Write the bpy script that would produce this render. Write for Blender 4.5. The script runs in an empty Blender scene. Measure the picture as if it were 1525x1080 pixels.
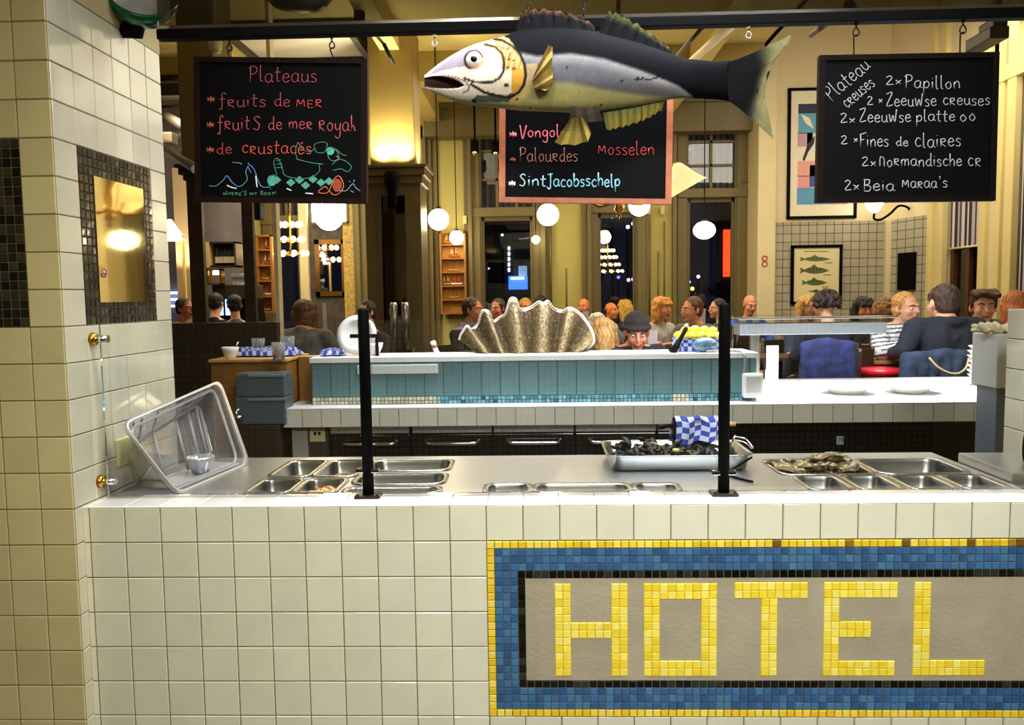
import bpy, bmesh, math, random
from mathutils import Vector, Matrix
random.seed(7)
PI = math.pi
SC = bpy.context.scene
COL = SC.collection

# ------------------------------------------------------------------ camera
FPX, CW, CH = 1217.2, 1525.0, 1080.0
CAMP = Vector((0.273, -2.4003, 1.5685))
_p, _y, _r = 0.0794, 0.0328, -0.0144
_f = Vector((-math.sin(_y) * math.cos(_p), math.cos(_y) * math.cos(_p), -math.sin(_p)))
_rt = Vector((math.cos(_y), math.sin(_y), 0))
_up = _rt.cross(_f)
RR = math.cos(_r) * _rt + math.sin(_r) * _up
UU = -math.sin(_r) * _rt + math.cos(_r) * _up
cam_data = bpy.data.cameras.new('camera')
cam_data.sensor_width = 36.0
cam_data.lens = FPX / CW * 36.0
cam_data.clip_start = 0.05
cam = bpy.data.objects.new('camera', cam_data)
COL.objects.link(cam)
m3 = Matrix((RR, UU, -_f)).transposed()
cam.matrix_world = Matrix.Translation(CAMP) @ m3.to_4x4()
SC.camera = cam

# ------------------------------------------------------------------ world, exposure, large lights
SC.view_settings.view_transform = 'Standard'
SC.view_settings.look = 'None'
SC.view_settings.gamma = 1.0
SC.view_settings.exposure = 0.5
SC.view_settings.use_curve_mapping = False
SC.cycles.max_bounces = 8
SC.cycles.transparent_max_bounces = 16
SC.cycles.caustics_reflective = False
SC.cycles.caustics_refractive = False
SC.cycles.sample_clamp_indirect = 6.0
wd = bpy.data.worlds.new('night')
SC.world = wd
wd.use_nodes = True
wd.node_tree.nodes['Background'].inputs[0].default_value = (0.004, 0.005, 0.012, 1)
wd.node_tree.nodes['Background'].inputs[1].default_value = 1.0


def area(name, loc, size, power, color, target=None, size_y=None, spread=None):
    l = bpy.data.lights.new(name, 'AREA')
    l.energy = power
    l.color = color
    l.shape = 'RECTANGLE'
    l.size = size
    l.size_y = size_y or size
    if spread:
        l.spread = spread
    o = bpy.data.objects.new(name, l)
    COL.objects.link(o)
    o.location = loc
    if target is not None:
        o.rotation_euler = (Vector(target) - Vector(loc)).to_track_quat('-Z', 'Y').to_euler()
    return o


def spot(name, loc, target, power, color, angle, blend=0.5, radius=0.04):
    l = bpy.data.lights.new(name, 'SPOT')
    l.energy = power
    l.color = color
    l.spot_size = math.radians(angle)
    l.spot_blend = blend
    l.shadow_soft_size = radius
    o = bpy.data.objects.new(name, l)
    COL.objects.link(o)
    o.location = loc
    o.rotation_euler = (Vector(target) - Vector(loc)).to_track_quat('-Z', 'Y').to_euler()
    return o


WARM = (1.0, 0.85, 0.60)
SOFT = (1.0, 0.90, 0.72)
COOL = (0.94, 0.97, 1.0)
# foyer: ceiling lamps behind and above the visitor, plus an added back fill
area('foyer_light', (1.3, -2.6, 3.2), 1.6, 38, (1.0, 0.985, 0.88), (0.9, 0, 0.7), 1.0, math.radians(84))
area('foyer_light_left', (-0.3, -2.2, 3.2), 0.9, 9, (1.0, 0.90, 0.64), (-0.9, 0, 1.3), 0.9, math.radians(82))
area('foyer_back_fill', (0.2, -4.3, 3.2), 3.0, 26, SOFT, (0.2, -5.6, 1.5), 0.4)  # added fill: brightens the back wall so the glass reflects it
# display spots over the fish counter
area('counter_light', (0.45, 0.62, 3.0), 2.2, 46, COOL, (0.2, 0.45, 0.95), 0.12)
area('ledge_light', (0.5, -0.15, 3.0), 2.4, 16, COOL, (0.5, 0.12, 0.95), 0.1, math.radians(90))
spot('fish_spot', (-0.1, -1.5, 2.98), (0.1, 0.1, 2.2), 24, COOL, 26, 0.8)
# overhead lights over the pass
area('pass_light', (2.1, 2.7, 2.9), 1.6, 70, COOL, (2.2, 2.9, 0.95), 0.5, math.radians(110))
area('pass_light_middle', (0.4, 2.2, 2.9), 2.2, 30, COOL, (0.4, 2.5, 1.2), 0.2, math.radians(110))
# added dining room fill from above, where no real lamps hang
area('dining_fill', (0.95, 5.6, 3.7), 3.2, 44, WARM, (0.95, 5.6, 0), 3.4)
area('dining_fill_right', (3.7, 5.4, 3.9), 2.0, 40, (1.0, 0.90, 0.70), (4.0, 6.8, 1.0), 1.6)
area('dining_fill_left', (-2.3, 6.6, 3.7), 1.3, 40, WARM, (-2.0, 7.2, 1), 1.3)


# ------------------------------------------------------------------ pixel rays
def ray(px, py):
    return RR * ((px - CW / 2) / FPX) - UU * ((py - CH / 2) / FPX) + _f


def at(px, py, Y):
    d = ray(px, py)
    return CAMP + d * ((Y - CAMP.y) / d.y)


def onz(px, py, z):
    d = ray(px, py)
    return CAMP + d * ((z - CAMP.z) / d.z)


def onx(px, py, x):
    d = ray(px, py)
    return CAMP + d * ((x - CAMP.x) / d.x)


def mpp(Y):
    """metres per photo pixel at depth Y"""
    return (Y - CAMP.y) / FPX


# ------------------------------------------------------------------ materials
MATS = {}


def srgb(r, g, b):
    def c(v):
        v /= 255.0
        return v / 12.92 if v <= 0.04045 else ((v + 0.055) / 1.055) ** 2.4
    return (c(r), c(g), c(b), 1)


def mat(name, col=(200, 200, 200), rough=0.5, metal=0.0, var=0.0, vscale=20.0, bump=0.0, bscale=80.0, vc=False,
        emit=None, estr=0.0, stretch=None, coat=0.0, spec=None, sheen=0.0, trans=0.0):
    if name in MATS:
        return MATS[name]
    m = bpy.data.materials.new(name)
    m.use_nodes = True
    nt = m.node_tree
    b = nt.nodes['Principled BSDF']
    rgb = srgb(*col) if len(col) == 3 else col
    b.inputs['Base Color'].default_value = rgb
    b.inputs['Roughness'].default_value = rough
    b.inputs['Metallic'].default_value = metal
    b.inputs['Coat Weight'].default_value = coat
    if spec is not None:
        b.inputs['Specular IOR Level'].default_value = spec
    if sheen:
        b.inputs['Sheen Weight'].default_value = sheen
    if trans:
        b.inputs['Transmission Weight'].default_value = trans
    src = None
    if vc:
        a = nt.nodes.new('ShaderNodeVertexColor')
        a.layer_name = 'Col'
        src = a.outputs['Color']
        nt.links.new(src, b.inputs['Base Color'])
    if var or bump:
        tc = nt.nodes.new('ShaderNodeTexCoord')
        vec = tc.outputs['Object']
        if stretch:
            mp = nt.nodes.new('ShaderNodeMapping')
            mp.inputs['Scale'].default_value = stretch
            nt.links.new(vec, mp.inputs['Vector'])
            vec = mp.outputs['Vector']
    if var:
        n = nt.nodes.new('ShaderNodeTexNoise')
        n.inputs['Scale'].default_value = vscale
        n.inputs['Detail'].default_value = 5.0
        nt.links.new(vec, n.inputs['Vector'])
        mr = nt.nodes.new('ShaderNodeMapRange')
        mr.inputs['From Min'].default_value = 0.3
        mr.inputs['From Max'].default_value = 0.7
        mr.inputs['To Min'].default_value = 1.0 - var
        mr.inputs['To Max'].default_value = 1.0 + var * 0.6
        nt.links.new(n.outputs['Fac'], mr.inputs['Value'])
        mx = nt.nodes.new('ShaderNodeVectorMath')
        mx.operation = 'SCALE'
        if src:
            nt.links.new(src, mx.inputs[0])
        else:
            mx.inputs[0].default_value = rgb[:3]
        nt.links.new(mr.outputs['Result'], mx.inputs['Scale'])
        nt.links.new(mx.outputs['Vector'], b.inputs['Base Color'])
    if bump:
        n2 = nt.nodes.new('ShaderNodeTexNoise')
        n2.inputs['Scale'].default_value = bscale
        n2.inputs['Detail'].default_value = 3.0
        nt.links.new(vec, n2.inputs['Vector'])
        bp = nt.nodes.new('ShaderNodeBump')
        bp.inputs['Strength'].default_value = bump
        bp.inputs['Distance'].default_value = 0.01
        nt.links.new(n2.outputs['Fac'], bp.inputs['Height'])
        nt.links.new(bp.outputs['Normal'], b.inputs['Normal'])
    if emit:
        b.inputs['Emission Color'].default_value = srgb(*emit)
        b.inputs['Emission Strength'].default_value = estr
    MATS[name] = m
    return m


def glass_mat(name, tint=(1, 1, 1), ior=1.5, rough=0.0, gain=1.0, veil=0.0, veilcol=(0.8, 0.8, 0.8)):
    """thin clear sheet: lets light straight through, mirrors by its Fresnel term"""
    m = bpy.data.materials.new(name)
    m.use_nodes = True
    nt = m.node_tree
    for n in list(nt.nodes):
        nt.nodes.remove(n)
    out = nt.nodes.new('ShaderNodeOutputMaterial')
    tr = nt.nodes.new('ShaderNodeBsdfTransparent')
    tr.inputs['Color'].default_value = (*tint, 1)
    gl = nt.nodes.new('ShaderNodeBsdfGlossy')
    gl.inputs['Roughness'].default_value = rough
    gl.inputs['Color'].default_value = (1, 1, 1, 1)
    fr = nt.nodes.new('ShaderNodeFresnel')
    fr.inputs['IOR'].default_value = ior
    mu = nt.nodes.new('ShaderNodeMath')
    mu.operation = 'MULTIPLY'
    mu.use_clamp = True
    mu.inputs[1].default_value = gain
    nt.links.new(fr.outputs['Fac'], mu.inputs[0])
    mx = nt.nodes.new('ShaderNodeMixShader')
    nt.links.new(mu.outputs['Value'], mx.inputs['Fac'])
    nt.links.new(tr.outputs['BSDF'], mx.inputs[1])
    nt.links.new(gl.outputs['BSDF'], mx.inputs[2])
    last = mx
    if veil:
        df = nt.nodes.new('ShaderNodeBsdfDiffuse')
        df.inputs['Color'].default_value = (*veilcol, 1)
        m2 = nt.nodes.new('ShaderNodeMixShader')
        m2.inputs['Fac'].default_value = veil
        nt.links.new(mx.outputs['Shader'], m2.inputs[1])
        nt.links.new(df.outputs['BSDF'], m2.inputs[2])
        last = m2
    nt.links.new(last.outputs['Shader'], out.inputs['Surface'])
    MATS[name] = m
    return m


def emis(name, col, s):
    return mat(name, col, 0.4, emit=col, estr=s)


# ------------------------------------------------------------------ mesh builder
class MB:
    def __init__(self):
        self.v = []
        self.f = []
        self.c = []
        self.mi = []
        self.sm = []
        self.col = (1, 1, 1, 1)
        self.mat_i = 0

    def setc(self, *rgb):
        self.col = srgb(*rgb) if len(rgb) == 3 else rgb
        return self

    def face(self, idx, smooth=False, col=None):
        self.f.append(tuple(idx))
        self.c.append(col or self.col)
        self.mi.append(self.mat_i)
        self.sm.append(smooth)

    def pt(self, p):
        self.v.append((p[0], p[1], p[2]))
        return len(self.v) - 1

    def quad(self, a, b, c, d, smooth=False, col=None):
        self.face([self.pt(a), self.pt(b), self.pt(c), self.pt(d)], smooth, col)

    def poly(self, pts, col=None):
        self.face([self.pt(p) for p in pts], False, col)

    def box(self, lo, hi, M=None, bev=0.0):
        x0, y0, z0 = lo
        x1, y1, z1 = hi
        if bev <= 0:
            P = [(x0, y0, z0), (x1, y0, z0), (x1, y1, z0), (x0, y1, z0), (x0, y0, z1), (x1, y0, z1), (x1, y1, z1), (x0, y1, z1)]
            if M:
                P = [M @ Vector(p) for p in P]
            n = len(self.v)
            for p in P:
                self.pt(p)
            for q in ((0, 3, 2, 1), (4, 5, 6, 7), (0, 1, 5, 4), (1, 2, 6, 5), (2, 3, 7, 6), (3, 0, 4, 7)):
                self.face([n + i for i in q])
            return self
        bm = bmesh.new()
        bmesh.ops.create_cube(bm, size=1.0)
        for v in bm.verts:
            v.co = Vector(((x0 + x1) / 2 + v.co.x * (x1 - x0), (y0 + y1) / 2 + v.co.y * (y1 - y0), (z0 + z1) / 2 + v.co.z * (z1 - z0)))
        bev = min(bev, (x1 - x0) * .49, (y1 - y0) * .49, (z1 - z0) * .49)
        bmesh.ops.bevel(bm, geom=bm.edges[:], offset=bev, segments=2, affect='EDGES', profile=0.6)
        self.bm(bm, M, smooth=False)
        return self

    def bm(self, bm, M=None, smooth=True):
        n = len(self.v)
        bm.verts.index_update()
        for v in bm.verts:
            self.pt(M @ v.co if M else v.co)
        for f in bm.faces:
            self.face([n + v.index for v in f.verts], smooth)
        bm.free()

    def rings(self, rings, closed=True, cap0=True, cap1=True, smooth=True, cols=None, loop=False):
        n0 = len(self.v)
        k = len(rings[0])
        for r in rings:
            for p in r:
                self.pt(p)
        R_ = len(rings)
        for i in range(R_ if loop else R_ - 1):
            i2 = (i + 1) % R_
            for j in range(k if closed else k - 1):
                j2 = (j + 1) % k
                self.face([n0 + i * k + j, n0 + i * k + j2, n0 + i2 * k + j2, n0 + i2 * k + j], smooth, cols(i, j) if cols else None)
        if cap0 and not loop:
            self.face([n0 + j for j in range(k)][::-1], False)
        if cap1 and not loop:
            self.face([n0 + (R_ - 1) * k + j for j in range(k)], False)
        return self

    def tube(self, path, r, seg=8, closed=False, caps=True):
        path = [Vector(p) for p in path]
        n = len(path)
        rs = r if isinstance(r, (list, tuple)) else [r] * n
        rings = []
        prev = None
        for i, p in enumerate(path):
            if closed:
                t = path[(i + 1) % n] - path[i - 1]
            else:
                t = path[min(i + 1, n - 1)] - path[max(i - 1, 0)]
            t = t.normalized() if t.length > 1e-9 else Vector((0, 0, 1))
            if prev is None:
                a = Vector((0, 0, 1)) if abs(t.z) < 0.9 else Vector((1, 0, 0))
                u = t.cross(a).normalized()
            else:
                u = (prev - t * prev.dot(t)).normalized()
            prev = u
            w = t.cross(u)
            rings.append([p + (u * math.cos(2 * PI * j / seg) + w * math.sin(2 * PI * j / seg)) * rs[i] for j in range(seg)])
        self.rings(rings, True, caps, caps, True, None, closed)
        return self

    def cyl(self, p, q, r, r2=None, seg=20):
        return self.tube([p, q], [r, r if r2 is None else r2], seg)

    def lathe(self, prof, o=(0, 0, 0), seg=28, M=None, caps=True):
        o = Vector(o)
        rings = []
        for r, z in prof:
            ring = [Vector((r * math.cos(2 * PI * j / seg), r * math.sin(2 * PI * j / seg), z)) for j in range(seg)]
            rings.append([o + (M @ p if M else p) for p in ring])
        return self.rings(rings, True, caps, caps)

    def sphere(self, c, r, seg=20, rings=12, sc=(1, 1, 1), M=None):
        c = Vector(c)
        rg = []
        for i in range(1, rings):
            a = PI * i / rings
            ring = [Vector((r * sc[0] * math.sin(a) * math.cos(2 * PI * j / seg), r * sc[1] * math.sin(a) * math.sin(2 * PI * j / seg), -r * sc[2] * math.cos(a))) for j in range(seg)]
            rg.append([c + (M @ p if M else p) for p in ring])
        n0 = len(self.v)
        self.rings(rg, True, False, False)
        b = self.pt(c + (M @ Vector((0, 0, -r * sc[2])) if M else Vector((0, 0, -r * sc[2]))))
        t = self.pt(c + (M @ Vector((0, 0, r * sc[2])) if M else Vector((0, 0, r * sc[2]))))
        L = n0 + (rings - 2) * seg
        for j in range(seg):
            self.face([n0 + (j + 1) % seg, n0 + j, b], True)
            self.face([L + j, L + (j + 1) % seg, t], True)
        return self

    def prism(self, poly, d, axis_o, U, V, N):
        """extrude a 2-D outline (u,v) by d along N"""
        U, V, N, O = Vector(U), Vector(V), Vector(N), Vector(axis_o)
        a = [O + U * u + V * v for u, v in poly]
        b = [p + N * d for p in a]
        n = len(poly)
        i0 = [self.pt(p) for p in a]
        i1 = [self.pt(p) for p in b]
        self.face(i0[::-1])
        self.face(i1)
        for j in range(n):
            k = (j + 1) % n
            self.face([i0[j], i0[k], i1[k], i1[j]])
        return self

    def build(self, name, mats, parent=None, origin=None, loc=None):
        if origin is None:
            origin = Vector(parent['_o']) if parent is not None and '_o' in parent else Vector((0, 0, 0))
            if parent is not None and '_o' not in parent:
                origin = Vector(parent.get('_w', (0, 0, 0)))
        o_ = Vector(origin)
        me = bpy.data.meshes.new(name)
        me.from_pydata([(v[0] - o_.x, v[1] - o_.y, v[2] - o_.z) for v in self.v], [], self.f)
        if not isinstance(mats, (list, tuple)):
            mats = [mats]
        for m_ in mats:
            me.materials.append(m_)
        me.polygons.foreach_set('material_index', self.mi)
        me.polygons.foreach_set('use_smooth', self.sm)
        ca = me.color_attributes.new('Col', 'FLOAT_COLOR', 'CORNER')
        flat = []
        for f, c in zip(self.f, self.c):
            flat.extend(list(c) * len(f))
        ca.data.foreach_set('color', flat)
        me.validate()
        me.update()
        ob = bpy.data.objects.new(name, me)
        COL.objects.link(ob)
        if parent is not None:
            ob.parent = parent
            ob['_o'] = tuple(o_)
        else:
            ob.location = o_
            ob['_o'] = tuple(o_)
        return ob


def thing(name, label, cat, loc=(0, 0, 0), rotz=0.0, group=None, org=None):
    o = bpy.data.objects.new(name, None)
    COL.objects.link(o)
    o.empty_display_size = 0.05
    o.location = loc
    o.rotation_euler = (0, 0, rotz)
    o['label'] = label
    o['category'] = cat
    if group:
        o['group'] = group
    o['_o'] = tuple(org if org is not None else loc)
    return o


def tag(o, label, cat, group=None):
    o['label'] = label
    o['category'] = cat
    if group:
        o['group'] = group
    return o


def struct(o):
    o['kind'] = 'structure'
    return o


def copy_tree(o, parent=None):
    c = o.copy()
    COL.objects.link(c)
    if parent is not None:
        c.parent = parent
    for ch in list(o.children):
        copy_tree(ch, c)
    return c


def base_of(mb):
    xs = [v[0] for v in mb.v]
    ys = [v[1] for v in mb.v]
    zs = [v[2] for v in mb.v]
    return ((min(xs) + max(xs)) / 2, (min(ys) + max(ys)) / 2, min(zs))


def lone(mb, name, mats, label, cat, group=None):
    return tag(mb.build(name, mats, None, base_of(mb)), label, cat, group)


def rot_at(p, ax, ang):
    p = Vector(p)
    return Matrix.Translation(p) @ Matrix.Rotation(ang, 4, ax) @ Matrix.Translation(-p)


def spline(pts, n=6, closed=False):
    """Catmull-Rom through points"""
    P = [Vector(p) for p in pts]
    if len(P) < 3:
        return P
    out = []
    m_ = len(P)
    for i in range(m_ if closed else m_ - 1):
        p0 = P[(i - 1) % m_] if closed or i > 0 else P[0] * 2 - P[1]
        p1 = P[i]
        p2 = P[(i + 1) % m_]
        p3 = P[(i + 2) % m_] if closed or i + 2 < m_ else P[m_ - 1] * 2 - P[m_ - 2]
        for k in range(n):
            t = k / n
            out.append(0.5 * ((2 * p1) + (p2 - p0) * t + (2 * p0 - 5 * p1 + 4 * p2 - p3) * t * t + (3 * p1 - p0 - 3 * p2 + p3) * t ** 3))
    if not closed:
        out.append(P[-1])
    return out


def rrect(x0, x1, y0, y1, r, n=5):
    out = []
    for cx, cy, a0 in ((x1 - r, y1 - r, 0), (x0 + r, y1 - r, 90), (x0 + r, y0 + r, 180), (x1 - r, y0 + r, 270)):
        for k in range(n + 1):
            a = math.radians(a0 + 90 * k / n)
            out.append((cx + r * math.cos(a), cy + r * math.sin(a)))
    return out


def tiles(mb, O, U, V, us, vs, g=0.0022, h=0.003, col=(214, 208, 182), var=0.05, skip=None, ti=0, gi=1, gcol=(92, 84, 62), tint=None, back=True):
    """glazed tiles standing proud of a grout bed; us/vs are the joint positions"""
    O, U, V = Vector(O), Vector(U), Vector(V)
    N = U.cross(V).normalized()
    e = min(0.0025, g * 1.0)
    base = srgb(*col)
    for i in range(len(us) - 1):
        for j in range(len(vs) - 1):
            if skip and skip((us[i] + us[i + 1]) / 2, (vs[j] + vs[j + 1]) / 2):
                continue
            a, b, c, d = us[i] + g / 2, us[i + 1] - g / 2, vs[j] + g / 2, vs[j + 1] - g / 2
            k = 1 + random.uniform(-var, var)
            w = random.uniform(-var, var) * 0.5
            cc = (min(1, base[0] * k), min(1, base[1] * k), min(1, base[2] * (k + w)), 1)
            if tint:
                cc = tint(us[i], vs[j], cc)
            P = [O + U * a + V * c, O + U * b + V * c, O + U * b + V * d, O + U * a + V * d]
            tl = [random.uniform(-0.0004, 0.0004) for _ in range(4)]
            Q = [O + U * (a + e) + V * (c + e), O + U * (b - e) + V * (c + e), O + U * (b - e) + V * (d - e), O + U * (a + e) + V * (d - e)]
            Q = [q + N * (h + t) for q, t in zip(Q, tl)]
            i0 = [mb.pt(p) for p in P]
            i1 = [mb.pt(p) for p in Q]
            mb.mat_i = ti
            mb.face(i1, False, cc)
            for m_ in range(4):
                n_ = (m_ + 1) % 4
                mb.face([i0[m_], i0[n_], i1[n_], i1[m_]], False, cc)
    if back:
        mb.mat_i = gi
        mb.setc(*gcol)
        u0, u1, v0, v1 = us[0], us[-1], vs[0], vs[-1]
        mb.quad(O + U * u0 + V * v0, O + U * u1 + V * v0, O + U * u1 + V * v1, O + U * u0 + V * v1)
    mb.mat_i = 0


def frange(a, b, step):
    out = [a]
    while out[-1] + step < b - 1e-6:
        out.append(out[-1] + step)
    out.append(b)
    return out


M_TILE = mat('glazed_tile', rough=0.16, vc=True, coat=0.3, var=0.05, vscale=9.0)
M_GROUT = mat('grout', rough=0.9, vc=True)
M_BLACK = mat('black_paint', (7, 7, 7), 0.6, spec=.06)
M_DARKWOOD = mat('dark_stained_wood', (52, 26, 18), 0.42, var=0.35, vscale=30, stretch=(1, 1, 12))
M_STEEL = mat('brushed_steel', (206, 208, 211), 0.36, 1.0, var=0.16, vscale=60, stretch=(1, 14, 1), bump=0.02, bscale=200)
M_STEELP = mat('polished_steel', (186, 187, 186), 0.22, 1.0)
M_CHROME = mat('chrome', (220, 220, 220), 0.08, 1.0)
M_BRASS = mat('brass', (196, 150, 60), 0.25, 1.0)
M_GLASS = glass_mat('sheet_glass', (0.985, 0.995, 0.99), 1.5, 0.0, 1.35)
M_PORC = mat('white_porcelain', (236, 235, 230), 0.15, coat=0.4)
M_STONE = mat('white_stone', (232, 232, 230), 0.3, var=0.03, vscale=12)
M_PLASTER = mat('plaster', (196, 180, 132), 0.85, var=0.04, vscale=3, bump=0.05, bscale=60)
M_OLIVE = mat('olive_yellow_paint', (196, 176, 92), 0.7, var=0.05, vscale=2)
M_FRAMEOL = mat('olive_frame_paint', (112, 100, 60), 0.5, var=0.06, vscale=4)
M_CREAM = mat('cream_paint', (222, 208, 168), 0.6, var=0.04, vscale=3)
M_VC = mat('painted', rough=0.6, vc=True)
M_VCG = mat('painted_glossy', rough=0.22, vc=True)
TW, TH = 0.11, 0.1092
# ================================================================== SETTING: tiled front
ZT = 0.95
PX = -1.1205           # side face of the left pillar
PYF, PYB = -0.04, 0.665
ROW = lambda i: 2.375 - i * TH


def pill_tint(u, v, c):
    return c


# left pillar: front face, side face
mb = MB()
rows = [ROW(i) for i in range(22, -2, -1)]
us = [-1.75 - 0.11, -1.75, -1.64, -1.53, -1.42, -1.327, -1.222, PX]
tiles(mb, (0, PYF, 0), (1, 0, 0), (0, 0, 1), us, rows, col=(210, 198, 150), var=0.07,
      skip=lambda u, v: u < -1.222 and 1.501 < v < 2.047)
sus = [PYF + 0.1175 * k for k in range(7)]
tiles(mb, (PX, 0, 0), (0, 1, 0), (0, 0, 1), sus, rows, col=(218, 212, 186), var=0.05,
      skip=lambda u, v: sus[1] < u < sus[5] and 1.501 < v < 2.047)
# dark mosaic fields
dk = lambda u, v, c: random.choice([srgb(20, 18, 14), srgb(34, 32, 26), srgb(48, 44, 34), srgb(26, 30, 26), srgb(60, 54, 38)])
nu = [sus[1] + (sus[5] - sus[1]) * k / 17 for k in range(18)]
nv = [1.501 + 0.546 * k / 20 for k in range(21)]
tiles(mb, (PX, 0, 0), (0, 1, 0), (0, 0, 1), nu, nv, g=0.0022, h=0.003, tint=dk, gcol=(58, 52, 40), back=False)
nu2 = [-1.86 + 0.638 * k / 24 for k in range(25)]
def dk2(u, v, c):
    if u < -1.345 and 1.63 < v < 1.93:
        return random.choice([srgb(90, 160, 160), srgb(110, 180, 176), srgb(70, 140, 142)])
    return dk(u, v, c)
tiles(mb, (0, PYF, 0), (1, 0, 0), (0, 0, 1), nu2, nv, tint=dk2, back=False)
# rear and far faces of the pillar, plaster band above the tiles
mb.mat_i = 2
mb.setc(206, 196, 160)
mb.box((-1.86, PYF + 0.001, -0.05), (PX - 0.001, PYB, ROW(-1)))
mb.box((-1.86, PYF - 0.001, ROW(-1)), (PX + 0.004, PYB, 3.2))
struct(mb.build('wall_left', [M_TILE, M_GROUT, M_PLASTER]))

# right pillar, side face towards the counter
mb = MB()
tiles(mb, (2.0, 0, 0), (0, -1, 0), (0, 0, 1), [-u for u in sus[::-1]], [r for r in rows if r < 1.52], col=(214, 208, 182))
mb.mat_i = 2
mb.setc(206, 200, 180)
mb.box((2.001, PYF, -0.05), (2.7, PYB, 1.501))
struct(mb.build('wall_right', [M_TILE, M_GROUT, M_PLASTER]))

# counter front and ledge
mb = MB()
XL = PX + 0.001
us = [XL, -1.0985] + [-1.1 + TW * k + 0.011 for k in range(1, 29)] + [2.0]
us = [XL, -1.0995] + [TW * k for k in range(-9, 19)] + [2.0]
zr = [ZT - TH * k for k in range(9, -1, -1)]
tiles(mb, (0, 0, 0), (1, 0, 0), (0, 0, 1), us, zr, col=(228, 227, 206), var=0.035,
      skip=lambda u, v: u > TW and ZT - 6 * TH < v < ZT - TH)
tiles(mb, (0, -0.003, ZT), (1, 0, 0), (0, 1, 0), us, [0.0, 0.115, 0.155], h=0.003, col=(244, 244, 242), var=0.015, gcol=(150, 146, 136))
mb.mat_i = 2
mb.box((PX, 0.002, -0.05), (2.0, 0.155, ZT - 0.001))
struct(mb.build('wall_counter', [M_TILE, M_GROUT, M_PLASTER]))

# ------------------------------------------------------------------ mosaic sign
sg = thing('mosaic_sign', 'long blue and yellow mosaic sign panel reading HOTEL on the white tiled counter front', 'sign', (1.0, 0.0, ZT - 6 * TH))
SX0, SX1 = TW, 2.0
SZ1, SZ0 = ZT - TH, ZT - 6 * TH
ts = 0.02295
M_MOS = mat('mosaic_glass', rough=0.2, vc=True, coat=0.35)


def mosaic(name, rects, pal, label=None):
    b = MB()
    for x0, x1, z0, z1, nx, nz in rects:
        tiles(b, (0, -0.0022, 0), (1, 0, 0), (0, 0, 1), [x0 + (x1 - x0) * k / nx for k in range(nx + 1)],
              [z0 + (z1 - z0) * k / nz for k in range(nz + 1)], g=0.0017, h=0.0035, tint=pal, back=False)
    o = b.build(name, [M_MOS], sg)
    if label:
        o['label'] = label
    return o


def pal(*cs):
    cs = [srgb(*c) for c in cs]

    def f(u, v, c):
        k = random.choice(cs)
        q = random.uniform(0.95, 1.05)
        return (min(1, k[0] * q), min(1, k[1] * q), min(1, k[2] * q), 1)
    return f


bed = MB()
bed.setc(104, 98, 74)
bed.box((SX0, -0.0022, SZ0), (SX1, 0.0, SZ1))
bed.build('grout_bed', M_GROUT, sg)


def yel_frame(u, v, c):
    if u > 0.9 and v > 0.7 and random.random() < min(0.8, (u - 0.8) * 0.8):
        return random.choice([srgb(150, 116, 28), srgb(120, 92, 24), srgb(176, 138, 34), srgb(228, 190, 40)])
    return pal((248, 216, 66), (244, 206, 52), (238, 198, 46), (250, 226, 98))(u, v, c)


n_l = 80
mosaic('yellow_border', [(SX0, SX1, SZ1 - ts, SZ1, n_l, 1), (SX0, SX1, SZ0, SZ0 + ts, n_l, 1), (SX0, SX0 + ts, SZ0 + ts, SZ1 - ts, 1, 22)], yel_frame)
blue = pal((54, 98, 148), (60, 106, 156), (50, 90, 138), (66, 114, 164), (72, 122, 164))
a = SX0 + ts
mosaic('blue_border', [(a, SX1, SZ1 - 4 * ts, SZ1 - ts, n_l - 1, 3), (a, SX1, SZ0 + ts, SZ0 + 4 * ts, n_l - 1, 3), (a, a + 3 * ts, SZ0 + 4 * ts, SZ1 - 4 * ts, 3, 16)], blue)
blk = pal((16, 15, 14), (24, 22, 18), (12, 11, 10), (20, 22, 20), (46, 52, 48))
a2 = a + 3 * ts
mosaic('black_line', [(a2, SX1, SZ1 - 5 * ts, SZ1 - 4 * ts, n_l - 4, 1), (a2, SX1, SZ0 + 4 * ts, SZ0 + 5 * ts, n_l - 4, 1), (a2, a2 + ts, SZ0 + 5 * ts, SZ1 - 5 * ts, 1, 14)], blk)
pl = MB()
pl.setc(150, 138, 110)
pl.quad((a2 + ts, -0.004, SZ0 + 5 * ts), (SX1, -0.004, SZ0 + 5 * ts), (SX1, -0.004, SZ1 - 5 * ts), (a2 + ts, -0.004, SZ1 - 5 * ts))
pl.build('cement_field', mat('worn_cement', (172, 162, 140), 0.7, var=0.13, vscale=6, bump=0.12, bscale=90), sg)


def su(u):
    return at(660 + u / 1.763, 930, 0).x


def sv(v):
    return SZ1 - (v - 113) / 464.0 * 5 * TH


def letter(rects, label):
    cols = pal((252, 232, 90), (250, 226, 72), (248, 218, 58), (253, 238, 118))
    R_ = []
    for u0, u1, v0, v1 in rects:
        nx = max(2, round((su(u1) - su(u0)) / 0.0238))
        nz = max(2, round((sv(v0) - sv(v1)) / 0.0236))
        R_.append((su(u0), su(u1), sv(v1), sv(v0), nx, nz))
    b = MB()
    for x0, x1, z0, z1, nx, nz in R_:
        tiles(b, (0, -0.0042, 0), (1, 0, 0), (0, 0, 1), [x0 + (x1 - x0) * k / nx for k in range(nx + 1)],
              [z0 + (z1 - z0) * k / nz for k in range(nz + 1)], g=0.0013, h=0.0024, tint=cols, gcol=(190, 166, 60), gi=1)
    o = b.build('letter', [M_MOS, M_GROUT], sg)
    o['label'] = label


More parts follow.
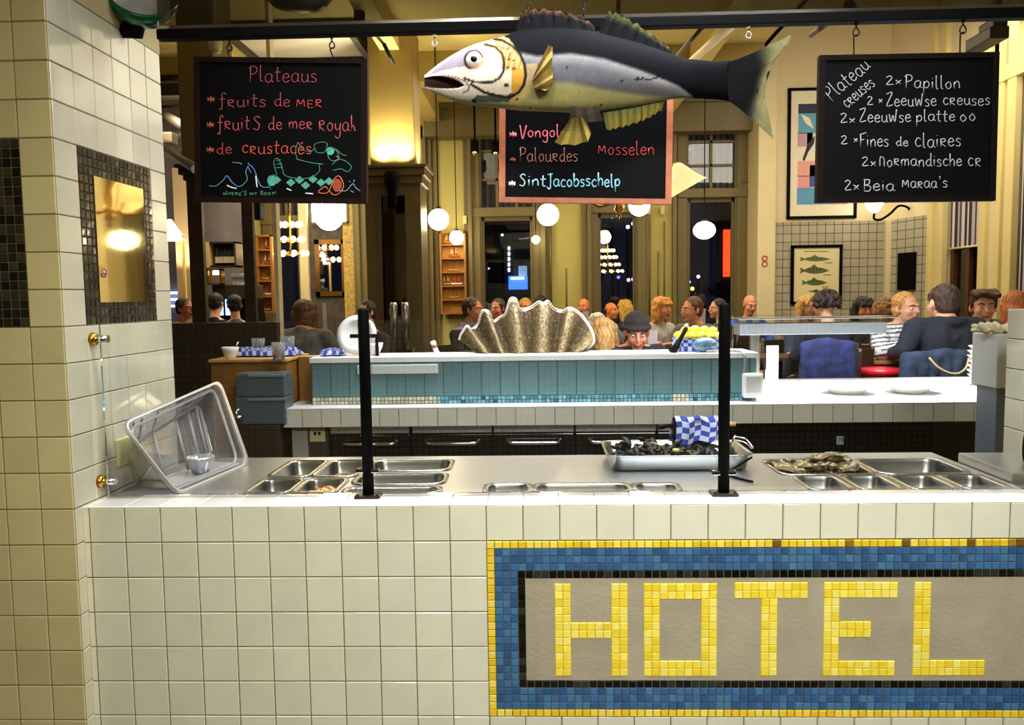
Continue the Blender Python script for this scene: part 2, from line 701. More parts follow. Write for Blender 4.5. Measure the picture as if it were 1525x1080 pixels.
letter([(293, 335, 224, 468), (441, 484, 224, 468), (335, 441, 326, 368)], 'yellow mosaic letter H')
letter([(526, 568, 224, 468), (676, 718, 224, 468), (568, 676, 224, 266), (568, 676, 427, 468)], 'yellow mosaic letter O')
letter([(763, 955, 222, 264), (833, 876, 264, 467)], 'yellow mosaic letter T')
letter([(997, 1038, 222, 467), (1038, 1190, 222, 263), (1038, 1122, 324, 366), (1038, 1186, 427, 467)], 'yellow mosaic letter E')
letter([(1233, 1277, 222, 466), (1277, 1423, 425, 466)], 'yellow mosaic letter L')

# ------------------------------------------------------------------ mirror plate in the niche
mr = thing('wall_mirror', 'tall polished mirror plate set in dark mosaic on the tiled pillar', 'mirror', (PX + 0.004, 0.317, 1.57))
b = MB()
o_ = Vector((PX + 0.0042, 0, 0))
b.box((PX + 0.001, 0.158, 1.572), (PX + 0.0062, 0.478, 1.968))
b.build('mirror_plate', mat('brass_mirror', (255, 246, 200), 0.04, 1.0, bump=0.02, bscale=6), mr)
b = MB()
b.setc(235, 225, 205)
cz, cy = 1.665, 0.185
b.lathe([(0.0001, 0), (0.015, 0), (0.015, 0.0006), (0.0001, 0.0006)], (PX + 0.0063, cy, cz), 24, Matrix.Rotation(PI / 2, 3, 'Y'))
b.setc(150, 20, 24)
b.tube([(PX + 0.0072, cy + 0.013 * math.cos(t * PI / 12), cz + 0.013 * math.sin(t * PI / 12)) for t in range(24)], 0.0017, 6, True)
b.tube([(PX + 0.0072, cy - 0.009, cz + 0.009), (PX + 0.0072, cy + 0.009, cz - 0.009)], 0.0015, 6)
b.setc(20, 20, 20)
b.tube([(PX + 0.0071, cy - 0.008, cz - 0.002), (PX + 0.0071, cy + 0.008, cz - 0.002)], 0.0013, 6)
b.build('no_smoking_reflection', M_VC, mr)  # sign reflected in the mirror, modelled as a coloured disc on the plate
# ================================================================== COUNTER: steel top with wells
ZS = 0.945
pans = []       # x0,x1,y0,y1,depth,kind
for x0, x1, y0, y1, k in ((-0.69, -0.55, 0.425, 0.712, 'BL'), (-0.535, -0.385, 0.425, 0.712, 'BM'), (-0.69, -0.55, 0.185, 0.385, 'FL'), (-0.535, -0.395, 0.185, 0.385, 'FM'),
                          (-0.365, -0.06, 0.515, 0.712, 'L1'), (-0.365, -0.055, 0.30, 0.462, 'L2'), (-0.365, -0.055, 0.17, 0.255, 'L3'),
                          (0.095, 0.24, 0.165, 0.288, 'C1'), (0.255, 0.565, 0.165, 0.288, 'C2'), (0.58, 0.72, 0.165, 0.285, 'C3'),
                          (1.108, 1.425, 0.40, 0.662, 'OY'), (1.445, 1.75, 0.405, 0.662, 'BG'),
                          (1.135, 1.27, 0.175, 0.38, 'S1'), (1.295, 1.425, 0.175, 0.38, 'S2'), (1.455, 1.595, 0.175, 0.38, 'S3'), (1.62, 1.755, 0.175, 0.38, 'S4')):
    pans.append((x0, x1, y0, y1, k))
b = MB()
hx = sorted({round(v, 4) for p in pans for v in (p[0], p[1])} | {PX + 0.002, 1.79})
hy = sorted({round(v, 4) for p in pans for v in (p[2], p[3])} | {0.156, 0.785})
for i in range(len(hx) - 1):
    for j in range(len(hy) - 1):
        cx, cy = (hx[i] + hx[i + 1]) / 2, (hy[j] + hy[j + 1]) / 2
        if any(p[0] < cx < p[1] and p[2] < cy < p[3] for p in pans):
            continue
        b.quad((hx[i], hy[j], ZS), (hx[i + 1], hy[j], ZS), (hx[i + 1], hy[j + 1], ZS), (hx[i], hy[j + 1], ZS))
b.box((PX + 0.002, 0.783, ZS - 0.06), (1.79, 0.787, ZS + 0.001))
b.box((1.786, 0.157, ZS - 0.06), (1.792, 0.787, ZS + 0.001))
b.box((PX + 0.002, 0.16, 0.0), (1.78, 0.165, ZS - 0.2))
b.box((PX + 0.002, 0.765, 0.05), (1.78, 0.77, ZS - 0.05))
for x in (-1.09, 0.02, 0.9, 1.77):
    b.box((x - 0.02, 0.70, 0.0), (x + 0.02, 0.74, ZS - 0.2))
lone(b, 'steel_worktop', M_STEEL, 'brushed steel worktop behind the tiled ledge, cut out for food pans', 'worktop')
# dark interior below
PLAB = {'BL': 'small steel food pan in the rear row at the far left of the worktop', 'BM': 'small steel pan with a brown film, rear row left of the long pans',
        'FL': 'small empty steel pan in the front row at the far left end', 'FM': 'small steel pan filled with orange shelled prawns',
        'L1': 'rearmost of the three long steel pans beside the left black post', 'L2': 'middle one of the three long steel pans beside the left black post', 'L3': 'frontmost of the three long steel pans by the left black post',
        'C1': 'small shallow steel pan against the ledge, left of the long centre pan', 'C2': 'long shallow steel pan against the ledge at centre', 'C3': 'small shallow steel pan against the ledge in front of the mussel tray',
        'OY': 'large steel pan heaped with rough oysters', 'BG': 'large empty steel pan right of the oysters',
        'S1': 'small steel pan with a few oysters in front of the heaped oysters', 'S2': 'small steel pan with clear liquid, second in the front row at right', 'S3': 'small steel pan with pale slices, third in the front row at right', 'S4': 'small steel pan at the far right end of the front row'}


def food_pan(x0, x1, y0, y1, k):
    d = 0.10 if k in ('OY', 'BG') else 0.075
    t = thing('food_pan', PLAB[k], 'food pan', ((x0 + x1) / 2, (y0 + y1) / 2, ZS - d), group='steel food pans in the worktop')
    r = 0.032 if x1 - x0 < 0.2 else 0.045
    r = min(r, (y1 - y0) * 0.4)
    lay = [(-0.009, ZS + 0.0008, r), (-0.009, ZS + 0.004, r), (0.004, ZS + 0.005, r), (0.008, ZS + 0.001, r), (0.012, ZS - 0.01, r), (0.016, ZS - d + 0.012, r), (0.026, ZS - d + 0.002, r)]
    rg = [[(px, py, z) for px, py in rrect(x0 + o, x1 - o, y0 + o, y1 - o, max(0.008, rr_ - o * 0.3), 5)] for o, z, rr_ in lay]
    b = MB()
    b.rings(rg[:4], True, False, False)
    b.build('rim', M_STEELP, t)
    b = MB()
    b.rings(rg[3:], True, False, True)
    b.build('basin', mat('shaded_steel', (146, 147, 144), .3, 1.0, var=.12, vscale=30), t)  # darker than the rim: shade inside the pan put into the colour
    return t


PANS = {p[4]: food_pan(*p) for p in pans}


def filling(k, z, mt, name, var=0.0):
    p = [q for q in pans if q[4] == k][0]
    b = MB()
    n = 14
    x0, x1, y0, y1 = p[0] + .017, p[1] - .017, p[2] + .017, p[3] - .017
    for i in range(n):
        for j in range(n):
            P = []
            for a, c in ((i, j), (i + 1, j), (i + 1, j + 1), (i, j + 1)):
                q = random.Random(a * 91 + c * 7)
                P.append((x0 + (x1 - x0) * a / n, y0 + (y1 - y0) * c / n, z + q.uniform(-var, var)))
            b.quad(*P, smooth=True)
    o = b.build(name, mt, None, base_of(b))
    o['kind'] = 'stuff'
    return o


tag(filling('BL', ZS - 0.05, mat('brown_sauce', (120, 84, 48), 0.25), 'brine'), 'shallow brown brine in the rear left small pan', 'brine')
tag(filling('BM', ZS - 0.045, mat('red_sauce', (140, 84, 44), 0.25), 'sauce'), 'reddish brown sauce in the second rear pan', 'sauce')
tag(filling('S2', ZS - 0.05, mat('water', (150, 160, 150), 0.04), 'water'), 'clear water in the second small pan of the right front row', 'water')
tag(filling('L2', ZS - 0.05, mat('ice_water', (176, 182, 182), 0.08), 'ice_water'), 'cloudy ice water in the middle long pan', 'water')


def heap(k, n, zlo, zhi, maker, seed):
    q = random.Random(seed)
    p = [w for w in pans if w[4] == k][0]
    for i in range(n):
        x = q.uniform(p[0] + .04, p[1] - .04)
        y = q.uniform(p[2] + .03, p[3] - .03)
        maker(x, y, q.uniform(zlo, zhi), q, i)


# prawns
protop = {}


def prawn(x, y, z, q, i):
    if 'prawn' not in protop:
        b = MB()
        arc = [(0.022 * math.cos(a), 0.022 * math.sin(a), 0) for a in [math.radians(-100 + 22 * k) for k in range(11)]]
        b.setc(224, 150, 80)
        b.tube(arc, [0.003, 0.006, 0.008, 0.0085, 0.009, 0.009, 0.0085, 0.008, 0.0075, 0.006, 0.002], 8)
        for k in range(len(b.c)):
            if (k // 8) % 2:
                b.c[k] = srgb(240, 196, 140)
        b.setc(220, 110, 60)
        b.poly([(arc[0][0], arc[0][1], 0.001), (arc[0][0] - .012, arc[0][1] - .009, 0.002), (arc[0][0] - .013, arc[0][1] + .006, -0.001)])
        protop['prawn'] = b.build('peeled_prawn', M_VCG, None)
        o = protop['prawn']
    else:
        o = protop['prawn'].copy()
        COL.objects.link(o)
    o.location = (x, y, z)
    o.rotation_euler = (q.uniform(-.5, .5), q.uniform(-.5, .5), q.uniform(0, 6.28))
    tag(o, 'curled orange peeled prawn among the prawns in the front pan', 'prawn', 'prawns heaped in the front pan')


heap('FM', 26, ZS - 0.05, ZS - 0.022, prawn, 3)


# oysters
def oyster_mesh(seed):
    q = random.Random(seed)
    b = MB()
    nr, ns = 7, 18
    ph = [q.uniform(0, 6.28) for _ in range(4)]
    for side in (1, -1):
        rg = []
        cl = []
        for i in range(nr + 1):
            t = i / nr
            ring = []
            for j in range(ns):
                a = 2 * PI * j / ns
                rr_ = t * (1 + .14 * math.sin(2 * a + ph[0]) + .08 * math.sin(5 * a + ph[1]) + q.uniform(-.05, .05))
                x = 0.052 * rr_ * math.cos(a) * (1 + .25 * math.cos(a))
                y = 0.034 * rr_ * math.sin(a)
                z = side * 0.013 * (1 - t ** 2.2) + q.uniform(-.002, .002) + 0.003 * math.sin(11 * t + ph[2]) * t
                ring.append((x, y, z + .004 * math.sin(a * 3 + ph[3]) * t))
            rg.append(ring)
        rnd = [[random.Random(seed * 97 + i * 31 + j).random() for j in range(ns)] for i in range(nr + 1)]

        def cf(i, j):
            v = rnd[i][j]
            g = srgb(54, 50, 36) if v < .36 else (srgb(122, 104, 70) if v < .68 else srgb(178, 158, 112))
            return g
        b.rings(rg if side > 0 else rg[::-1], True, False, False, True, cf)
    return b


OYM = [oyster_mesh(s).build('oyster', mat('oyster_shell', rough=0.7, vc=True, bump=0.4, bscale=160), None) for s in (11, 12, 13)]
oy_n = [0]


def oyster(x, y, z, q, i, lab='rough closed oyster in the heaped oyster pan', grp='oysters heaped in the large pan'):
    s = OYM[oy_n[0] % 3]
    o = s if oy_n[0] < 3 else s.copy()
    if oy_n[0] >= 3:
        COL.objects.link(o)
    oy_n[0] += 1
    o.location = (x, y, z)
    o.scale = (1.15, 1.15, 1.15)
    o.rotation_euler = (q.uniform(-.35, .35), q.uniform(-.35, .35), q.uniform(0, 6.28))
    tag(o, lab, 'oyster', grp)


q = random.Random(5)
lay = []
for zz, nx_, ny_ in ((ZS - 0.075, 4, 3), (ZS - 0.048, 4, 3), (ZS - 0.020, 4, 3), (ZS + 0.006, 4, 2)):
    for i in range(nx_):
        for j in range(ny_):
            x = 1.150 + (0.235 * (i + .5) / nx_) + q.uniform(-.012, .012)
            y = 0.435 + 0.19 * (j + .5) / ny_ + q.uniform(-.01, .01)
            oyster(x, y, zz + q.uniform(-.004, .004), q, i)
oyster(1.30, 0.55, ZS + 0.032, q, 0, 'rough oyster lying topmost on the oyster heap')
for x, y in ((1.20, 0.26), (1.215, 0.30), (1.19, 0.22)):
    oyster(x, y, ZS - 0.05, q, 0, 'pale oyster lying in the small pan before the heap', 'oysters in the small front pan')
for i, (x, y) in enumerate(((1.51, 0.27), (1.54, 0.24), (1.53, 0.31))):
    b = MB().setc(226, 216, 180)
    b.lathe([(0.001, 0), (0.024, 0), (0.026, 0.004), (0.022, 0.007), (0.001, 0.008)], (x, y, ZS - 0.073 + i * 0.004), 14)
    lone(b, 'pale_slice', M_VCG, 'pale round slice lying in the third small pan at right', 'slice', 'pale slices in the small pan')
b = MB()
for k in range(7):
    b.sphere((1.685 + random.uniform(-.02, .02), 0.27 + random.uniform(-.03, .03), ZS - 0.062), 0.014, 10, 8, (1.3, 1, .7))
lone(b.setc(230, 214, 170), 'shellfish_meat', mat('pale_meat', (226, 210, 164), 0.4), 'pale shellfish meat in the small pan at the far right', 'shellfish')

# ------------------------------------------------------------------ mussel tray
tr = thing('roasting_tray', 'deep steel tray of dark mussels standing on the steel worktop', 'tray', (0.77, 0.62, ZS))
x0, x1, y0, y1 = 0.515, 1.025, 0.462, 0.775
lay = [(0.03, ZS + 0.001), (0.014, ZS + 0.006), (0.006, ZS + 0.055), (0.0, ZS + 0.06), (-0.006, ZS + 0.0605), (-0.006, ZS + 0.0575), (0.001, ZS + 0.057), (0.009, ZS + 0.052), (0.017, ZS + 0.009), (0.034, ZS + 0.004)]
b = MB()
b.rings([[(px, py, z) for px, py in rrect(x0 + o, x1 - o, y0 + o, y1 - o, 0.045 - o * .3, 6)] for o, z in lay], True, True, True)
b.build('tray_body', M_STEELP, tr)
for s, xx in ():
    b = MB()
    b.tube(spline([(xx, 0.56, ZS + .058), (xx + s * .028, 0.565, ZS + .064), (xx + s * .036, 0.62, ZS + .07), (xx + s * .028, 0.675, ZS + .064), (xx, 0.68, ZS + .058)], 6), 0.004, 8)
    b.build('handle', M_STEELP, tr)


def mussel_mesh():
    b = MB()
    rg = []
    for i in range(9):
        t = i / 8
        w = 0.014 * math.sin(PI * min(1, t * .9 + .08)) ** .7
        h = 0.009 * math.sin(PI * min(1, t * .92 + .06)) ** .8
        rg.append([(-0.028 + .056 * t, w * math.cos(2 * PI * j / 10) + .006 * t * t, h * math.sin(2 * PI * j / 10)) for j in range(10)])
    b.rings(rg)
    return b.build('mussel', mat('mussel_shell', (11, 12, 15), 0.42, var=0.5, vscale=60, spec=.35), None)


MU = mussel_mesh()
q = random.Random(8)
first = True
for k in range(150):
    x = q.uniform(x0 + .04, x1 - .05)
    if x > 0.80 and q.random() < .5:
        x = q.uniform(x0 + .04, 0.80)
    y = q.uniform(y0 + .045, y1 - .045)
    z = ZS + 0.020 + q.uniform(0, 0.026) + (0.03 if x < 0.80 else 0) * q.random()
    o = MU if first else MU.copy()
    if not first:
        COL.objects.link(o)
    first = False
    o.location = (x, y, z)
    o.rotation_euler = (q.uniform(-.7, .7), q.uniform(-.7, .7), q.uniform(0, 6.28))
    tag(o, 'black blue mussel among the mussels in the steel tray', 'mussel', 'mussels heaped in the tray')
b = MB()
for k in range(26):
    c = Vector((0.745 + random.gauss(0, .035), 0.50 + random.uniform(-.015, .02), ZS + 0.056 + random.uniform(0, .012)))
    b.setc(*random.choice([(96, 110, 44), (120, 124, 60), (70, 84, 36)]))
    d = Vector((random.uniform(-.02, .02), random.uniform(-.02, .02), random.uniform(0, .012)))
    n_ = Vector((-d.y, d.x, .004))
    b.quad(c - d, c + n_ * .3, c + d, c - n_ * .3)
g_ = lone(b, 'seaweed_garnish', M_VC, 'small tuft of green seaweed on the front rim of the mussel tray', 'seaweed')
b = MB()
b.lathe([(0.003, 0), (0.012, 0.002), (0.014, 0.01), (0.009, 0.014), (0.003, 0.012)], (0.757, 0.487, ZS + .066), 14, caps=True)
b.setc(196, 176, 110)
lone(b, 'string_tag', mat('straw', (206, 190, 130), 0.7), 'small pale knotted tag on the mussel tray rim', 'tag')
b = MB()
b.tube(spline([at(948, 668, .66), at(962, 661, .66), at(974, 660, .66), at(990, 667, .62), at(1002, 676, .55)], 6), 0.0022, 6)
lone(b, 'net_string', mat('straw', (206, 190, 130), 0.7), 'pale bent string lying over the dark mussels', 'string')
# steel tongs and wire hanging on the right end of the tray
b = MB()
for dz, dx in ((0.0, 0.0), (0.012, 0.006)):
    b.tube(spline([(0.985 + dx, 0.60, ZS + .088 + dz), (1.02 + dx, 0.585, ZS + .083 + dz), (1.045 + dx, 0.57, ZS + .063)], 6), 0.0035, 6)
b.tube([(0.982, 0.60, ZS + .083), (0.995, 0.605, ZS + .105)], 0.004, 6)
lone(b, 'tongs', M_CHROME, 'steel tongs resting over the right rim of the mussel tray', 'tongs')
b = MB()
b.tube(spline([(1.02, 0.47, ZS + .05), (0.955, 0.44, ZS + .02), (0.92, 0.40, ZS + .006), (0.94, 0.34, ZS + .005), (0.975, 0.285, ZS + .005)], 8), 0.004, 7)
lone(b, 'black_cable', M_BLACK, 'thin black cable curling on the steel beside the right post', 'cable')

# ------------------------------------------------------------------ clear tub leaning at the left
M_CLEAR = glass_mat('clear_plastic', (0.93, 0.93, 0.955), 1.5, 0.10, 2.4, 0.11, (0.9, 0.9, 0.95))
M_CLEAR2 = glass_mat('frosted_plastic', (0.86, 0.86, 0.88), 1.5, 0.3, 1.5, 0.24, (0.85, 0.84, 0.86))
A = Vector((-0.906, 0.183, 0.953))
B = Vector((-0.848, 0.656, 0.953))
C = at(326, 570, .73)
D = at(186, 632, .15)
A2, B2 = Vector((-1.06, 0.20, 0.953)), Vector((-1.0, 0.69, 0.953))
C2, D2 = Vector((-1.07, 0.755, 1.165)), Vector((-1.09, 0.215, 1.09))
tb = thing('plastic_tub', 'clear plastic storage tub tipped on its side against the tiled pillar', 'tub', ((A + B + A2 + B2) / 4)[:])


def tub_ring(P, grow=0.0, n=6):
    c = sum(P, Vector()) / 4
    P = [p + (p - c).normalized() * grow for p in P]
    out = []
    for i in range(4):
        p0, p1, p2 = P[i - 1], P[i], P[(i + 1) % 4]
        a, c_ = p1 + (p0 - p1).normalized() * .045, p1 + (p2 - p1).normalized() * .045
        for k in range(n + 1):
            t = k / n
            out.append(a * (1 - t) ** 2 + p1 * 2 * t * (1 - t) + c_ * t * t)
    return out


lerp4 = lambda t: [a.lerp(b_, t) for a, b_ in zip((A, B, C, D), (A2, B2, C2, D2))]
b = MB()
b.rings([tub_ring(lerp4(t)) for t in (0.0, 0.15, 0.16, .4, .7, .93)] + [tub_ring(lerp4(1.0), -0.025)], True, False, True)
b.build('tub_body', M_CLEAR, tb)
b = MB()
b.rings([tub_ring(lerp4(0.0), 0.001), tub_ring(lerp4(-0.02), 0.018), tub_ring(lerp4(0.06), 0.02), tub_ring(lerp4(.08), 0.004)], True, False, False)
b.build('rim', M_CLEAR2, tb)
b = MB()
for t in (0.08, 0.16, 0.32, 0.62, 0.80, 0.92):
    P0, P1, Q0, Q1 = D.lerp(C, t), A.lerp(B, t), D2.lerp(C2, t), A2.lerp(B2, t)
    b.tube([P0.lerp(Q0, .9), P0.lerp(Q0, .9).lerp(P1.lerp(Q1, .9), .97)], 0.0045, 6)
    b.tube([P0.lerp(Q0, .08), P0.lerp(Q0, .9)], 0.004, 6)
b.tube(tub_ring(lerp4(.2), -0.012), .006, 6, True)
b.tube(tub_ring(lerp4(.93), -0.01), .006, 6, True)
b.build('ribs', M_CLEAR2, tb)
# frosted film in the tub
b = MB()
b.poly([A.lerp(A2, .06) + Vector((0, .03, .004)), B.lerp(B2, .06) + Vector((0, -.03, .004)), B.lerp(B2, .9) + Vector((0, -.03, .004)), A.lerp(A2, .9) + Vector((0, .03, .004))])
b.build('wet_side', M_CLEAR2, tb)
# glass bowls seen through the tub, behind it
for nm, cx_, cy_, cz_, lab in (('glass_bowl', -0.94, 0.45, 0.956, 'cut glass bowl glinting inside the tipped clear tub'),):
    bt = thing(nm, lab, 'bowl', (cx_, cy_, cz_))
    b = MB()
    n_ = 36
    rg = []
    for r_, z_ in ((0.022, 0), (0.028, .004), (0.040, .03), (0.047, .05), (0.049, .062), (0.046, .062), (0.036, .03), (0.02, .006)):
        rg.append([(cx_ + r_ * (1 + .05 * math.cos(9 * 2 * PI * j / n_)) * math.cos(2 * PI * j / n_), cy_ + r_ * (1 + .05 * math.cos(9 * 2 * PI * j / n_)) * math.sin(2 * PI * j / n_), cz_ + z_) for j in range(n_)])
    b.rings(rg, True, True, True)
    b.build('bowl', mat('cut_glass', (220, 220, 226), 0.08, 0.7), bt)
# wall switch cover on the pillar
sw = thing('switch_cover', 'cream plastic blank cover on the tiled pillar behind the tub', 'wall plate', (PX, 0.248, 1.03))
b = MB()
b.box((PX + 0.003, 0.205, 1.03), (PX + 0.016, 0.295, 1.122), bev=0.005)
b.build('cover', mat('cream_plastic', (228, 226, 160), 0.4), sw)

# ------------------------------------------------------------------ glass screen and posts
GY = 0.1
for i, (xa, xb, lab) in enumerate(((PX + 0.03, -0.283, 'clear glass pane between tiled pillar and left post'), (-0.243, 0.816, 'clear glass pane between the two black posts'), (0.862, 1.99, 'clear glass pane right of the right black post'))):
    b = MB()
    b.box((xa, GY - 0.004, ZT + 0.014), (xb, GY + 0.004, 1.507))
    lone(b, 'glass_screen', M_GLASS, lab, 'glass screen', 'counter glass screen panes')
for xp, lab in ((-0.264, 'left black post of the counter glass screen'), (0.838, 'right black post of the counter glass screen')):
    t = thing('screen_post', lab, 'post', (xp, GY, ZT + 0.003), group='glass screen posts')
    b = MB()
    b.lathe([(0.0001, 0), (0.0175, 0), (0.0175, .575), (0.016, .583), (0.0001, .585)], (xp, GY, ZT + .008), 20)
    b.build('pole', M_BLACK, t)
    b = MB()
    b.box((xp - 0.04, GY - 0.032, ZT + 0.003), (xp + 0.04, GY + 0.032, ZT + 0.012), bev=0.003)
    for sx in (-.03, .03):
        b.lathe([(0.0001, 0), (0.005, 0), (0.004, 0.004), (0.0001, 0.004)], (xp + sx, GY - .02, ZT + .012), 10)
    b.build('base_plate', mat('brown_black_metal', (34, 20, 16), 0.4, 0.3), t)
    for zc in (1.03,) if xp < 0 else (1.015,):
        b = MB()
        b.box((xp - 0.036, GY - 0.012, zc), (xp + 0.036, GY + 0.012, zc + 0.014), bev=0.003)
        b.build('clamp', M_CHROME if zc < 1.2 else M_BLACK, t)
for k, (yy, zz, lab) in enumerate(((GY, 1.458, 'upper chrome glass clamp on the tiled pillar'), (GY, 1.008, 'lower chrome glass clamp on the tiled pillar'))):
    t = thing('glass_clamp', lab, 'clamp', (PX + .003, yy, zz), group='pillar glass clamps')
    b = MB()
    b.lathe([(0.0001, 0), (0.021, 0), (0.019, 0.014), (0.0001, 0.016)], (PX + 0.003, yy, zz), 18, Matrix.Rotation(PI / 2, 3, 'Y'))
    b.build('rosette', M_BRASS, t)
    b = MB()
    b.cyl((PX + .014, yy, zz), (PX + 0.052, yy, zz), 0.011, seg=16)
    b.cyl((PX + .052, yy, zz), (PX + 0.056, yy, zz), 0.012, seg=16)
    b.build('spigot', M_CHROME, t)
# ================================================================== HANGING RAIL, BOARDS, FISH
BY = 0.37
rt_ = thing('hanging_rail', 'long black rail across the opening above the chalkboards', 'rail', (0.45, BY, 2.44))
b = MB()
p0, p1 = at(236, 40, BY), at(1640, 33, BY)
dz = 0.016
b.box((p0.x, BY - .02, 2.441), (2.0, BY + .02, 2.474), bev=0.004)
b.build('black_bar', M_BLACK, rt_)
b = MB()
b.box((p0.x, BY - .016, 2.474), (2.0, BY + .016, 2.484))
b.build('chrome_strip', M_CHROME, rt_)
b = MB()
b.box((p0.x, BY - .004, 2.484), (2.0, BY + .004, 3.25))
lone(b, 'transom_glass', glass_mat('smoked_glass', (.42, .42, .40), 1.5, .02, 2.2), 'clear glass pane standing above the black hanging rail', 'glass pane')
tag(b_ := COL.objects[-1], 'clear glass pane standing above the black hanging rail', 'glass pane')


def eye_hook(px, py, label, grp, r=0.011, light=False):
    c = at(px, py, BY)
    t = thing('eye_hook', label, 'hook', (c.x, BY, 2.43), group=grp)
    b = MB()
    b.tube([(c.x, BY, 2.445), (c.x, BY, 2.425)], 0.003, 8)
    b.lathe([(0.0001, 2.436), (0.007, 2.436), (0.006, 2.442), (0.0001, 2.442)], (c.x, BY, 0), 10)
    pts = [(c.x + r * .75 * math.sin(a) * (1 - .25 * math.cos(a)), BY, 2.413 + r * math.cos(a)) for a in [2 * PI * k / 16 for k in range(16)]]
    b.tube(pts, 0.0024, 6, True)
    b.build('hook_eye', M_CHROME if light else mat('dark_iron', (40, 36, 30), .45, .8), t)
    return c.x


# ---------------------------------------------------------------- stroke lettering
G = {}


def gl(ch, w, *strokes):
    G[ch] = (w, [[tuple(float(v) for v in p.split(',')) for p in s.split()] for s in strokes])


gl('a', .55, '.48,.45 .3,.55 .08,.42 .06,.15 .25,0 .45,.18 .48,.5', '.48,.5 .46,.12 .6,.02')
gl('b', .5, '.08,1 .07,0', '.07,.35 .3,.55 .48,.3 .3,0 .07,.08')
gl('c', .45, '.44,.45 .25,.55 .06,.3 .2,.02 .46,.1')
gl('d', .55, '.46,.45 .25,.5 .06,.25 .22,0 .46,.15', '.46,1 .46,.1 .58,0')
gl('e', .48, '.08,.28 .44,.33 .3,.55 .08,.4 .08,.12 .26,0 .48,.12')
gl('\xe9', .48, '.08,.28 .44,.33 .3,.55 .08,.4 .08,.12 .26,0 .48,.12', '.2,.68 .38,.86')
gl('f', .45, '.5,.85 .36,1 .24,.85 .24,.2 .2,-.25 .05,-.2', '.05,.5 .42,.52')
gl('g', .5, '.44,.45 .25,.55 .06,.32 .22,.08 .44,.25', '.44,.52 .44,-.2 .28,-.4 .06,-.28')
gl('h', .5, '.08,1 .08,0', '.08,.3 .28,.55 .44,.4 .44,0')
gl('i', .2, '.1,.5 .1,0', '.1,.72 .11,.75')
gl('j', .25, '.2,.5 .2,-.2 .02,-.35')
gl('l', .26, '.08,1 .09,.1 .22,0')
gl('L', .42, '.08,1 .08,.02', '.08,.2 .2,.36 .3,.26 .32,.06 .42,.04')
gl('m', .75, '.08,.5 .08,0', '.08,.3 .25,.52 .36,.4 .36,0', '.36,.3 .54,.52 .66,.4 .68,0')
gl('n', .52, '.08,.5 .08,0', '.08,.3 .28,.54 .44,.38 .46,0')
gl('o', .5, '.25,.52 .06,.3 .2,0 .42,.12 .42,.4 .25,.52')
gl('p', .5, '.08,.52 .06,-.4', '.08,.35 .3,.54 .46,.3 .3,.04 .08,.1')
gl('r', .5, '.08,.55 .08,0', '.08,.5 .34,.54 .4,.38 .1,.26 .44,0')
gl('s', .42, '.4,.46 .2,.54 .08,.4 .36,.2 .28,.02 .05,.06')
gl('t', .4, '.2,.9 .18,.1 .36,.02', '.02,.58 .4,.6')
gl('u', .52, '.07,.52 .08,.12 .26,0 .44,.16 .45,.52', '.45,.5 .46,.1 .56,0')
gl('w', .7, '.05,.52 .16,.02 .33,.4 .48,.02 .64,.52')
gl('y', .5, '.06,.52 .1,.2 .3,.14 .44,.3', '.45,.52 .42,-.25 .22,-.4 .05,-.25')
gl('z', .45, '.06,.5 .42,.5 .06,.02 .44,.02')
gl('x', .4, '.05,.45 .36,.08', '.36,.45 .05,.05')
gl('k', .45, '.08,1 .08,0', '.42,.5 .08,.22 .44,0')
gl('v', .45, '.05,.5 .22,0 .42,.52')
gl('P', .6, '.14,.95 .12,0', '.02,.85 .2,1 .52,.92 .5,.62 .14,.46')
gl('R', .55, '.1,.6 .1,0', '.08,.6 .36,.62 .44,.46 .12,.3 .48,0')
gl('E', .48, '.42,.58 .1,.58 .1,.02 .44,.02', '.1,.3 .36,.3')
gl('M', .7, '.06,0 .12,.6 .32,.22 .54,.6 .62,0')
gl('C', .5, '.46,.5 .24,.6 .07,.3 .22,.02 .48,.1')
gl('V', .55, '.02,1 .2,.02 .3,.05 .55,1')
gl('S', .5, '.46,.88 .28,1 .1,.8 .4,.4 .3,.02 .04,.1')
gl('J', .5, '.1,.92 .55,1', '.36,.98 .34,0 .2,-.15 .04,.02')
gl('Z', .62, '.05,.9 .55,1 .1,.05 .6,.1')
gl('W', .75, '.05,.6 .18,.02 .36,.5 .52,.02 .66,.95')
gl('F', .5, '.1,.9 .1,0', '.02,.85 .58,1', '.1,.48 .4,.52')
gl('N', .55, '.08,0 .1,.7 .26,.75 .42,.6 .46,0')
gl('B', .55, '.12,.95 .1,0', '.05,.92 .44,.88 .36,.55 .12,.5 .5,.36 .42,.04 .1,.02')
gl('H', .55, '.08,.7 .08,0', '.08,.35 .48,.38', '.48,.7 .48,0')
gl('2', .5, '.08,.7 .26,.85 .42,.66 .1,.06 .5,.08')
gl('0', .5, '.25,.5 .06,.28 .22,.02 .42,.22 .25,.5')
gl("'", .2, '.1,.95 .08,.7')
gl('A', .55, '.04,0 .26,.7 .48,0', '.12,.25 .42,.25')
gl('T', .5, '.02,.7 .5,.7', '.26,.7 .26,0')
gl('O', .55, '.26,.7 .06,.4 .2,.02 .45,.2 .44,.55 .26,.7')
gl('Y', .5, '.05,.7 .25,.38 .45,.7', '.25,.38 .25,0')
gl('!', .2, '.1,.8 .1,.25', '.1,.05 .1,0')
gl('*', .6, '.3,.72 .3,.1', '.05,.58 .55,.24', '.05,.24 .55,.58', '.02,.41 .58,.41')


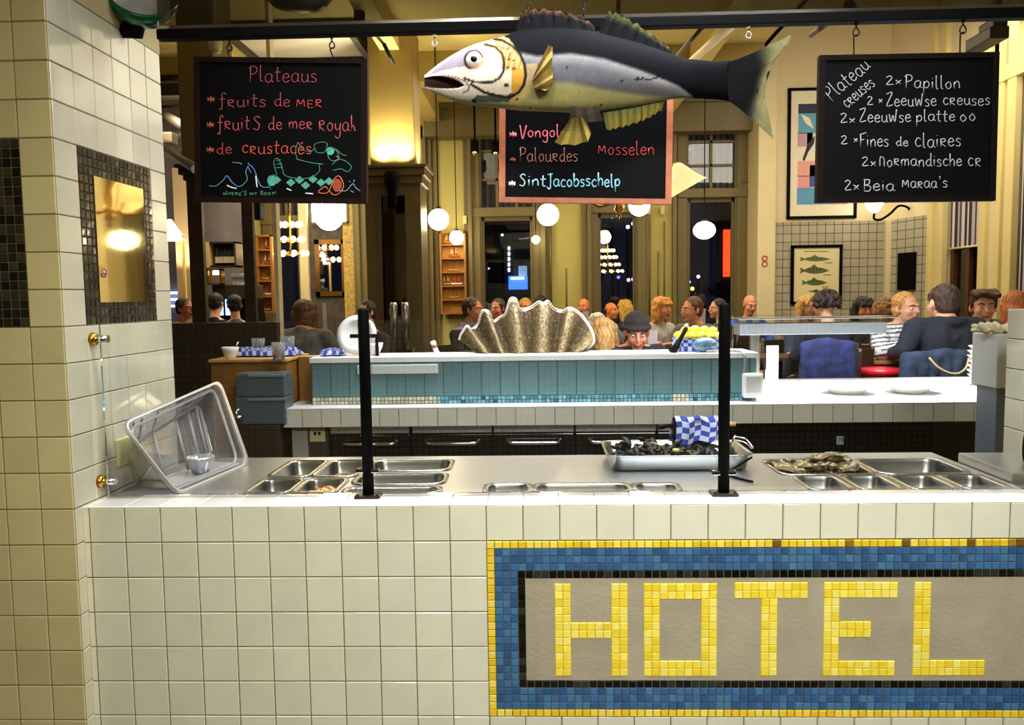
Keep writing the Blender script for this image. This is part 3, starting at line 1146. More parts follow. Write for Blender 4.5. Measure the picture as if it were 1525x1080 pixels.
def words(b, text, px0, py0, px1, h, Y, r, rot=0.0, rgb=None):
    """letter a line of writing whose baseline runs from px0 to px1 at height py0 on the board at depth Y"""
    if rgb:
        b.setc(*rgb)
    tot = sum(0.42 if c == ' ' else G[c][0] + .1 for c in text)
    k = (px1 - px0) / tot
    ca, sa = math.cos(rot), math.sin(rot)
    x = 0
    for c in text:
        if c == ' ':
            x += .42
            continue
        w, st = G[c]
        dy = random.uniform(-.05, .05)
        for s in st:
            if len(s) > 2:
                pts = spline([(p[0], p[1], 0) for p in s], 5)
            else:
                pts = [Vector((p[0], p[1], 0)) for p in s]
            P = []
            for p in pts:
                ux, uy = (x + p.x) * k, (p.y + dy) * h
                P.append(at(px0 + ux * ca - uy * sa, py0 - uy * ca - ux * sa, Y))
            b.tube(P, r, 5)
        x += w + .1


def strokes(b, pl, Y, r, rgb, sm=True):
    b.setc(*rgb)
    for s in pl:
        P = [Vector((x, y, 0)) for x, y in s]
        if sm and len(P) > 2:
            P = spline(P, 5)
        b.tube([at(p.x, p.y, Y) for p in P], r, 5)


def board(pxc, Yf, label, frame_mat, hooks):
    """framed blackboard; pxc = pixel corners TL,TR,BR,BL"""
    TL, TR, BR, BL = [at(x, y, Yf) for x, y in pxc]
    c = (TL + TR + BR + BL) / 4
    t = thing('chalkboard', label, 'chalkboard', (c.x, Yf, BL.z))
    fw = 0.02
    q = [TL, TR, BR, BL]
    inn = [p + (c - p).normalized() * fw * 1.35 for p in q]
    b = MB()
    dY = Vector((0, 0.024, 0))
    for i in range(4):
        j = (i + 1) % 4
        A_, B_, C_, D_ = q[i], q[j], inn[j], inn[i]
        b.quad(D_, C_, B_, A_)
        b.quad(A_ + dY, B_ + dY, C_ + dY, D_ + dY)
        b.quad(A_, B_, B_ + dY, A_ + dY)
        b.quad(D_ + dY, C_ + dY, C_, D_)
    b.build('frame', frame_mat, t)
    b = MB()
    dS = Vector((0, 0.008, 0))
    b.quad(inn[3] + dS, inn[2] + dS, inn[1] + dS, inn[0] + dS)
    b.quad(q[0] + dY * .99, q[1] + dY * .99, q[2] + dY * .99, q[3] + dY * .99)
    b.build('writing_surface', mat('blackboard', (6, 6, 8), 0.5, var=0.2, vscale=5, spec=.06), t)
    b = MB()
    for hx_ in hooks:
        top = TL.lerp(TR, 0.5).z
        b.tube(spline([(hx_ + .004, BY, 2.405), (hx_ - .006, BY, 2.40), (hx_ - .004, BY + .008, 2.388), (hx_, BY + .015, top - .004)], 5), 0.0026, 6)
    if hooks:
        b.build('hanging_wire', mat('dark_iron', (40, 36, 30), .45, .8), t)
    return t, Yf + 0.0065


M_FR1 = mat('dark_red_frame', (26, 11, 9), 0.6, var=0.3, vscale=30, spec=.07)
M_FR2 = mat('red_brown_frame', (168, 92, 58), 0.5, var=0.25, vscale=30)
M_FR3 = mat('black_brown_frame', (16, 9, 7), 0.6, var=0.3, vscale=30, spec=.07)
M_CHALK = mat('chalk', rough=0.9, vc=True)
RAD = 0.0017
# hooks: four carry boards, two are bare
hL1 = eye_hook(341, 50, 'iron eye hook holding the left corner of the left chalkboard', 'eye hooks under the rail')
hL2 = eye_hook(494, 52, 'iron eye hook holding the right corner of the left chalkboard', 'eye hooks under the rail')
eye_hook(647, 50, 'bare bright eye hook hanging above the fish snout', 'eye hooks under the rail', light=True)
eye_hook(1115, 50, 'bare eye hook hanging above the fish tail', 'eye hooks under the rail', light=True)
hR1 = eye_hook(1275, 48, 'iron eye hook holding the left corner of the right chalkboard', 'eye hooks under the rail', 0.013)
hR2 = eye_hook(1434, 46, 'iron eye hook holding the right corner of the right chalkboard', 'eye hooks under the rail', 0.013)
hM1 = eye_hook(800, 48, 'eye hook holding the middle chalkboard behind the fish', 'eye hooks under the rail')
hM2 = eye_hook(950, 48, 'eye hook holding the right side of the middle chalkboard', 'eye hooks under the rail')

TL_ = None


def line_part(parent, label, *ws):
    b = MB()
    for w in ws:
        words(b, *w)
    o = b.build('text_line', M_CHALK, parent)
    o['label'] = label


t, Yw = board([(288, 84), (547, 87), (546, 303), (290, 300)], 0.38, 'left hanging chalkboard headed Plateaus with pink writing and a chalk sea drawing', M_FR1, [hL1, hL2])
pk, pk2, og = (166, 70, 80), (176, 74, 88), (184, 84, 64)
b = MB()
line_part(t, 'chalk line reading Plateaus',
          ('Plateaus', 370, 122, 474, 24, Yw, RAD, -0.01, pk))
line_part(t, 'chalk line reading fruits de MER',
          ('*', 308, 155, 322, 15, Yw, RAD, 0, og),
          ('fruits', 325, 159, 398, 20, Yw, RAD, 0, pk),
          ('de', 408, 159, 434, 20, Yw, RAD, 0, pk),
          ('MER', 441, 160, 482, 18, Yw, RAD, 0, (196, 70, 70)))
line_part(t, 'chalk line reading fruit S de mer Royal',
          ('*', 307, 192, 321, 16, Yw, RAD * 1.1, 0, og),
          ('fruit', 323, 194, 374, 22, Yw, RAD * 1.1, 0, pk2),
          ('S', 376, 194, 391, 20, Yw, RAD * 1.1, 0, pk2),
          ('de mer', 399, 193, 467, 20, Yw, RAD * 1.1, 0, pk2),
          ('RoyaL', 474, 196, 532, 24, Yw, RAD * 1.1, 0, pk2))
line_part(t, 'chalk line reading de crustacés',
          ('*', 307, 229, 321, 15, Yw, RAD, 0, og),
          ('de', 322, 229, 347, 17, Yw, RAD, 0, (182, 60, 66)),
          ('crustac\xe9s', 360, 229, 466, 21, Yw, RAD, 0, (214, 84, 60)))
b = MB()
r2 = 0.0016
strokes(b, [[(311, 277), (322, 277), (333, 268), (338, 262), (346, 272), (357, 278), (368, 268), (366, 256), (370, 247)],
            [(346, 242), (356, 243), (360, 245)], [(369, 243), (378, 252), (384, 268), (390, 278), (400, 279)], [(369, 248), (374, 258)]], Yw, r2, (92, 140, 186))
strokes(b, [[(338, 276), (344, 279), (352, 281)], [(381, 262), (382, 272), (383, 279)], [(427, 281), (434, 284)], [(455, 288), (466, 289)]], Yw, r2 * 1.5, (226, 230, 232))
strokes(b, [[(505, 284), (516, 284), (525, 274), (530, 280), (537, 285)], [(526, 272), (528, 268)], [(520, 270), (522, 271)]], Yw, r2, (110, 150, 200))
gr = (58, 128, 106)
strokes(b, [[(403, 282), (400, 272), (404, 262), (412, 260), (409, 250), (408, 240), (413, 236), (418, 244), (421, 254), (424, 261), (436, 265), (454, 266), (468, 262), (476, 254), (475, 246), (480, 244)],
            [(441, 237), (452, 240), (466, 243), (481, 245)], [(443, 237), (440, 226), (444, 212), (449, 222), (462, 226), (467, 222)], [(470, 226), (468, 216), (478, 212), (487, 214), (484, 226), (476, 228), (470, 226)],
            [(487, 226), (495, 221), (502, 226), (504, 236), (496, 240), (490, 236), (487, 226)], [(494, 246), (504, 238), (514, 240), (523, 248), (518, 256), (508, 252), (496, 254)], [(500, 222), (509, 230), (516, 232)],
            [(412, 240), (418, 238)], [(411, 245), (420, 244)], [(411, 250), (421, 250)]], Yw, r2, gr)
b.setc(74, 156, 136)
for k, (x, y) in enumerate(((412, 268), (433, 272), (446, 268), (455, 276), (466, 267), (478, 272), (490, 270))):
    w_, h_ = 7, 6
    b.quad(at(x - w_, y, Yw - .0008), at(x, y + h_, Yw - .0008), at(x + w_, y, Yw - .0008), at(x, y - h_, Yw - .0008))
b.setc(74, 172, 150)
b.poly([at(405 + 7 * math.cos(a), 269 - 8 * math.sin(a), Yw - .0007) for a in [2 * PI * k / 14 for k in range(14)]][::-1])
b.poly([at(492 + 6 * math.cos(a), 225 - 6 * math.sin(a), Yw - .0007) for a in [2 * PI * k / 14 for k in range(14)]][::-1])
strokes(b, [[(488, 282), (484, 278), (474, 286), (486, 288), (492, 280), (497, 268), (504, 262), (510, 270), (511, 280), (504, 289), (496, 290), (490, 284)], [(522, 284), (527, 287)], [(500, 232), (506, 236)]], Yw, r2, (226, 120, 66))
b.setc(150, 62, 40)
b.poly([at(502 + 7 * math.cos(a), 276 - 10 * math.sin(a), Yw - .0007) for a in [2 * PI * k / 14 for k in range(14)]][::-1])
words(b, "WHERE'S MY BOAT!", 332, 291, 412, 6.5, Yw, 0.0011, 0, (70, 140, 110))
b.build('chalk_drawing', M_CHALK, t)

t, Yw = board([(744, 84), (1004, 86), (1000, 304), (743, 301)], 0.385, 'middle hanging chalkboard with a red brown frame, half hidden by the fish', M_FR2, [hM1, hM2])
b = MB()
R3 = RAD * 1.25
line_part(t, 'chalk line reading Vongole',
          ('*', 758, 206, 772, 15, Yw, R3, 0, (240, 130, 140)),
          ('Vongole', 774, 205, 845, 19, Yw, R3, 0, (232, 110, 124)))
line_part(t, 'chalk line reading Palourdes',
          ('*', 759, 242, 770, 11, Yw, RAD, 0, (140, 66, 40)),
          ('Palourdes', 773, 241, 862, 21, Yw, RAD, 0, (150, 92, 66)))
line_part(t, 'chalk line reading mosselen',
          ('Mosselen', 890, 231, 976, 21, Yw, RAD, 0, (176, 52, 56)))
line_part(t, 'chalk line reading Sint Jacobsschelp',
          ('*', 757, 279, 770, 14, Yw, R3, 0, (238, 244, 248)),
          ('Sint', 773, 277, 815, 18, Yw, R3 * 1.15, 0, (160, 200, 220)),
          ('Jacobsschelp', 814, 278, 925, 20, Yw, R3 * 1.15, 0, (130, 190, 214)))

t, Yw = board([(1221, 82), (1489, 77), (1483, 299), (1216, 302)], 0.38, 'right hanging chalkboard with white oyster list in chalk', M_FR3, [hR1, hR2])
b = MB()
wc = (158, 162, 165)
line_part(t, 'chalk line reading Plateau',
          ('Plateau', 1238, 152, 1318, 24, Yw, RAD, 0.72, wc))
line_part(t, 'chalk line reading creuses',
          ('creuses', 1262, 162, 1318, 21, Yw, RAD, 0.70, wc))
line_part(t, 'chalk line reading 2x Papillon',
          ('2x', 1318, 127, 1345, 16, Yw, RAD, 0, wc),
          ('Papillon', 1347, 132, 1432, 20, Yw, RAD, 0, wc))
line_part(t, 'chalk line reading 2 x ZeeuWse creuses',
          ('2', 1290, 157, 1302, 15, Yw, RAD, 0, wc),
          ('x', 1308, 155, 1316, 14, Yw, RAD, 0, wc),
          ('ZeeuWse', 1319, 158, 1396, 20, Yw, RAD, 0, wc),
          ('creuses', 1404, 157, 1476, 19, Yw, RAD, 0, wc))
line_part(t, 'chalk line reading 2x ZeeuWse platte 00',
          ('2x', 1250, 184, 1276, 17, Yw, RAD, 0, wc),
          ('ZeeuWse', 1279, 182, 1358, 20, Yw, RAD, 0, wc),
          ('platte', 1364, 181, 1424, 18, Yw, RAD, 0, wc),
          ('00', 1429, 181, 1456, 22, Yw, RAD, 0, wc))
line_part(t, 'chalk line reading 2 x Fines de Claires',
          ('2', 1251, 216, 1264, 15, Yw, RAD, 0, wc),
          ('x', 1271, 213, 1279, 14, Yw, RAD, 0, wc),
          ('Fines', 1280, 218, 1325, 21, Yw, RAD, 0, wc),
          ('de', 1334, 218, 1354, 14, Yw, RAD, 0, wc),
          ('Claires', 1362, 219, 1433, 22, Yw, RAD, 0, wc))
line_part(t, 'chalk line reading 2x Normandische CR',
          ('2x', 1282, 248, 1307, 16, Yw, RAD, 0, wc),
          ('Normandische', 1309, 248, 1434, 19, Yw, RAD, 0, wc),
          ('CR', 1441, 248, 1463, 20, Yw, RAD, 0, wc))
line_part(t, "chalk line reading 2x Beia Maraa 's",
          ('2x', 1256, 284, 1282, 18, Yw, RAD, 0, wc),
          ('Beia', 1285, 285, 1334, 19, Yw, RAD, 0, wc),
          ('Maraa', 1343, 280, 1397, 18, Yw, RAD, 0, wc),
          ("'s", 1398, 280, 1413, 18, Yw, RAD, 0, wc))

# ================================================================== THE WOODEN FISH
FY = 0.10
fish = thing('wooden_fish', 'large painted wooden fish hanging in front of the middle chalkboard', 'fish model', tuple(at(900, 120, FY)))
S = mpp(FY)


def fp(px, py, dy=0.0):
    return at(px, py, FY + dy)


# outline along the length in photo units: x, top, bottom, half thickness (px)
prof = [(632, 112.5, 132, 4), (640, 106, 135.5, 9), (651, 97, 140, 15), (661, 90, 144.5, 20), (672, 83, 149, 24), (690, 73, 154, 29), (710, 65, 158, 33), (730, 59.5, 160, 36),
        (750, 54, 162, 38), (775, 45, 165, 40), (800, 42, 166, 41), (830, 41, 167, 41), (860, 43, 168, 40), (890, 48, 165, 38), (920, 55, 161, 35), (950, 63, 157, 31),
        (975, 71, 152, 27), (1000, 80, 148, 22), (1020, 87, 146, 17), (1040, 89, 147, 13), (1060, 91, 148, 10), (1080, 91, 150, 8), (1095, 90, 154, 6)]


def interp(x):
    for i in range(len(prof) - 1):
        a, b_ = prof[i], prof[i + 1]
        if a[0] <= x <= b_[0]:
            t = (x - a[0]) / (b_[0] - a[0])
            p0 = prof[max(i - 1, 0)]
            p3 = prof[min(i + 2, len(prof) - 1)]
            out = []
            for k in (1, 2, 3):
                m0 = (b_[k] - p0[k]) / max(1e-6, b_[0] - p0[0]) * (b_[0] - a[0])
                m1 = (p3[k] - a[k]) / max(1e-6, p3[0] - a[0]) * (b_[0] - a[0])
                out.append((2 * t ** 3 - 3 * t ** 2 + 1) * a[k] + (t ** 3 - 2 * t ** 2 + t) * m0 + (-2 * t ** 3 + 3 * t ** 2) * b_[k] + (t ** 3 - t ** 2) * m1)
            return out
    return prof[-1][1:]


def lin(x, *pts):
    if x <= pts[0][0]:
        return pts[0][1]
    for (a, c), (d, e) in zip(pts, pts[1:]):
        if x <= d:
            return c + (e - c) * (x - a) / (d - a)
    return pts[-1][1]


def mixc(a, b_, t):
    t = max(0, min(1, t))
    return tuple(a[i] * (1 - t) + b_[i] * t for i in range(3))


def smooth01(t):
    t = max(0, min(1, t))
    return t * t * (3 - 2 * t)


WHT, YEL, NAVY, GREY, BEL = (226, 216, 202), (206, 172, 104), (9, 9, 13), (104, 102, 110), (178, 170, 112)


def seg_d(x, y, pl):
    best = 1e9
    for (x0, y0), (x1, y1) in zip(pl, pl[1:]):
        dx, dy = x1 - x0, y1 - y0
        t = max(0, min(1, ((x - x0) * dx + (y - y0) * dy) / (dx * dx + dy * dy)))
        best = min(best, math.hypot(x - x0 - t * dx, y - y0 - t * dy))
    return best


GILL = [(735, 58), (748, 60), (762, 68), (774, 80), (781, 96), (783, 112), (780, 127), (772, 138), (758, 145), (742, 143), (722, 138), (702, 126)]
CHEEK = [(722, 66), (738, 70), (748, 80), (751, 94), (750, 106), (744, 116), (734, 122), (724, 123), (706, 122), (692, 117)]
LIP = [(636, 113), (660, 111), (678, 115), (692, 121), (699, 128), (697, 135), (690, 138)]
CRACK = [(946, 118), (958, 117), (966, 119), (980, 115), (992, 117)]


def fish_col(x, y):
    n = random.uniform(-1, 1)
    # body
    dark = lin(x, (770, 78), (800, 84), (850, 80), (900, 88), (950, 104), (985, 117), (1010, 128), (1030, 142), (1045, 158))
    mid = lin(x, (770, 120), (850, 124), (900, 134), (960, 143), (1010, 147), (1040, 150))
    c = mixc(NAVY, (18, 18, 23), smooth01((y - 40) / 40) * .5)
    if y > dark - 3:
        g = mixc((144, 142, 142), GREY, smooth01((y - dark) / 22))
        c = mixc(c, g, (y - dark + 3) / 5)
    if y > mid - 4 and x < 1040:
        c = mixc(c, BEL, (y - mid + 4) / 7)
    if x > 1022:
        c = mixc(c, (8, 8, 11), (x - 1022) / 24 + max(0, (120 - y) / 60))
    if 790 < x < 850 and y > 140:
        c = mixc(c, (190, 176, 110), .3)
    # head
    gx = lin(y, (50, 742), (58, 758), (68, 765), (80, 775), (96, 782), (112, 784), (127, 781), (138, 773), (150, 758))
    if x < gx + 18 and x > gx - 2 and y > 95:
        c = mixc(c, (214, 178, 112), .65)
    if x < gx:
        c = WHT
        if y > 140:
            c = mixc(WHT, (170, 172, 130), smooth01((y - 138) / 16))
        if seg_d(x, y, CHEEK) < 4 or (x > lin(y, (66, 736), (80, 750), (106, 752), (122, 740), (140, 700)) and y < 138):
            if y < 104:
                c = (218, 178, 112)
                if (int(x * .35 + y * .12) % 3) == 0:
                    c = (188, 140, 80)
            elif x > 762:
                c = (214, 160, 62)
            else:
                c = (226, 214, 190)
        if y < lin(x, (634, 114), (660, 105), (690, 99), (712, 96), (724, 68)) and x < 724 and y > lin(x, (632, 117), (651, 101), (672, 87), (695, 75), (720, 67)):
            c = mixc(c, (124, 116, 132), .85 * smooth01((724 - x) / 14))
        d = math.hypot(x - 706, y - 88)
        if d < 19 and c[0] > 180:
            c = mixc((196, 150, 120), c, (d - 13) / 6)
        if 700 < x < 778 and 140 < y < 152 and seg_d(x, y, [(712, 148), (735, 149), (756, 148), (772, 140)]) < 6:
            c = (84, 92, 80)
        if 660 < x < 700 and 104 < y < 125:
            c = mixc(c, (224, 180, 150), .4)
    e = seg_d(x, y, GILL)
    if e < 2.6:
        c = mixc((40, 34, 38), c, e - 1.6)
    e = seg_d(x, y, CHEEK)
    if e < 2.3:
        c = mixc((48, 42, 48), c, e - 1.3)
    for ln in ([(742, 68), (752, 73), (760, 72)], [(753, 88), (766, 90)], [(754, 100), (770, 103)], [(760, 78), (757, 88)], LIP):
        e = seg_d(x, y, ln)
        if e < 1.5:
            c = mixc((84, 58, 46), c, e - .4)
    e = seg_d(x, y, CRACK)
    if e < 1.2 or (948 < x < 958 and abs(y - 118) < (958 - x) * .35):
        c = (30, 26, 26)
    for sx, sy, sr in ((926, 121, 2), (754, 127, 3), (706, 150, 3), (838, 106, 1.6), (844, 100, 1.6), (895, 156, 1.6), (790, 161, 1.4), (770, 148, 1.8)):
        if math.hypot((x - sx) * .8, y - sy) < sr:
            c = (56, 40, 32)
    k = 1 + .04 * n
    return srgb(*[max(0, min(255, v * k)) for v in c])


def mouth(x):
    tp = lin(x, (632, 116), (645, 113.5), (659, 113.5), (672, 116.5), (683, 121), (691, 127))
    bt = lin(x, (632, 129), (645, 131), (659, 132), (672, 132), (683, 131), (691, 127.5))
    return (tp + bt) / 2, (bt - tp) / 2


b = MB()
nx, ns = 380, 128
rg = []
pix = []
for i in range(nx + 1):
    x = 632 + (1095 - 632) * (i / nx)
    tp, bt, th = interp(x)
    cy_, hh = (tp + bt) / 2, (bt - tp) / 2
    ring, pr = [], []
    for j in range(ns):
        a = 2 * PI * j / ns
        sy, sc_ = math.sin(a), math.cos(a)
        yy = cy_ - hh * (abs(sy) ** 0.9) * (1 if sy > 0 else -1)
        dd = th * S * (abs(sc_) ** 0.75) * (-1 if sc_ > 0 else 1)
        # mouth notch
        if x < 694 and sc_ > 0:
            my, mh = mouth(x)
            if abs(yy - my) < mh:
                dd *= 1 - .7 * smooth01((mh - abs(yy - my)) / 2.2)
        ring.append(fp(x, yy, dd))
        pr.append((x, yy))
    rg.append(ring)
    pix.append(pr)


def fcolv(x, y):
    if x < 694:
        my, mh = mouth(x)
        d = abs(y - my) - mh
        if d < 0 and x < 691:
            return srgb(*mixc((84, 60, 54), (40, 26, 24), (y - my + mh) / (2 * mh + .01)))
        if d < 2.6:
            return srgb(*mixc((150, 120, 104), (240, 232, 222), min(1, d / 1.2)))
    return fish_col(x, y)


b.rings(rg, True, True, True, True)
bo_ = b.build('body', mat('fish_paint', rough=0.75, vc=True, bump=0.08, bscale=70, var=0.10, vscale=26, spec=.04), fish)
vcol = [fcolv(x, y) for pr in pix for x, y in pr]
flat = []
for lp in bo_.data.loops:
    flat.extend(vcol[lp.vertex_index] if lp.vertex_index < len(vcol) else (0, 0, 0, 1))
bo_.data.color_attributes['Col'].data.foreach_set('color', flat)
# eyes (both sides)
for s in (-1, 1):
    th = interp(706)[2] * S * 0.93
    c0 = fp(706, 88.5, s * th * 1.0)
    ey = MB()
    M_ = Matrix.Rotation(PI / 2 * (1 if s < 0 else -1), 3, 'X')
    ey.setc(240, 238, 234)
    ey.lathe([(0.0001, 0.009), (0.012, 0.008), (0.021, 0.004), (0.0255, -0.003), (0.0255, -0.016), (0.0001, -0.016)], c0, 30, M_)
    ey.setc(104, 74, 66)
    ey.lathe([(0.0255, 0.003), (0.0300, 0.001), (0.0310, -0.016), (0.0255, -0.016)], c0, 30, M_, False)
    ey.setc(10, 10, 12)
    ey.lathe([(0.0001, 0.0125), (0.006, 0.0115), (0.0105, 0.0075), (0.0115, 0.004), (0.0001, 0.004)], c0, 24, M_)
    ey.build('eye', M_VCG, fish)


# fins
def fin(name, base, tip, th, c0, c1, dy=0.0, wave=0.0, label=None, st=.15):
    """sheet between a base line and a tip line (pixel polylines of equal length), rippled and thick"""
    b = MB()
    n = len(base)
    m_ = 8
    for side in (-1, 1):
        for i in range(n - 1):
            for k in range(m_):
                Q = []
                for ii, kk in ((i, k), (i + 1, k), (i + 1, k + 1), (i, k + 1)):
                    t = kk / m_
                    px = base[ii][0] * (1 - t) + tip[ii][0] * t
                    py = base[ii][1] * (1 - t) + tip[ii][1] * t
                    tw = th * (1 - .75 * t) * side + wave * math.sin(ii * 2.1) * (.3 + .7 * t)
                    Q.append(fp(px, py, dy + tw))
                t = (k + .5) / m_
                cc = mixc(c0, c1, smooth01((t - st) / min(.6, 1 - st)))
                kx = 1 + (.12 if i % 2 else -.1) + random.uniform(-.04, .04)
                cc = srgb(*[max(0, min(255, v * kx)) for v in cc])
                b.quad(*(Q if side < 0 else Q[::-1]), smooth=False, col=cc)
    # closing edges
    for i in range(n - 1):
        for L, t in ((base, 1.0), (tip, .25)):
            b.quad(fp(*L[i], dy - th * t), fp(*L[i + 1], dy - th * t), fp(*L[i + 1], dy + th * t), fp(*L[i], dy + th * t), col=srgb(*(c0 if L is base else c1)))
    for i in (0, n - 1):
        b.quad(fp(*base[i], dy - th), fp(*base[i], dy + th), fp(*tip[i], dy + th * .25), fp(*tip[i], dy - th * .25), col=srgb(*c0))
    o = b.build(name, mat('fin_paint', rough=0.6, vc=True, spec=.06, bump=0.1, bscale=60), fish)
    if label:
        o['label'] = label
    return o


def poly_pts(pl, n):
    P = spline([(x, y, 0) for x, y in pl], 10)
    return [(P[round(i * (len(P) - 1) / (n - 1))].x, P[round(i * (len(P) - 1) / (n - 1))].y) for i in range(n)]


def ragged(pl, a):
    return [(x, y + (a if i % 2 else -a)) for i, (x, y) in enumerate(pl)]


fin('front_dorsal_fin', poly_pts([(768, 52), (800, 46), (840, 44), (890, 52)], 20), ragged(poly_pts([(776, 18), (800, 13), (840, 18), (886, 36)], 20), 1.6), 0.008, (10, 10, 14), (92, 62, 44), wave=0.004, st=.62)
fin('rear_dorsal_fin', poly_pts([(890, 50), (930, 60), (970, 74), (1004, 86)], 20), ragged(poly_pts([(908, 16), (940, 30), (975, 54), (1000, 74)], 20), 1.6), 0.008, (8, 9, 12), (84, 86, 46), wave=0.004, st=.5)
fin('pectoral_fin', poly_pts([(795, 112), (793, 122), (797, 132), (805, 133)], 9), [(817, 66), (823, 70), (823, 84), (821, 98), (824, 106), (823, 116), (824, 122), (820, 132), (812, 135)], 0.006, (96, 76, 34), (146, 124, 64), dy=-0.105, wave=0.008, label='mustard yellow fan shaped side fin')
fin('pectoral_fin', poly_pts([(795, 112), (793, 122), (797, 132), (805, 133)], 9), [(817, 66), (823, 70), (823, 84), (821, 98), (824, 106), (823, 116), (824, 122), (820, 132), (812, 135)], 0.006, (96, 76, 34), (146, 124, 64), dy=0.105, wave=0.008)
for dy in (-0.05, 0.05):
    fin('pelvic_fin', poly_pts([(850, 176), (860, 175), (872, 176)], 8), ragged(poly_pts([(826, 213), (848, 216), (874, 211), (881, 196)], 8), 1.2), 0.008, (92, 78, 38), (140, 122, 58), dy=dy, wave=0.006)
    fin('fin_stalk', poly_pts([(850, 158), (870, 160), (890, 158)], 6), poly_pts([(848, 178), (872, 182), (899, 180)], 6), 0.012, (84, 74, 66), (74, 62, 58), dy=dy)
fin('anal_fin', poly_pts([(898, 168), (930, 162), (960, 156), (990, 148)], 18), ragged(poly_pts([(903, 194), (930, 188), (960, 178), (985, 164)], 18), 1.6), 0.009, (124, 124, 72), (146, 134, 62), wave=0.004)
# tail: a solid forked sheet, navy to pale yellow at the trailing edge
b = MB()
tl_front = [(1085, 92), (1085, 98), (1084, 106), (1083, 114), (1083, 122), (1083, 130), (1084, 138), (1085, 146), (1086, 152)]
tl_mid = [(1118, 80), (1122, 92), (1126, 103), (1124, 112), (1121, 122), (1120, 134), (1114, 150), (1110, 160), (1106, 166)]
tl_back = [(1178, 52), (1176, 62), (1166, 74), (1154, 90), (1148, 104), (1141, 124), (1139, 148), (1146, 176), (1152, 208)]
tl_out0 = [(1085, 92), (1118, 84), (1146, 70), (1176, 52)]
nn = 24


def tail_pt(u, v):
    A_ = Vector((lin(v, *[(k / 8, p[0]) for k, p in enumerate(tl_front)]), lin(v, *[(k / 8, p[1]) for k, p in enumerate(tl_front)]), 0))
    M_ = Vector((lin(v, *[(k / 8, p[0]) for k, p in enumerate(tl_mid)]), lin(v, *[(k / 8, p[1]) for k, p in enumerate(tl_mid)]), 0))
    B_ = Vector((lin(v, *[(k / 8, p[0]) for k, p in enumerate(tl_back)]), lin(v, *[(k / 8, p[1]) for k, p in enumerate(tl_back)]), 0))
    return A_ * (1 - u) * (1 - 2 * u) + M_ * 4 * u * (1 - u) + B_ * u * (2 * u - 1)


for side in (-1, 1):
    for i in range(nn):
        for j in range(nn):
            Q = []
            for u, v in ((i, j), (i + 1, j), (i + 1, j + 1), (i, j + 1)):
                p = tail_pt(u / nn, v / nn)
                w = (0.013 * (1 - u / nn) + 0.004)
                Q.append(fp(p.x, p.y, side * w))
            p = tail_pt((i + .5) / nn, (j + .5) / nn)
            u = (i + .5) / nn
            cc = mixc((6, 6, 9), (116, 112, 76), smooth01((u - .5) / .36))
            if math.hypot(p.x - 1128, p.y - 137) < 3.4 or math.hypot((p.x - 1146), (p.y - 114) * .5) < 4.5:
                cc = (40, 24, 18)
            kx = 1 + random.uniform(-.08, .06)
            b.quad(*(Q if side > 0 else Q[::-1]), smooth=True, col=srgb(*[max(0, min(255, q_ * kx)) for q_ in cc]))
for j in range(nn):
    p, p2 = tail_pt(1, j / nn), tail_pt(1, (j + 1) / nn)
    b.quad(fp(p.x, p.y, -.004), fp(p2.x, p2.y, -.004), fp(p2.x, p2.y, .004), fp(p.x, p.y, .004), col=srgb(130, 120, 80))
for v in (0, 1):
    for i in range(nn):
        p, p2 = tail_pt(i / nn, v), tail_pt((i + 1) / nn, v)
        w, w2 = 0.013 * (1 - i / nn) + .004, 0.013 * (1 - (i + 1) / nn) + .004
        Q = [fp(p.x, p.y, -w), fp(p2.x, p2.y, -w2), fp(p2.x, p2.y, w2), fp(p.x, p.y, w)]
        b.quad(*(Q if v else Q[::-1]), col=srgb(60, 56, 44))
b.build('tail_fin', mat('fin_paint', vc=True), fish)
for px, py in ((787, 30), (869, 30)):
    b = MB()
    p = fp(px, 44 if px < 800 else 46)
    zz = p.z
    k = 0
    while zz < 3.18:
        b.tube([(p.x + (0.005 * math.cos(a) if k % 2 == 0 else 0), FY + (0.005 * math.cos(a) if k % 2 else 0), zz + .011 * math.sin(a)) for a in [2 * PI * m / 10 for m in range(10)]], 0.0016, 5, True)
        zz += 0.0175
        k += 1
    b.build('chain', mat('dark_iron', (40, 36, 30), .45, .8), fish)
# ================================================================== BACK COUNTER
CT = 0.955
BF = 2.15
bc = thing('back_counter', 'long back counter with a white top and a tiled front edge over dark drawers', 'counter', (0.9, 2.8, 0.0))
b = MB()
b.box((-1.18, BF + .003, CT - 0.104), (3.5, 2.62, CT - .002))
b.box((1.0, 2.62, CT - 0.104), (3.5, 3.5, CT - .002))
b.build('slab', M_STONE, bc)
b = MB()
b.box((-1.185, BF - .003, CT - .002), (3.5, 2.62, CT + .004))
b.box((1.0, 2.62, CT - .002), (3.5, 3.5, CT + .004))
b.build('white_top', mat('white_solid_top', (238, 238, 236), 0.25, coat=.2), bc)
b = MB()
tiles(b, (0, BF, 0), (1, 0, 0), (0, 0, 1), frange(-1.18, 3.5, 0.11), [CT - 0.106, CT - .003], col=(206, 204, 192), var=.04, gcol=(60, 56, 44))
b.build('tiled_edge', [M_TILE, M_GROUT], bc)
b = MB()
b.box((-1.15, BF + .06, 0.0), (-1.06, BF + .4, CT - 0.106))
b.build('end_panel', mat('grey_laminate', (150, 148, 138), .5), bc)
b = MB()
b.setc(16, 16, 17)
b.box((-0.945, BF + .11, 0.0), (1.36, BF + .5, CT - 0.108))
b.box((1.36, BF + .25, 0.0), (3.5, BF + 1.2, CT - 0.108))
b.build('dark_carcass', mat('black_cabinet', (9, 9, 11), 0.5, spec=.12), bc)
b = MB()
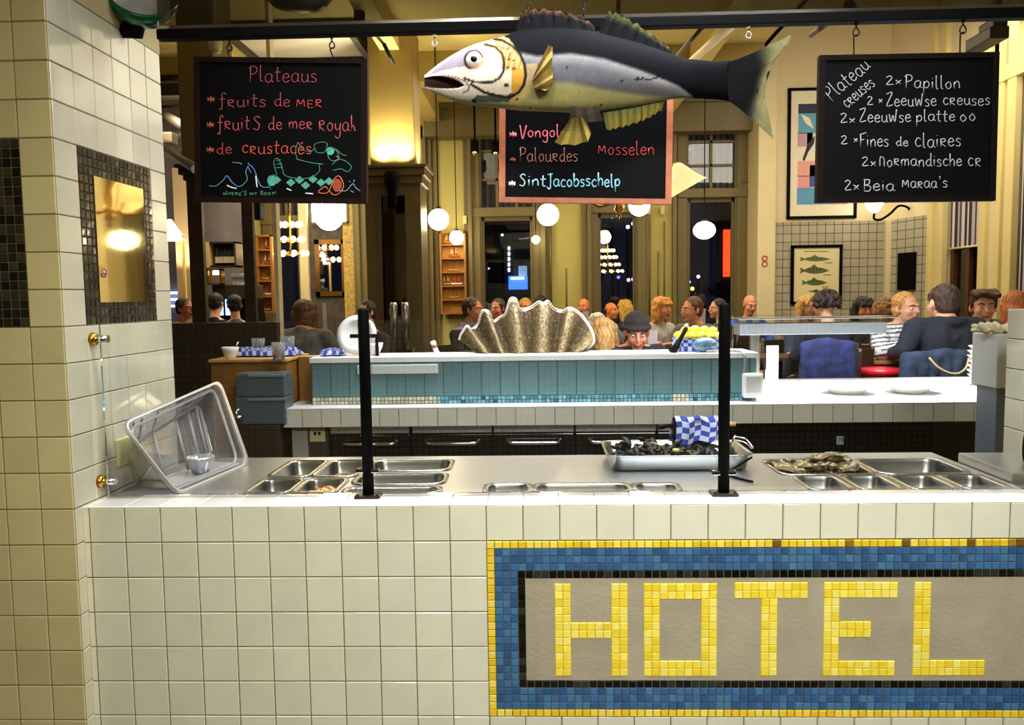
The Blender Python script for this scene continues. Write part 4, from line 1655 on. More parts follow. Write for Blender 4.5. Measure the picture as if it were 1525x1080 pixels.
b.box((-1.06, BF + .08, 0.0), (-0.945, BF + .45, CT - 0.108))
b.build('socket_panel', mat('dark_panel', (52, 50, 46), .5), bc)
sk = thing('power_socket', 'cream double power socket at the left end under the back counter', 'socket', (-1.005, BF + .08, 0.755))
b = MB()
b.box((-1.05, BF + .066, 0.755), (-0.96, BF + .08, 0.852), bev=.004)
b.build('face_plate', mat('ivory_plastic', (200, 194, 150), .4), sk)
for xx in (-1.018, -0.994):
    b = MB()
    b.box((xx - .008, BF + .0655, 0.795), (xx + .008, BF + .069, .815))
    b.build('outlet', M_BLACK, sk)
for k, x0 in enumerate((-0.93, -0.455, 0.012, 0.479, 0.946)):
    xe = min(x0 + .455, 1.35)
    lab = ['leftmost dark drawer unit with a bright handle', 'dark drawer unit under the left part of the blue ledge', 'dark drawer unit under the clam shell', 'dark drawer unit left of the blue check towel', 'dark drawer unit behind the right black post'][k]
    t = thing('drawer_unit', lab + ' below the back counter', 'drawer unit', ((x0 + xe) / 2, BF + .10, 0.1), group='dark drawer units under the back counter')
    b = MB()
    b.box((x0, BF + .08, 0.12), (xe, BF + .108, 0.79), bev=.004)
    df_ = b.build('drawer_front', mat('black_gloss', (18, 18, 20), 0.12), t)
    b = MB()
    b.box((x0, BF + .07, 0.80), (xe, BF + .1, CT - 0.112), bev=.003)
    for xx in (x0 + .05, x0 + .09, xe - .09, xe - .05):
        b.lathe([(0.0001, 0), (.006, 0), (.004, .004), (0.0001, .004)], (xx, BF + .07, .825), 10, Matrix.Rotation(PI / 2, 3, 'X'))
    b.build('steel_rail', M_STEEL, t)
    b = MB()
    hx0, hx1 = x0 + .075, xe - .075
    b.tube(spline([(hx0, BF + .08, .752), (hx0 + .01, BF + .045, .748), (hx0 + .05, BF + .035, .745), (hx1 - .05, BF + .035, .745), (hx1 - .01, BF + .045, .748), (hx1, BF + .08, .752)], 5), 0.0115, 10)
    b.build('handle', M_CHROME, df_)
b = MB()
c = at(1251, 656, BF + .246)
st_ = thing('number_sticker', 'small blue and white number sticker on the dark panel under the pass', 'sticker', (c.x, BF + .247, c.z - .02))
b.setc(190, 200, 220)
b.box((c.x - .02, BF + .2455, c.z - .025), (c.x + .02, BF + .2495, c.z + .025))
b.setc(30, 50, 130)
for ch, xx in (('7', -.013), ('9', 0.003)):
    pts = {'7': [(0, .026), (.011, .026), (.004, 0)], '9': [(.011, .018), (.003, .014), (.001, .022), (.009, .027), (.011, .018), (.006, 0)]}[ch]
    b.tube([(c.x + xx + p[0], BF + .245, c.z - .013 + p[1]) for p in pts], 0.0022, 5)
b.build('sticker_face', M_VC, st_)

# ------------------------------------------------------------------ blue tiled ledge
L0, L1, LF, LB = -1.05, 1.515, 2.3, 2.66
bl = thing('tiled_ledge', 'raised ledge faced with blue green tiles and a white stone top on the back counter', 'ledge', (0.2, 2.48, CT))
b = MB()
b.box((L0 - .008, LF - .012, 1.205), (L1 + .01, LB, 1.235), bev=.003)
b.build('stone_top', M_STONE, bl)
b = MB()
b.box((L0 + .004, LF + .004, CT + .004), (L1 - .004, LB - .01, 1.205))
b.build('core', M_STONE, bl)
b = MB()


def teal(u, v, c):
    q_ = random.uniform(.9, 1.08)
    k = srgb(92, 124, 130)
    return (k[0] * q_, k[1] * q_, k[2] * q_, 1)


tiles(b, (0, LF, 0), (1, 0, 0), (0, 0, 1), frange(L0, L1, .11), [1.003, 1.205], tint=teal, gcol=(40, 60, 66), g=.003)
tiles(b, (L1, 0, 0), (0, 1, 0), (0, 0, 1), [LF, LF + .11, LF + .22, LB - .01], [1.003, 1.205], tint=teal, gcol=(40, 60, 66), g=.003)
tiles(b, (L0, 0, 0), (0, -1, 0), (0, 0, 1), [-LB + .01, -LF - .22, -LF - .11, -LF], [1.003, 1.205], tint=teal, gcol=(40, 60, 66), g=.003)
b.build('blue_tiles', [M_TILE, M_GROUT], bl)
b = MB()


def small(u, v, c):
    if u < -0.33 or 1.02 < u < 1.12:
        k = random.choice([srgb(190, 188, 166), srgb(172, 172, 150), srgb(204, 200, 180)])
    elif random.random() < .05:
        k = srgb(34, 66, 78)
    else:
        k = random.choice([srgb(78, 134, 148), srgb(92, 152, 166), srgb(110, 168, 182), srgb(66, 120, 132)])
    return k


tiles(b, (0, LF, 0), (1, 0, 0), (0, 0, 1), frange(L0, L1, .0235), [CT + .004, .980, 1.003], tint=small, gcol=(44, 52, 48), g=.003)
tiles(b, (L1, 0, 0), (0, 1, 0), (0, 0, 1), frange(LF, LB - .01, .0235), [CT + .004, .980, 1.003], tint=small, gcol=(44, 52, 48), g=.003)
b.build('small_tiles', [M_TILE, M_GROUT], bl)
b = MB()
p0, p1 = at(532, 544, LF - .02), at(652, 556, LF - .02)
b.box((p0.x, LF - .03, p1.z), (p1.x, LF - .004, p0.z), bev=.004)
lone(b, 'label_rail', mat('white_strip', (200, 204, 200), .3), 'bright steel strip fixed to the left part of the blue tiled ledge', 'strip')
# junction box with cable
jb = thing('junction_box', 'white power junction box on the right end of the blue tiled ledge', 'junction box', (1.47, LF, 1.0))
p0, p1 = at(1106, 556, LF - .03), at(1135, 592, LF - .03)
b = MB()
b.box((p0.x, LF - .055, p1.z), (p1.x, LF - .004, p0.z), bev=.012)
b.build('housing', mat('white_plastic', (222, 222, 218), .35), jb)
b = MB()
b.box((p0.x + .014, LF - .058, p1.z + .03), (p1.x - .014, LF - .052, p0.z - .014), bev=.004)
b.build('cover', mat('grey_plastic', (190, 192, 190), .3), jb)
b = MB()
b.tube(spline([(1.44, LF - .03, p0.z), (1.445, LF - .03, 1.18), (1.44, LF - .02, 1.225), (1.42, LF + .03, 1.243), (1.32, LF + .06, 1.243), (1.24, LF + .02, 1.243)], 6), .008, 8)
b.build('cable', mat('grey_cable', (120, 122, 124), .5), jb)

# ------------------------------------------------------------------ giant clam shell
outl = [(684, 506), (687, 497), (695, 486), (700, 490), (706, 489), (713, 480), (718, 464), (728, 465), (734, 478), (744, 473), (753, 467), (760, 446), (768, 446), (773, 459), (780, 461), (792, 457), (802, 450),
        (809, 452), (816, 449), (822, 457), (830, 462), (840, 463), (848, 459), (858, 463), (868, 472), (879, 488), (884, 501), (883, 511), (874, 520)]
SHY = 2.47
sh = thing('clam_shell', 'giant scalloped clam shell standing upright on the white ledge', 'shell', tuple(onz(785, 529, 1.236)))
O_ = spline([(x, y, 0) for x, y in outl], 6)
n = len(O_)
base0, base1 = Vector((712, 528, 0)), Vector((866, 526, 0))
peaks = [695, 720, 764, 812, 849, 884]


def ridge(i):
    """fold phase along the rim: +1 on crests"""
    x = O_[i].x
    return -math.cos(2 * PI * (lin(x, (684, 0), (697, .5), (709, 1), (724, 1.5), (737, 2), (765, 2.5), (783, 3), (812, 3.5), (834, 4), (850, 4.5), (872, 5), (884, 5.4))))


M_SHELL = mat('clam_shell', rough=0.7, spec=.2, vc=True, bump=0.55, bscale=120, var=.25, vscale=55)
NR = 26
for side, nm in ((0, 'inner_face'), (1, 'outer_face')):
    b = MB()
    rg = []
    for k in range(NR + 1):
        t = k / NR
        row = []
        for i in range(n):
            s = i / (n - 1)
            B_ = base0.lerp(base1, s)
            P_ = B_.lerp(O_[i], t)
            dep = 0.11 * (t ** 1.5) - .05 * math.sin(PI * t)
            dep = -0.02 + 0.16 * (1 - (1 - t) ** 2) * 0 + 0.10 * t * t - 0.02 + .062 * ridge(i) * (0.3 + .7 * t) * -1 + .05 * (1 - math.sin(PI * s))
            p = at(P_.x, P_.y, SHY + .03 + dep + (0.012 if side else 0))
            if p.z < 1.2365:
                p.z = 1.2365
            row.append(p)
        rg.append(row)

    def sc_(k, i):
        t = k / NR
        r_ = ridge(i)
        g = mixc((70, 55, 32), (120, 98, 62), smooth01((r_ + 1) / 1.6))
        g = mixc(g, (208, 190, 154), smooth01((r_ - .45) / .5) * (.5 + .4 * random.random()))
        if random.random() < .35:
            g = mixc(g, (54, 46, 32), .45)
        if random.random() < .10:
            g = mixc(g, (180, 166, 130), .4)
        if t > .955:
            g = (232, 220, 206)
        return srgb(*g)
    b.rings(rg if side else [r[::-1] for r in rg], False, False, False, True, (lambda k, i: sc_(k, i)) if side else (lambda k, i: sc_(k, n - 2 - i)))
    if side == 0:
        rim = rg[-1]
    b.build(nm, M_SHELL, sh)
b = MB().setc(236, 224, 212)
b.tube([p + Vector((0, .006, 0)) for p in rim], 0.0085, 7)
b.build('scalloped_rim', M_SHELL, sh)

# ------------------------------------------------------------------ things on the ledge
ZL = 1.2355
# white dish standing on edge
dt = thing('white_dish', 'white round dish standing on edge on the ledge behind the left post', 'dish', (-0.80, 2.48, ZL))
c = at(533, 507, 2.47)
b = MB()
Mx = Matrix.Rotation(math.radians(78), 3, 'X')
b.lathe([(0.0001, .0), (.07, .0), (.085, .012), (.118, .024), (.120, .028), (.084, .018), (.07, .006), (0.0001, .006)], (c.x, 2.47, ZL + .118), 40, Mx)
b.build('plate', M_PORC, dt)
dt2 = thing('white_bowl', 'white bowl on the ledge right beside the standing dish', 'bowl', (c.x + .085, 2.50, ZL))
b = MB()
b.lathe([(0.0001, 0), (.03, 0), (.034, .006), (.056, .05), (.06, .075), (.057, .075), (.05, .045), (0.0001, .012)], (c.x + .095, 2.45, ZL), 30)
b.build('bowl', M_PORC, dt2)
b = MB()
p0, p1 = at(521, 499, 2.40), at(563, 503, 2.40)
b.box((p0.x, 2.39, p1.z), (p1.x, 2.42, p0.z + .004), bev=.003)
b.box((p1.x - .015, 2.39, ZL), (p1.x, 2.42, p1.z + .002))
lone(b, 'black_bracket', M_BLACK, 'flat black bracket standing in front of the white dish', 'bracket')
# little white mill lying tilted
pm = thing('salt_mill', 'small white mill tilted on the ledge left of the clam shell', 'mill', tuple(onz(652, 529, ZL)))
a_, c_ = onz(652, 529, ZL), at(643, 507, 2.46)
c_ = Vector((a_.x - .03, a_.y, ZL + .085))
b = MB()
b.tube([a_ + Vector((0, 0, .004)), a_.lerp(c_, .35), a_.lerp(c_, .8)], [.017, .014, .016], 16)
b.build('body', M_PORC, pm)
b = MB()
b.tube([a_.lerp(c_, .8), a_.lerp(c_, .86), a_.lerp(c_, 1)], [.0165, .019, .013], 16)
b.build('cap', M_PORC, pm)
b = MB()
b.tube([a_.lerp(c_, .5), a_.lerp(c_, .72)], [.0156, .0166], 16)
b.build('label', mat('brown_label', (150, 96, 40), .5), pm)
# lemon crate with check cloth
lc = thing('lemon_basket', 'low basket lined with blue checked cloth and full of lemons on the ledge', 'basket', (1.2, 2.50, ZL))
cb = (1.085, 1.36, 2.42, 2.60)


def check(u, v, sz=.022):
    a_, b_ = int(math.floor(u / sz)), int(math.floor(v / sz))
    return srgb(40, 60, 148) if (a_ + b_) % 2 else srgb(176, 182, 208)


b = MB()
rg = []
path = rrect(cb[0], cb[1], cb[2], cb[3], .03, 8)
pp = []
for i in range(len(path)):
    p, p2 = Vector((*path[i], 0)), Vector((*path[(i + 1) % len(path)], 0))
    m_ = max(1, int((p2 - p).length / .011))
    pp += [p.lerp(p2, k / m_) for k in range(m_)]
for k in range(9):
    z = ZL + .002 + .078 * k / 8
    rg.append([(p.x + .004 * math.sin(i * .9) * k / 8, p.y + .004 * math.cos(i * .7) * k / 8, z + (.006 * math.sin(i * .5) if k == 8 else 0)) for i, p in enumerate(pp)])
b.rings(rg, True, True, False, True, lambda i, j: check(j * .011, i * .0098))
b.build('checked_lining', mat('woven_cloth', rough=.9, vc=True, bump=.1, bscale=300), lc)
LEM = None
q = random.Random(4)
for k, (x, y, z) in enumerate([(1.12, 2.45, .085), (1.175, 2.45, .09), (1.23, 2.45, .092), (1.285, 2.45, .088), (1.325, 2.46, .085), (1.15, 2.5, .12), (1.205, 2.49, .125), (1.26, 2.5, .122), (1.31, 2.51, .115), (1.12, 2.55, .09), (1.2, 2.56, .095), (1.29, 2.56, .092)]):
    if LEM is None:
        b = MB()
        b.lathe([(0.0005, -.036), (.006, -.034), (.014, -.029), (.024, -.016), (.0275, 0), (.024, .016), (.014, .028), (.007, .033), (.0005, .036)], (0, 0, 0), 18)
        LEM = b.build('lemon', mat('lemon_peel', (244, 214, 56), .4, bump=.2, bscale=260), None)
        o = LEM
    else:
        o = LEM.copy()
        COL.objects.link(o)
    o.location = (x, y, ZL + z)
    o.rotation_euler = (q.uniform(1, 2), q.uniform(-.5, .5), q.uniform(0, 6))
    tag(o, 'yellow lemon piled in the cloth lined basket', 'lemon', 'lemons in the basket')
# blue net bag
b = MB()
c = at(1051, 512, 2.36)
b.sphere((c.x, 2.375, ZL + .043), .06, 24, 14, (1.2, .62, .72))
lone(b, 'blue_bag', mat('blue_film', (92, 124, 150), .25, var=.4, vscale=50, bump=.5, bscale=60), 'crumpled blue grey bag leaning against the lemon basket', 'bag')
# black peeler/brush leaning
b = MB()
a_ = Vector((1.055, 2.37, ZL + .003))
c_ = at(1022, 489, 2.42)
b.tube([a_ + Vector((-.006, 0, 0)), a_.lerp(c_, .25), a_.lerp(c_, .5), a_.lerp(c_, .8), c_], [.026, .02, .013, .012, .014], 14)
pmill = thing('pepper_mill', 'black pepper mill leaning against the lemon basket', 'mill', tuple(a_))
b.build('mill_body', M_BLACK, pmill)
b = MB()
b.sphere(c_ + Vector((0, 0, .012)), .014, 14, 10)
b.build('knob', mat('ivory_knob', (214, 206, 160), .4), pmill)

# ------------------------------------------------------------------ wooden cabinet at left with crockery
wcab = thing('wooden_cabinet', 'light wood cabinet at the left end of the blue tiled ledge', 'cabinet', (-1.42, 2.53, 0))
M_OAK = mat('honey_wood', (140, 92, 38), .42, var=.25, vscale=14, stretch=(1, 1, 7))
b = MB()
b.box((-1.645, 2.31, 0), (-1.2, 2.75, 1.215))
b.build('carcass', M_OAK, wcab)
b = MB()
b.box((-1.655, 2.295, 1.215), (-1.19, 2.76, 1.232), bev=.003)
b.build('top', mat('pale_wood_top', (206, 160, 92), .4, var=.2, vscale=20, stretch=(1, 9, 1)), wcab)
wp = MB()
wp.box((-1.185, 2.5, CT + .004), (-1.062, 2.64, 1.228), bev=.003)
lone(wp, 'wooden_board', M_OAK, 'upright wood board between the wooden cabinet and the blue ledge', 'board')
ZW = 1.2325
cloth = MB()


def clothmesh(b, x0, x1, y0, y1, z, amp, seed, nx=46, ny=26, sz=.024):
    q = random.Random(seed)
    f = [(q.uniform(8, 26), q.uniform(8, 30), q.uniform(0, 6)) for _ in range(5)]
    rg = []
    for j in range(ny + 1):
        row = []
        for i in range(nx + 1):
            u, v = i / nx, j / ny
            x = x0 + (x1 - x0) * u + .012 * math.sin(9 * v + f[0][2])
            y = y0 + (y1 - y0) * v + .012 * math.sin(8 * u + f[1][2])
            h = sum(abs(math.sin(a * u + c * v + d)) for a, c, d in f) / 5
            e = min(u, v, 1 - u, 1 - v)
            row.append((x, y, z + .003 + amp * h * min(1, e * 6 + .15)))
        rg.append(row)
    b.rings([r[::-1] for r in rg], False, False, False, True, lambda j, i: check((nx - i) * (x1 - x0) / nx, j * (y1 - y0) / ny, sz))


clothmesh(cloth, -1.60, -1.20, 2.46, 2.72, ZW, .06, 3)
lone(cloth, 'checked_cloth', mat('woven_cloth', rough=.9, vc=True), 'rumpled blue and white checked cloth on the wooden cabinet', 'cloth')
b = MB()
clothmesh(b, -1.04, -0.9, 2.40, 2.60, ZL, .05, 9, 24, 20)
lone(b, 'checked_cloth', MATS['woven_cloth'], 'folded checked cloth on the white ledge left of the standing dish', 'cloth')


def tumbler(name, x, y, z, r, h, label, liquid=None, lcol=None, taper=.8):
    t = thing(name, label, 'glass', (x, y, z))
    b = MB()
    b.lathe([(.0001, 0), (r * taper, 0), (r, h), (r * .94, h), (r * taper * .9, .006), (.0001, .006)], (x, y, z), 26, caps=True)
    b.build('glass_wall', glass_mat('tumbler_glass', (.93, .94, .95), 1.3, .02, 1.4, .16, (1, 1, 1)) if 'tumbler_glass' not in MATS else MATS['tumbler_glass'], t)
    if liquid:
        b = MB()
        b.lathe([(.0001, .007), (r * taper * .88, .007), (r * (taper + (1 - taper) * liquid) * .92, h * liquid), (.0001, h * liquid)], (x, y, z), 22)
        b.build('liquid', mat('liquid_%d' % (lcol[0]), lcol, .1), t)
    return t


p = onz(412, 536, ZW)
tumbler('juice_glass', p.x, p.y + .04, ZW, .040, .098, 'glass holding a little orange juice at the front of the wooden cabinet', .38, (250, 160, 24))
tumbler('water_glass', -1.475, 2.64, ZW + .03, .042, .075, 'empty clear tumbler behind the checked cloth at left')
jg = tumbler('glass_jug', -1.31, 2.70, ZW + .012, .045, .10, 'clear water jug behind the juice glass', None, None, .95)
cu = thing('white_cup', 'white cup with a spoon at the left front of the wooden cabinet', 'cup', (-1.545, 2.36, ZW))
b = MB()
b.lathe([(.0001, 0), (.026, 0), (.03, .006), (.046, .045), (.052, .068), (.049, .068), (.042, .04), (.0001, .012)], (-1.55, 2.37, ZW), 30)
b.build('cup_body', M_PORC, cu)
b = MB()
b.tube([(-1.53, 2.37, ZW + .02), (-1.505, 2.38, ZW + .10)], .0035, 8)
b.build('spoon', M_CHROME, cu)
# dark low cabinet and the two grey boxes
b = MB()
b.box((-1.47, 2.10, 0), (-1.19, 2.29, .872), bev=.004)
lone(b, 'low_cabinet', mat('dark_brown_laminate', (48, 36, 30), .35), 'dark brown low cabinet in front of the wooden cabinet', 'cabinet')
for z0, z1, x0, lab in ((.874, 1.03, -1.44, 'dark grey plastic box, lower of the two stacked before the wooden cabinet'), (1.032, 1.165, -1.43, 'dark grey plastic box, upper of the two stacked before the wooden cabinet')):
    t = thing('plastic_crate', lab, 'box', (-1.29, 2.2, z0), group='grey boxes stacked on the low cabinet')
    b = MB()
    b.box((x0, 2.12, z0), (-1.155, 2.28, z1), bev=.008)
    b.build('shell', mat('slate_plastic', (74, 86, 92), .4), t)
    b = MB()
    b.box((x0 + .07, 2.112, z1 - .022), (-1.15, 2.122, z1 - .006), bev=.003)
    b.build('lip', mat('slate_light', (110, 124, 132), .35), t)
tp = thing('small_tap', 'small chrome valve on the dark low cabinet behind the clear tub', 'tap', (-1.49, 2.08, .82))
p = at(352, 622, 2.06)
b = MB()
b.cyl((p.x - .02, 2.06, p.z), (p.x + .03, 2.06, p.z), .012)
b.cyl((p.x, 2.06, p.z), (p.x, 2.06, p.z + .04), .009)
b.cyl((p.x - .015, 2.06, p.z + .04), (p.x + .02, 2.06, p.z + .04), .008)
b.cyl((p.x + .02, 2.06, p.z), (p.x + .02, 2.11, p.z), .008)
b.build('valve', M_CHROME, tp)

# ------------------------------------------------------------------ the pass at right
for x, lab in ((2.145, 'white soup plate on the pass counter, left of the two'), (2.52, 'white soup plate on the pass counter, right of the two')):
    t = thing('soup_plate', lab, 'plate', (x, 2.6, CT + .004), group='soup plates on the pass')
    b = MB()
    b.lathe([(.0001, 0), (.085, 0), (.09, .006), (.13, .03), (.166, .041), (.168, .045), (.13, .037), (.085, .012), (.0001, .010)], (x, 2.6, CT + .0045), 48)
    b.build('plate', M_PORC, t)
osf = thing('heated_overshelf', 'stainless steel heated shelf standing on the pass counter', 'overshelf', (2.15, 3.3, CT))
b = MB()
b.box((1.66, 3.28, 1.285), (2.66, 3.46, 1.365), bev=.006)
b.build('beam', mat('satin_steel', (158, 164, 170), .5, .7), osf)
b = MB()
b.box((1.63, 3.2, 1.395), (2.70, 3.48, 1.405), bev=.002)
b.build('top_sheet', M_STEELP, osf)
for x in (1.70, 1.79, 2.6):
    b = MB()
    b.box((x - .025, 3.36, 1.36), (x + .025, 3.40, 1.396))
    b.build('bracket', M_STEELP, osf)
for x in (1.785,):
    b = MB()
    b.box((x - .03, 3.34, CT + .004), (x + .03, 3.40, 1.287), bev=.004)
    b.build('leg', M_STEELP, osf)
b = MB()
b.box((1.83, 3.22, CT + .0045), (1.91, 3.235, 1.215), bev=.002)
lone(b, 'menu_card', mat('pink_card', (228, 206, 204), .7), 'pale pink menu card upright on the pass by the steel shelf leg', 'menu card')
b = MB()
b.box((1.795, 3.12, CT + .0045), (1.835, 3.13, 1.06), bev=.002)
lone(b, 'menu_card', mat('pink_card'), 'small pale card left of the pink menu card on the pass', 'card')
for k in range(8):
    z = CT + .0045 + k * .031
    b = MB()
    b.lathe([(.0001, 0), (.04, 0), (.05, .006), (.085, .040), (.082, .040), (.046, .01), (.0001, .008)], (0, 0, 0), 30)
    if k == 0:
        BO = b.build('stacked_bowl', M_PORC, None)
        o = BO
    else:
        o = BO.copy()
        COL.objects.link(o)
    o.location = (3.13 + .004 * math.sin(k * 2), 2.95, z)
    w_ = ['lowest', 'second lowest', 'third from the bottom', 'fourth from the bottom', 'fourth from the top', 'third from the top', 'second from the top', 'topmost'][k]
    tag(o, 'white bowl, %s in the stack at right of the pass' % w_, 'bowl', 'white bowls stacked on the pass')
# white stand with folded cloth right
b = MB()
ds = thing('towel_dispenser', 'pale grey dispenser stand at the right edge beside the tiled pillar', 'dispenser', (2.24, 1.15, 0))
p0, p1 = at(1486, 498, 1.05), at(1517, 579, 1.05)
b.box((p0.x, 1.05, p1.z), (p1.x + .05, 1.25, p0.z), bev=.006)
b.build('front_case', mat('pale_grey_panel', (196, 198, 194), .4), ds)
b = MB()
b.box((p0.x + .02, 1.08, 0), (p1.x + .04, 1.24, p1.z), bev=.004)
b.build('post', mat('blue_grey_panel', (96, 108, 122), .4), ds)
b = MB()
for k in range(22):
    r_ = random.uniform(.014, .024)
    c = at(1462 + 3.0 * k, 490, 1.10)
    M_ = Matrix.Rotation(random.uniform(-1, 1), 3, 'Y')
    b.sphere((c.x, 1.12 + random.uniform(-.03, .03), p0.z + .016 + random.uniform(0, .012)), r_, 12, 8, (1.4, 1.0, .7), M_)
lone(b, 'crumpled_napkins', mat('cream_cloth', (226, 214, 176), .8, bump=.5, bscale=60), 'crumpled cream cloth heaped on top of the grey dispenser', 'cloth')
# steel drain block and black hose, lower right
b = MB()
b.box((1.80, 0.26, ZS - .04), (1.995, 0.60, ZS + .035), bev=.004)
lone(b, 'drain_box', M_STEEL, 'steel box edge at the right end of the worktop', 'steel box')
b = MB()
c = at(1527, 690, .42)
b.tube([(c.x + .0 + .012 * math.sin(a), .42 + .05 * math.sin(a) * .2, ZS + .085 + .045 * math.cos(a)) for a in [2 * PI * k / 24 for k in range(24)]], .006, 8, True)
lone(b, 'black_hose', M_BLACK, 'loop of black hose standing on the steel box at the right edge', 'hose')

# towel on a holder behind the mussel tray
th_ = thing('towel_holder', 'black holder arm behind the mussel tray carrying a checked towel', 'holder', (0.80, 0.74, ZS))
b = MB()
b.cyl((0.795, 0.755, ZS + .001), (0.795, 0.755, 1.085), .006)
b.lathe([(.0001, 0), (.022, 0), (.02, .006), (.0001, .006)], (0.795, 0.755, ZS + .001), 18)
b.tube([(0.735, 0.755, 1.055), (0.80, 0.755, 1.07), (0.95, 0.755, 1.072)], .007, 10)
b.build('arm', M_BLACK, th_)
b = MB()
b.tube([(0.95, 0.755, 1.072), (0.975, 0.755, 1.07), (1.03, 0.755, 1.068)], [.008, .011, .009], 12)
b.build('wooden_grip', mat('pale_wood', (206, 168, 140), .5), th_)
b = MB()
NU, NV = 34, 30
rg = []
for j in range(NV + 1):
    v = j / NV
    row = []
    for i in range(NU + 1):
        u = i / NU
        x = .788 + .165 * u + .01 * math.sin(v * 5)
        a = (v - .42) * 1.0
        if v < .42:
            y = .742 - .018 * math.sin(u * 9) - .012
            z = 1.088 - (0.42 - v) / .42 * (.095 - .025 * u) + .004 * math.sin(u * 14)
            y -= .02 * (0.42 - v) / .42
        elif v < .58:
            t_ = (v - .42) / .16
            y = .73 + .05 * t_
            z = 1.088 + .012 * math.sin(PI * t_) + .003 * math.sin(u * 14)
        else:
            t_ = (v - .58) / .42
            y = .78 + .012 * math.sin(u * 7)
            z = 1.088 - t_ * .08
        row.append((x, y, z))
    rg.append(row)
b.rings([r[::-1] for r in rg], False, False, False, True, lambda j, i: check((NU - i) * .165 / NU + .003, j * .26 / NV, .026))
lone(b, 'checked_towel', MATS['woven_cloth'], 'blue and white checked towel draped over the holder behind the mussel tray', 'towel')
# ================================================================== ROOM SHELL
ZH = 5.2           # higher ceiling over the right bay
ZC = 4.05          # dining ceiling
ZF = 0.28          # dining floor, one step up from the kitchen
YW = 8.5           # window wall
XR = 4.81          # right wall
XLw = -5.5
M_CEIL = mat('ceiling_paint', (206, 186, 112), .8, var=.05, vscale=2)
M_FLOOR = mat('dark_floor', (58, 44, 34), .35, var=.3, vscale=6)
M_KFLOOR = mat('quarry_floor', (62, 58, 54), .4, var=.2, vscale=8)
b = MB()
b.box((-6, -5.7, -.12), (6, 3.66, -.05))
b.box((-6, 3.66, -.12), (6, 10, ZF))
struct(b.build('floor', [M_FLOOR]))
b = MB()
b.box((XLw, .40, ZC), (2.6, 10, ZC + .1))
b.box((2.55, .40, ZC), (2.6, 10, ZH))
b.box((2.55, .40, ZH), (6, 10, ZH + .1))
struct(b.build('ceiling', [M_CEIL]))
b = MB()
b.box((-4.2, -5.7, 3.26), (4.2, .395, 3.36))
b.box((-4.2, .375, 3.26), (6, .399, ZC + .1))
b.box((-6, .375, 2.9), (-1.4, .399, ZC + .1))
struct(b.build('ceiling', [mat('foyer_ceiling', (222, 214, 190), .8)]))


def tilemat(name, c1, c2, grout, w, rough=.25):
    m = bpy.data.materials.new(name)
    m.use_nodes = True
    nt = m.node_tree
    p = nt.nodes['Principled BSDF']
    p.inputs['Roughness'].default_value = rough
    tc = nt.nodes.new('ShaderNodeTexCoord')
    sp = nt.nodes.new('ShaderNodeSeparateXYZ')
    cb_ = nt.nodes.new('ShaderNodeCombineXYZ')
    ad = nt.nodes.new('ShaderNodeMath')
    ad.operation = 'ADD'
    br = nt.nodes.new('ShaderNodeTexBrick')
    nt.links.new(tc.outputs['Object'], sp.inputs[0])
    nt.links.new(sp.outputs['X'], ad.inputs[0])
    nt.links.new(sp.outputs['Y'], ad.inputs[1])
    nt.links.new(ad.outputs[0], cb_.inputs['X'])
    nt.links.new(sp.outputs['Z'], cb_.inputs['Y'])
    nt.links.new(cb_.outputs[0], br.inputs['Vector'])
    br.offset = 0.0
    br.inputs['Color1'].default_value = srgb(*c1)
    br.inputs['Color2'].default_value = srgb(*c2)
    br.inputs['Mortar'].default_value = srgb(*grout)
    br.inputs['Scale'].default_value = 1.0
    br.inputs['Mortar Size'].default_value = w * .045
    br.inputs['Mortar Smooth'].default_value = 0.1
    br.inputs['Brick Width'].default_value = w
    br.inputs['Row Height'].default_value = w
    nt.links.new(br.outputs['Color'], p.inputs['Base Color'])
    MATS[name] = m
    return m


b = MB()
b.box((-4.2, -5.72, -.05), (4.2, -5.6, 3.3))
struct(b.build('wall_foyer_back', [tilemat('foyer_tiles', (188, 180, 150), (176, 168, 140), (30, 27, 22), .062)]))
for s, nm in ((-1, 'wall_foyer_left'), (1, 'wall_foyer_right')):
    b = MB()
    b.box((min(s * 4.2, s * 4.3), -5.7, -.05), (max(s * 4.2, s * 4.3), .0, 3.3))
    struct(b.build(nm, [mat('foyer_paint', (190, 176, 140), .7)]))
b = MB()
b.box((-4.3, PYF, -.05), (-1.86, PYF + .1, 3.3))
struct(b.build('wall_front_left', [M_PLASTER]))
b = MB()
b.box((2.7, PYF, -.05), (4.3, PYF + .1, 3.3))
struct(b.build('wall_front_right', [M_PLASTER]))
b = MB()
b.box((XLw - .1, .4, -.05), (XLw, YW + .2, ZC))
struct(b.build('wall_dining_left', [mat('lavender_paint', (168, 160, 172), .8, var=.04, vscale=2)]))


def X8(px, py=400, Y=YW):
    return at(px, py, Y).x


def Z8(px, py, Y=YW):
    return at(px, py, Y).z


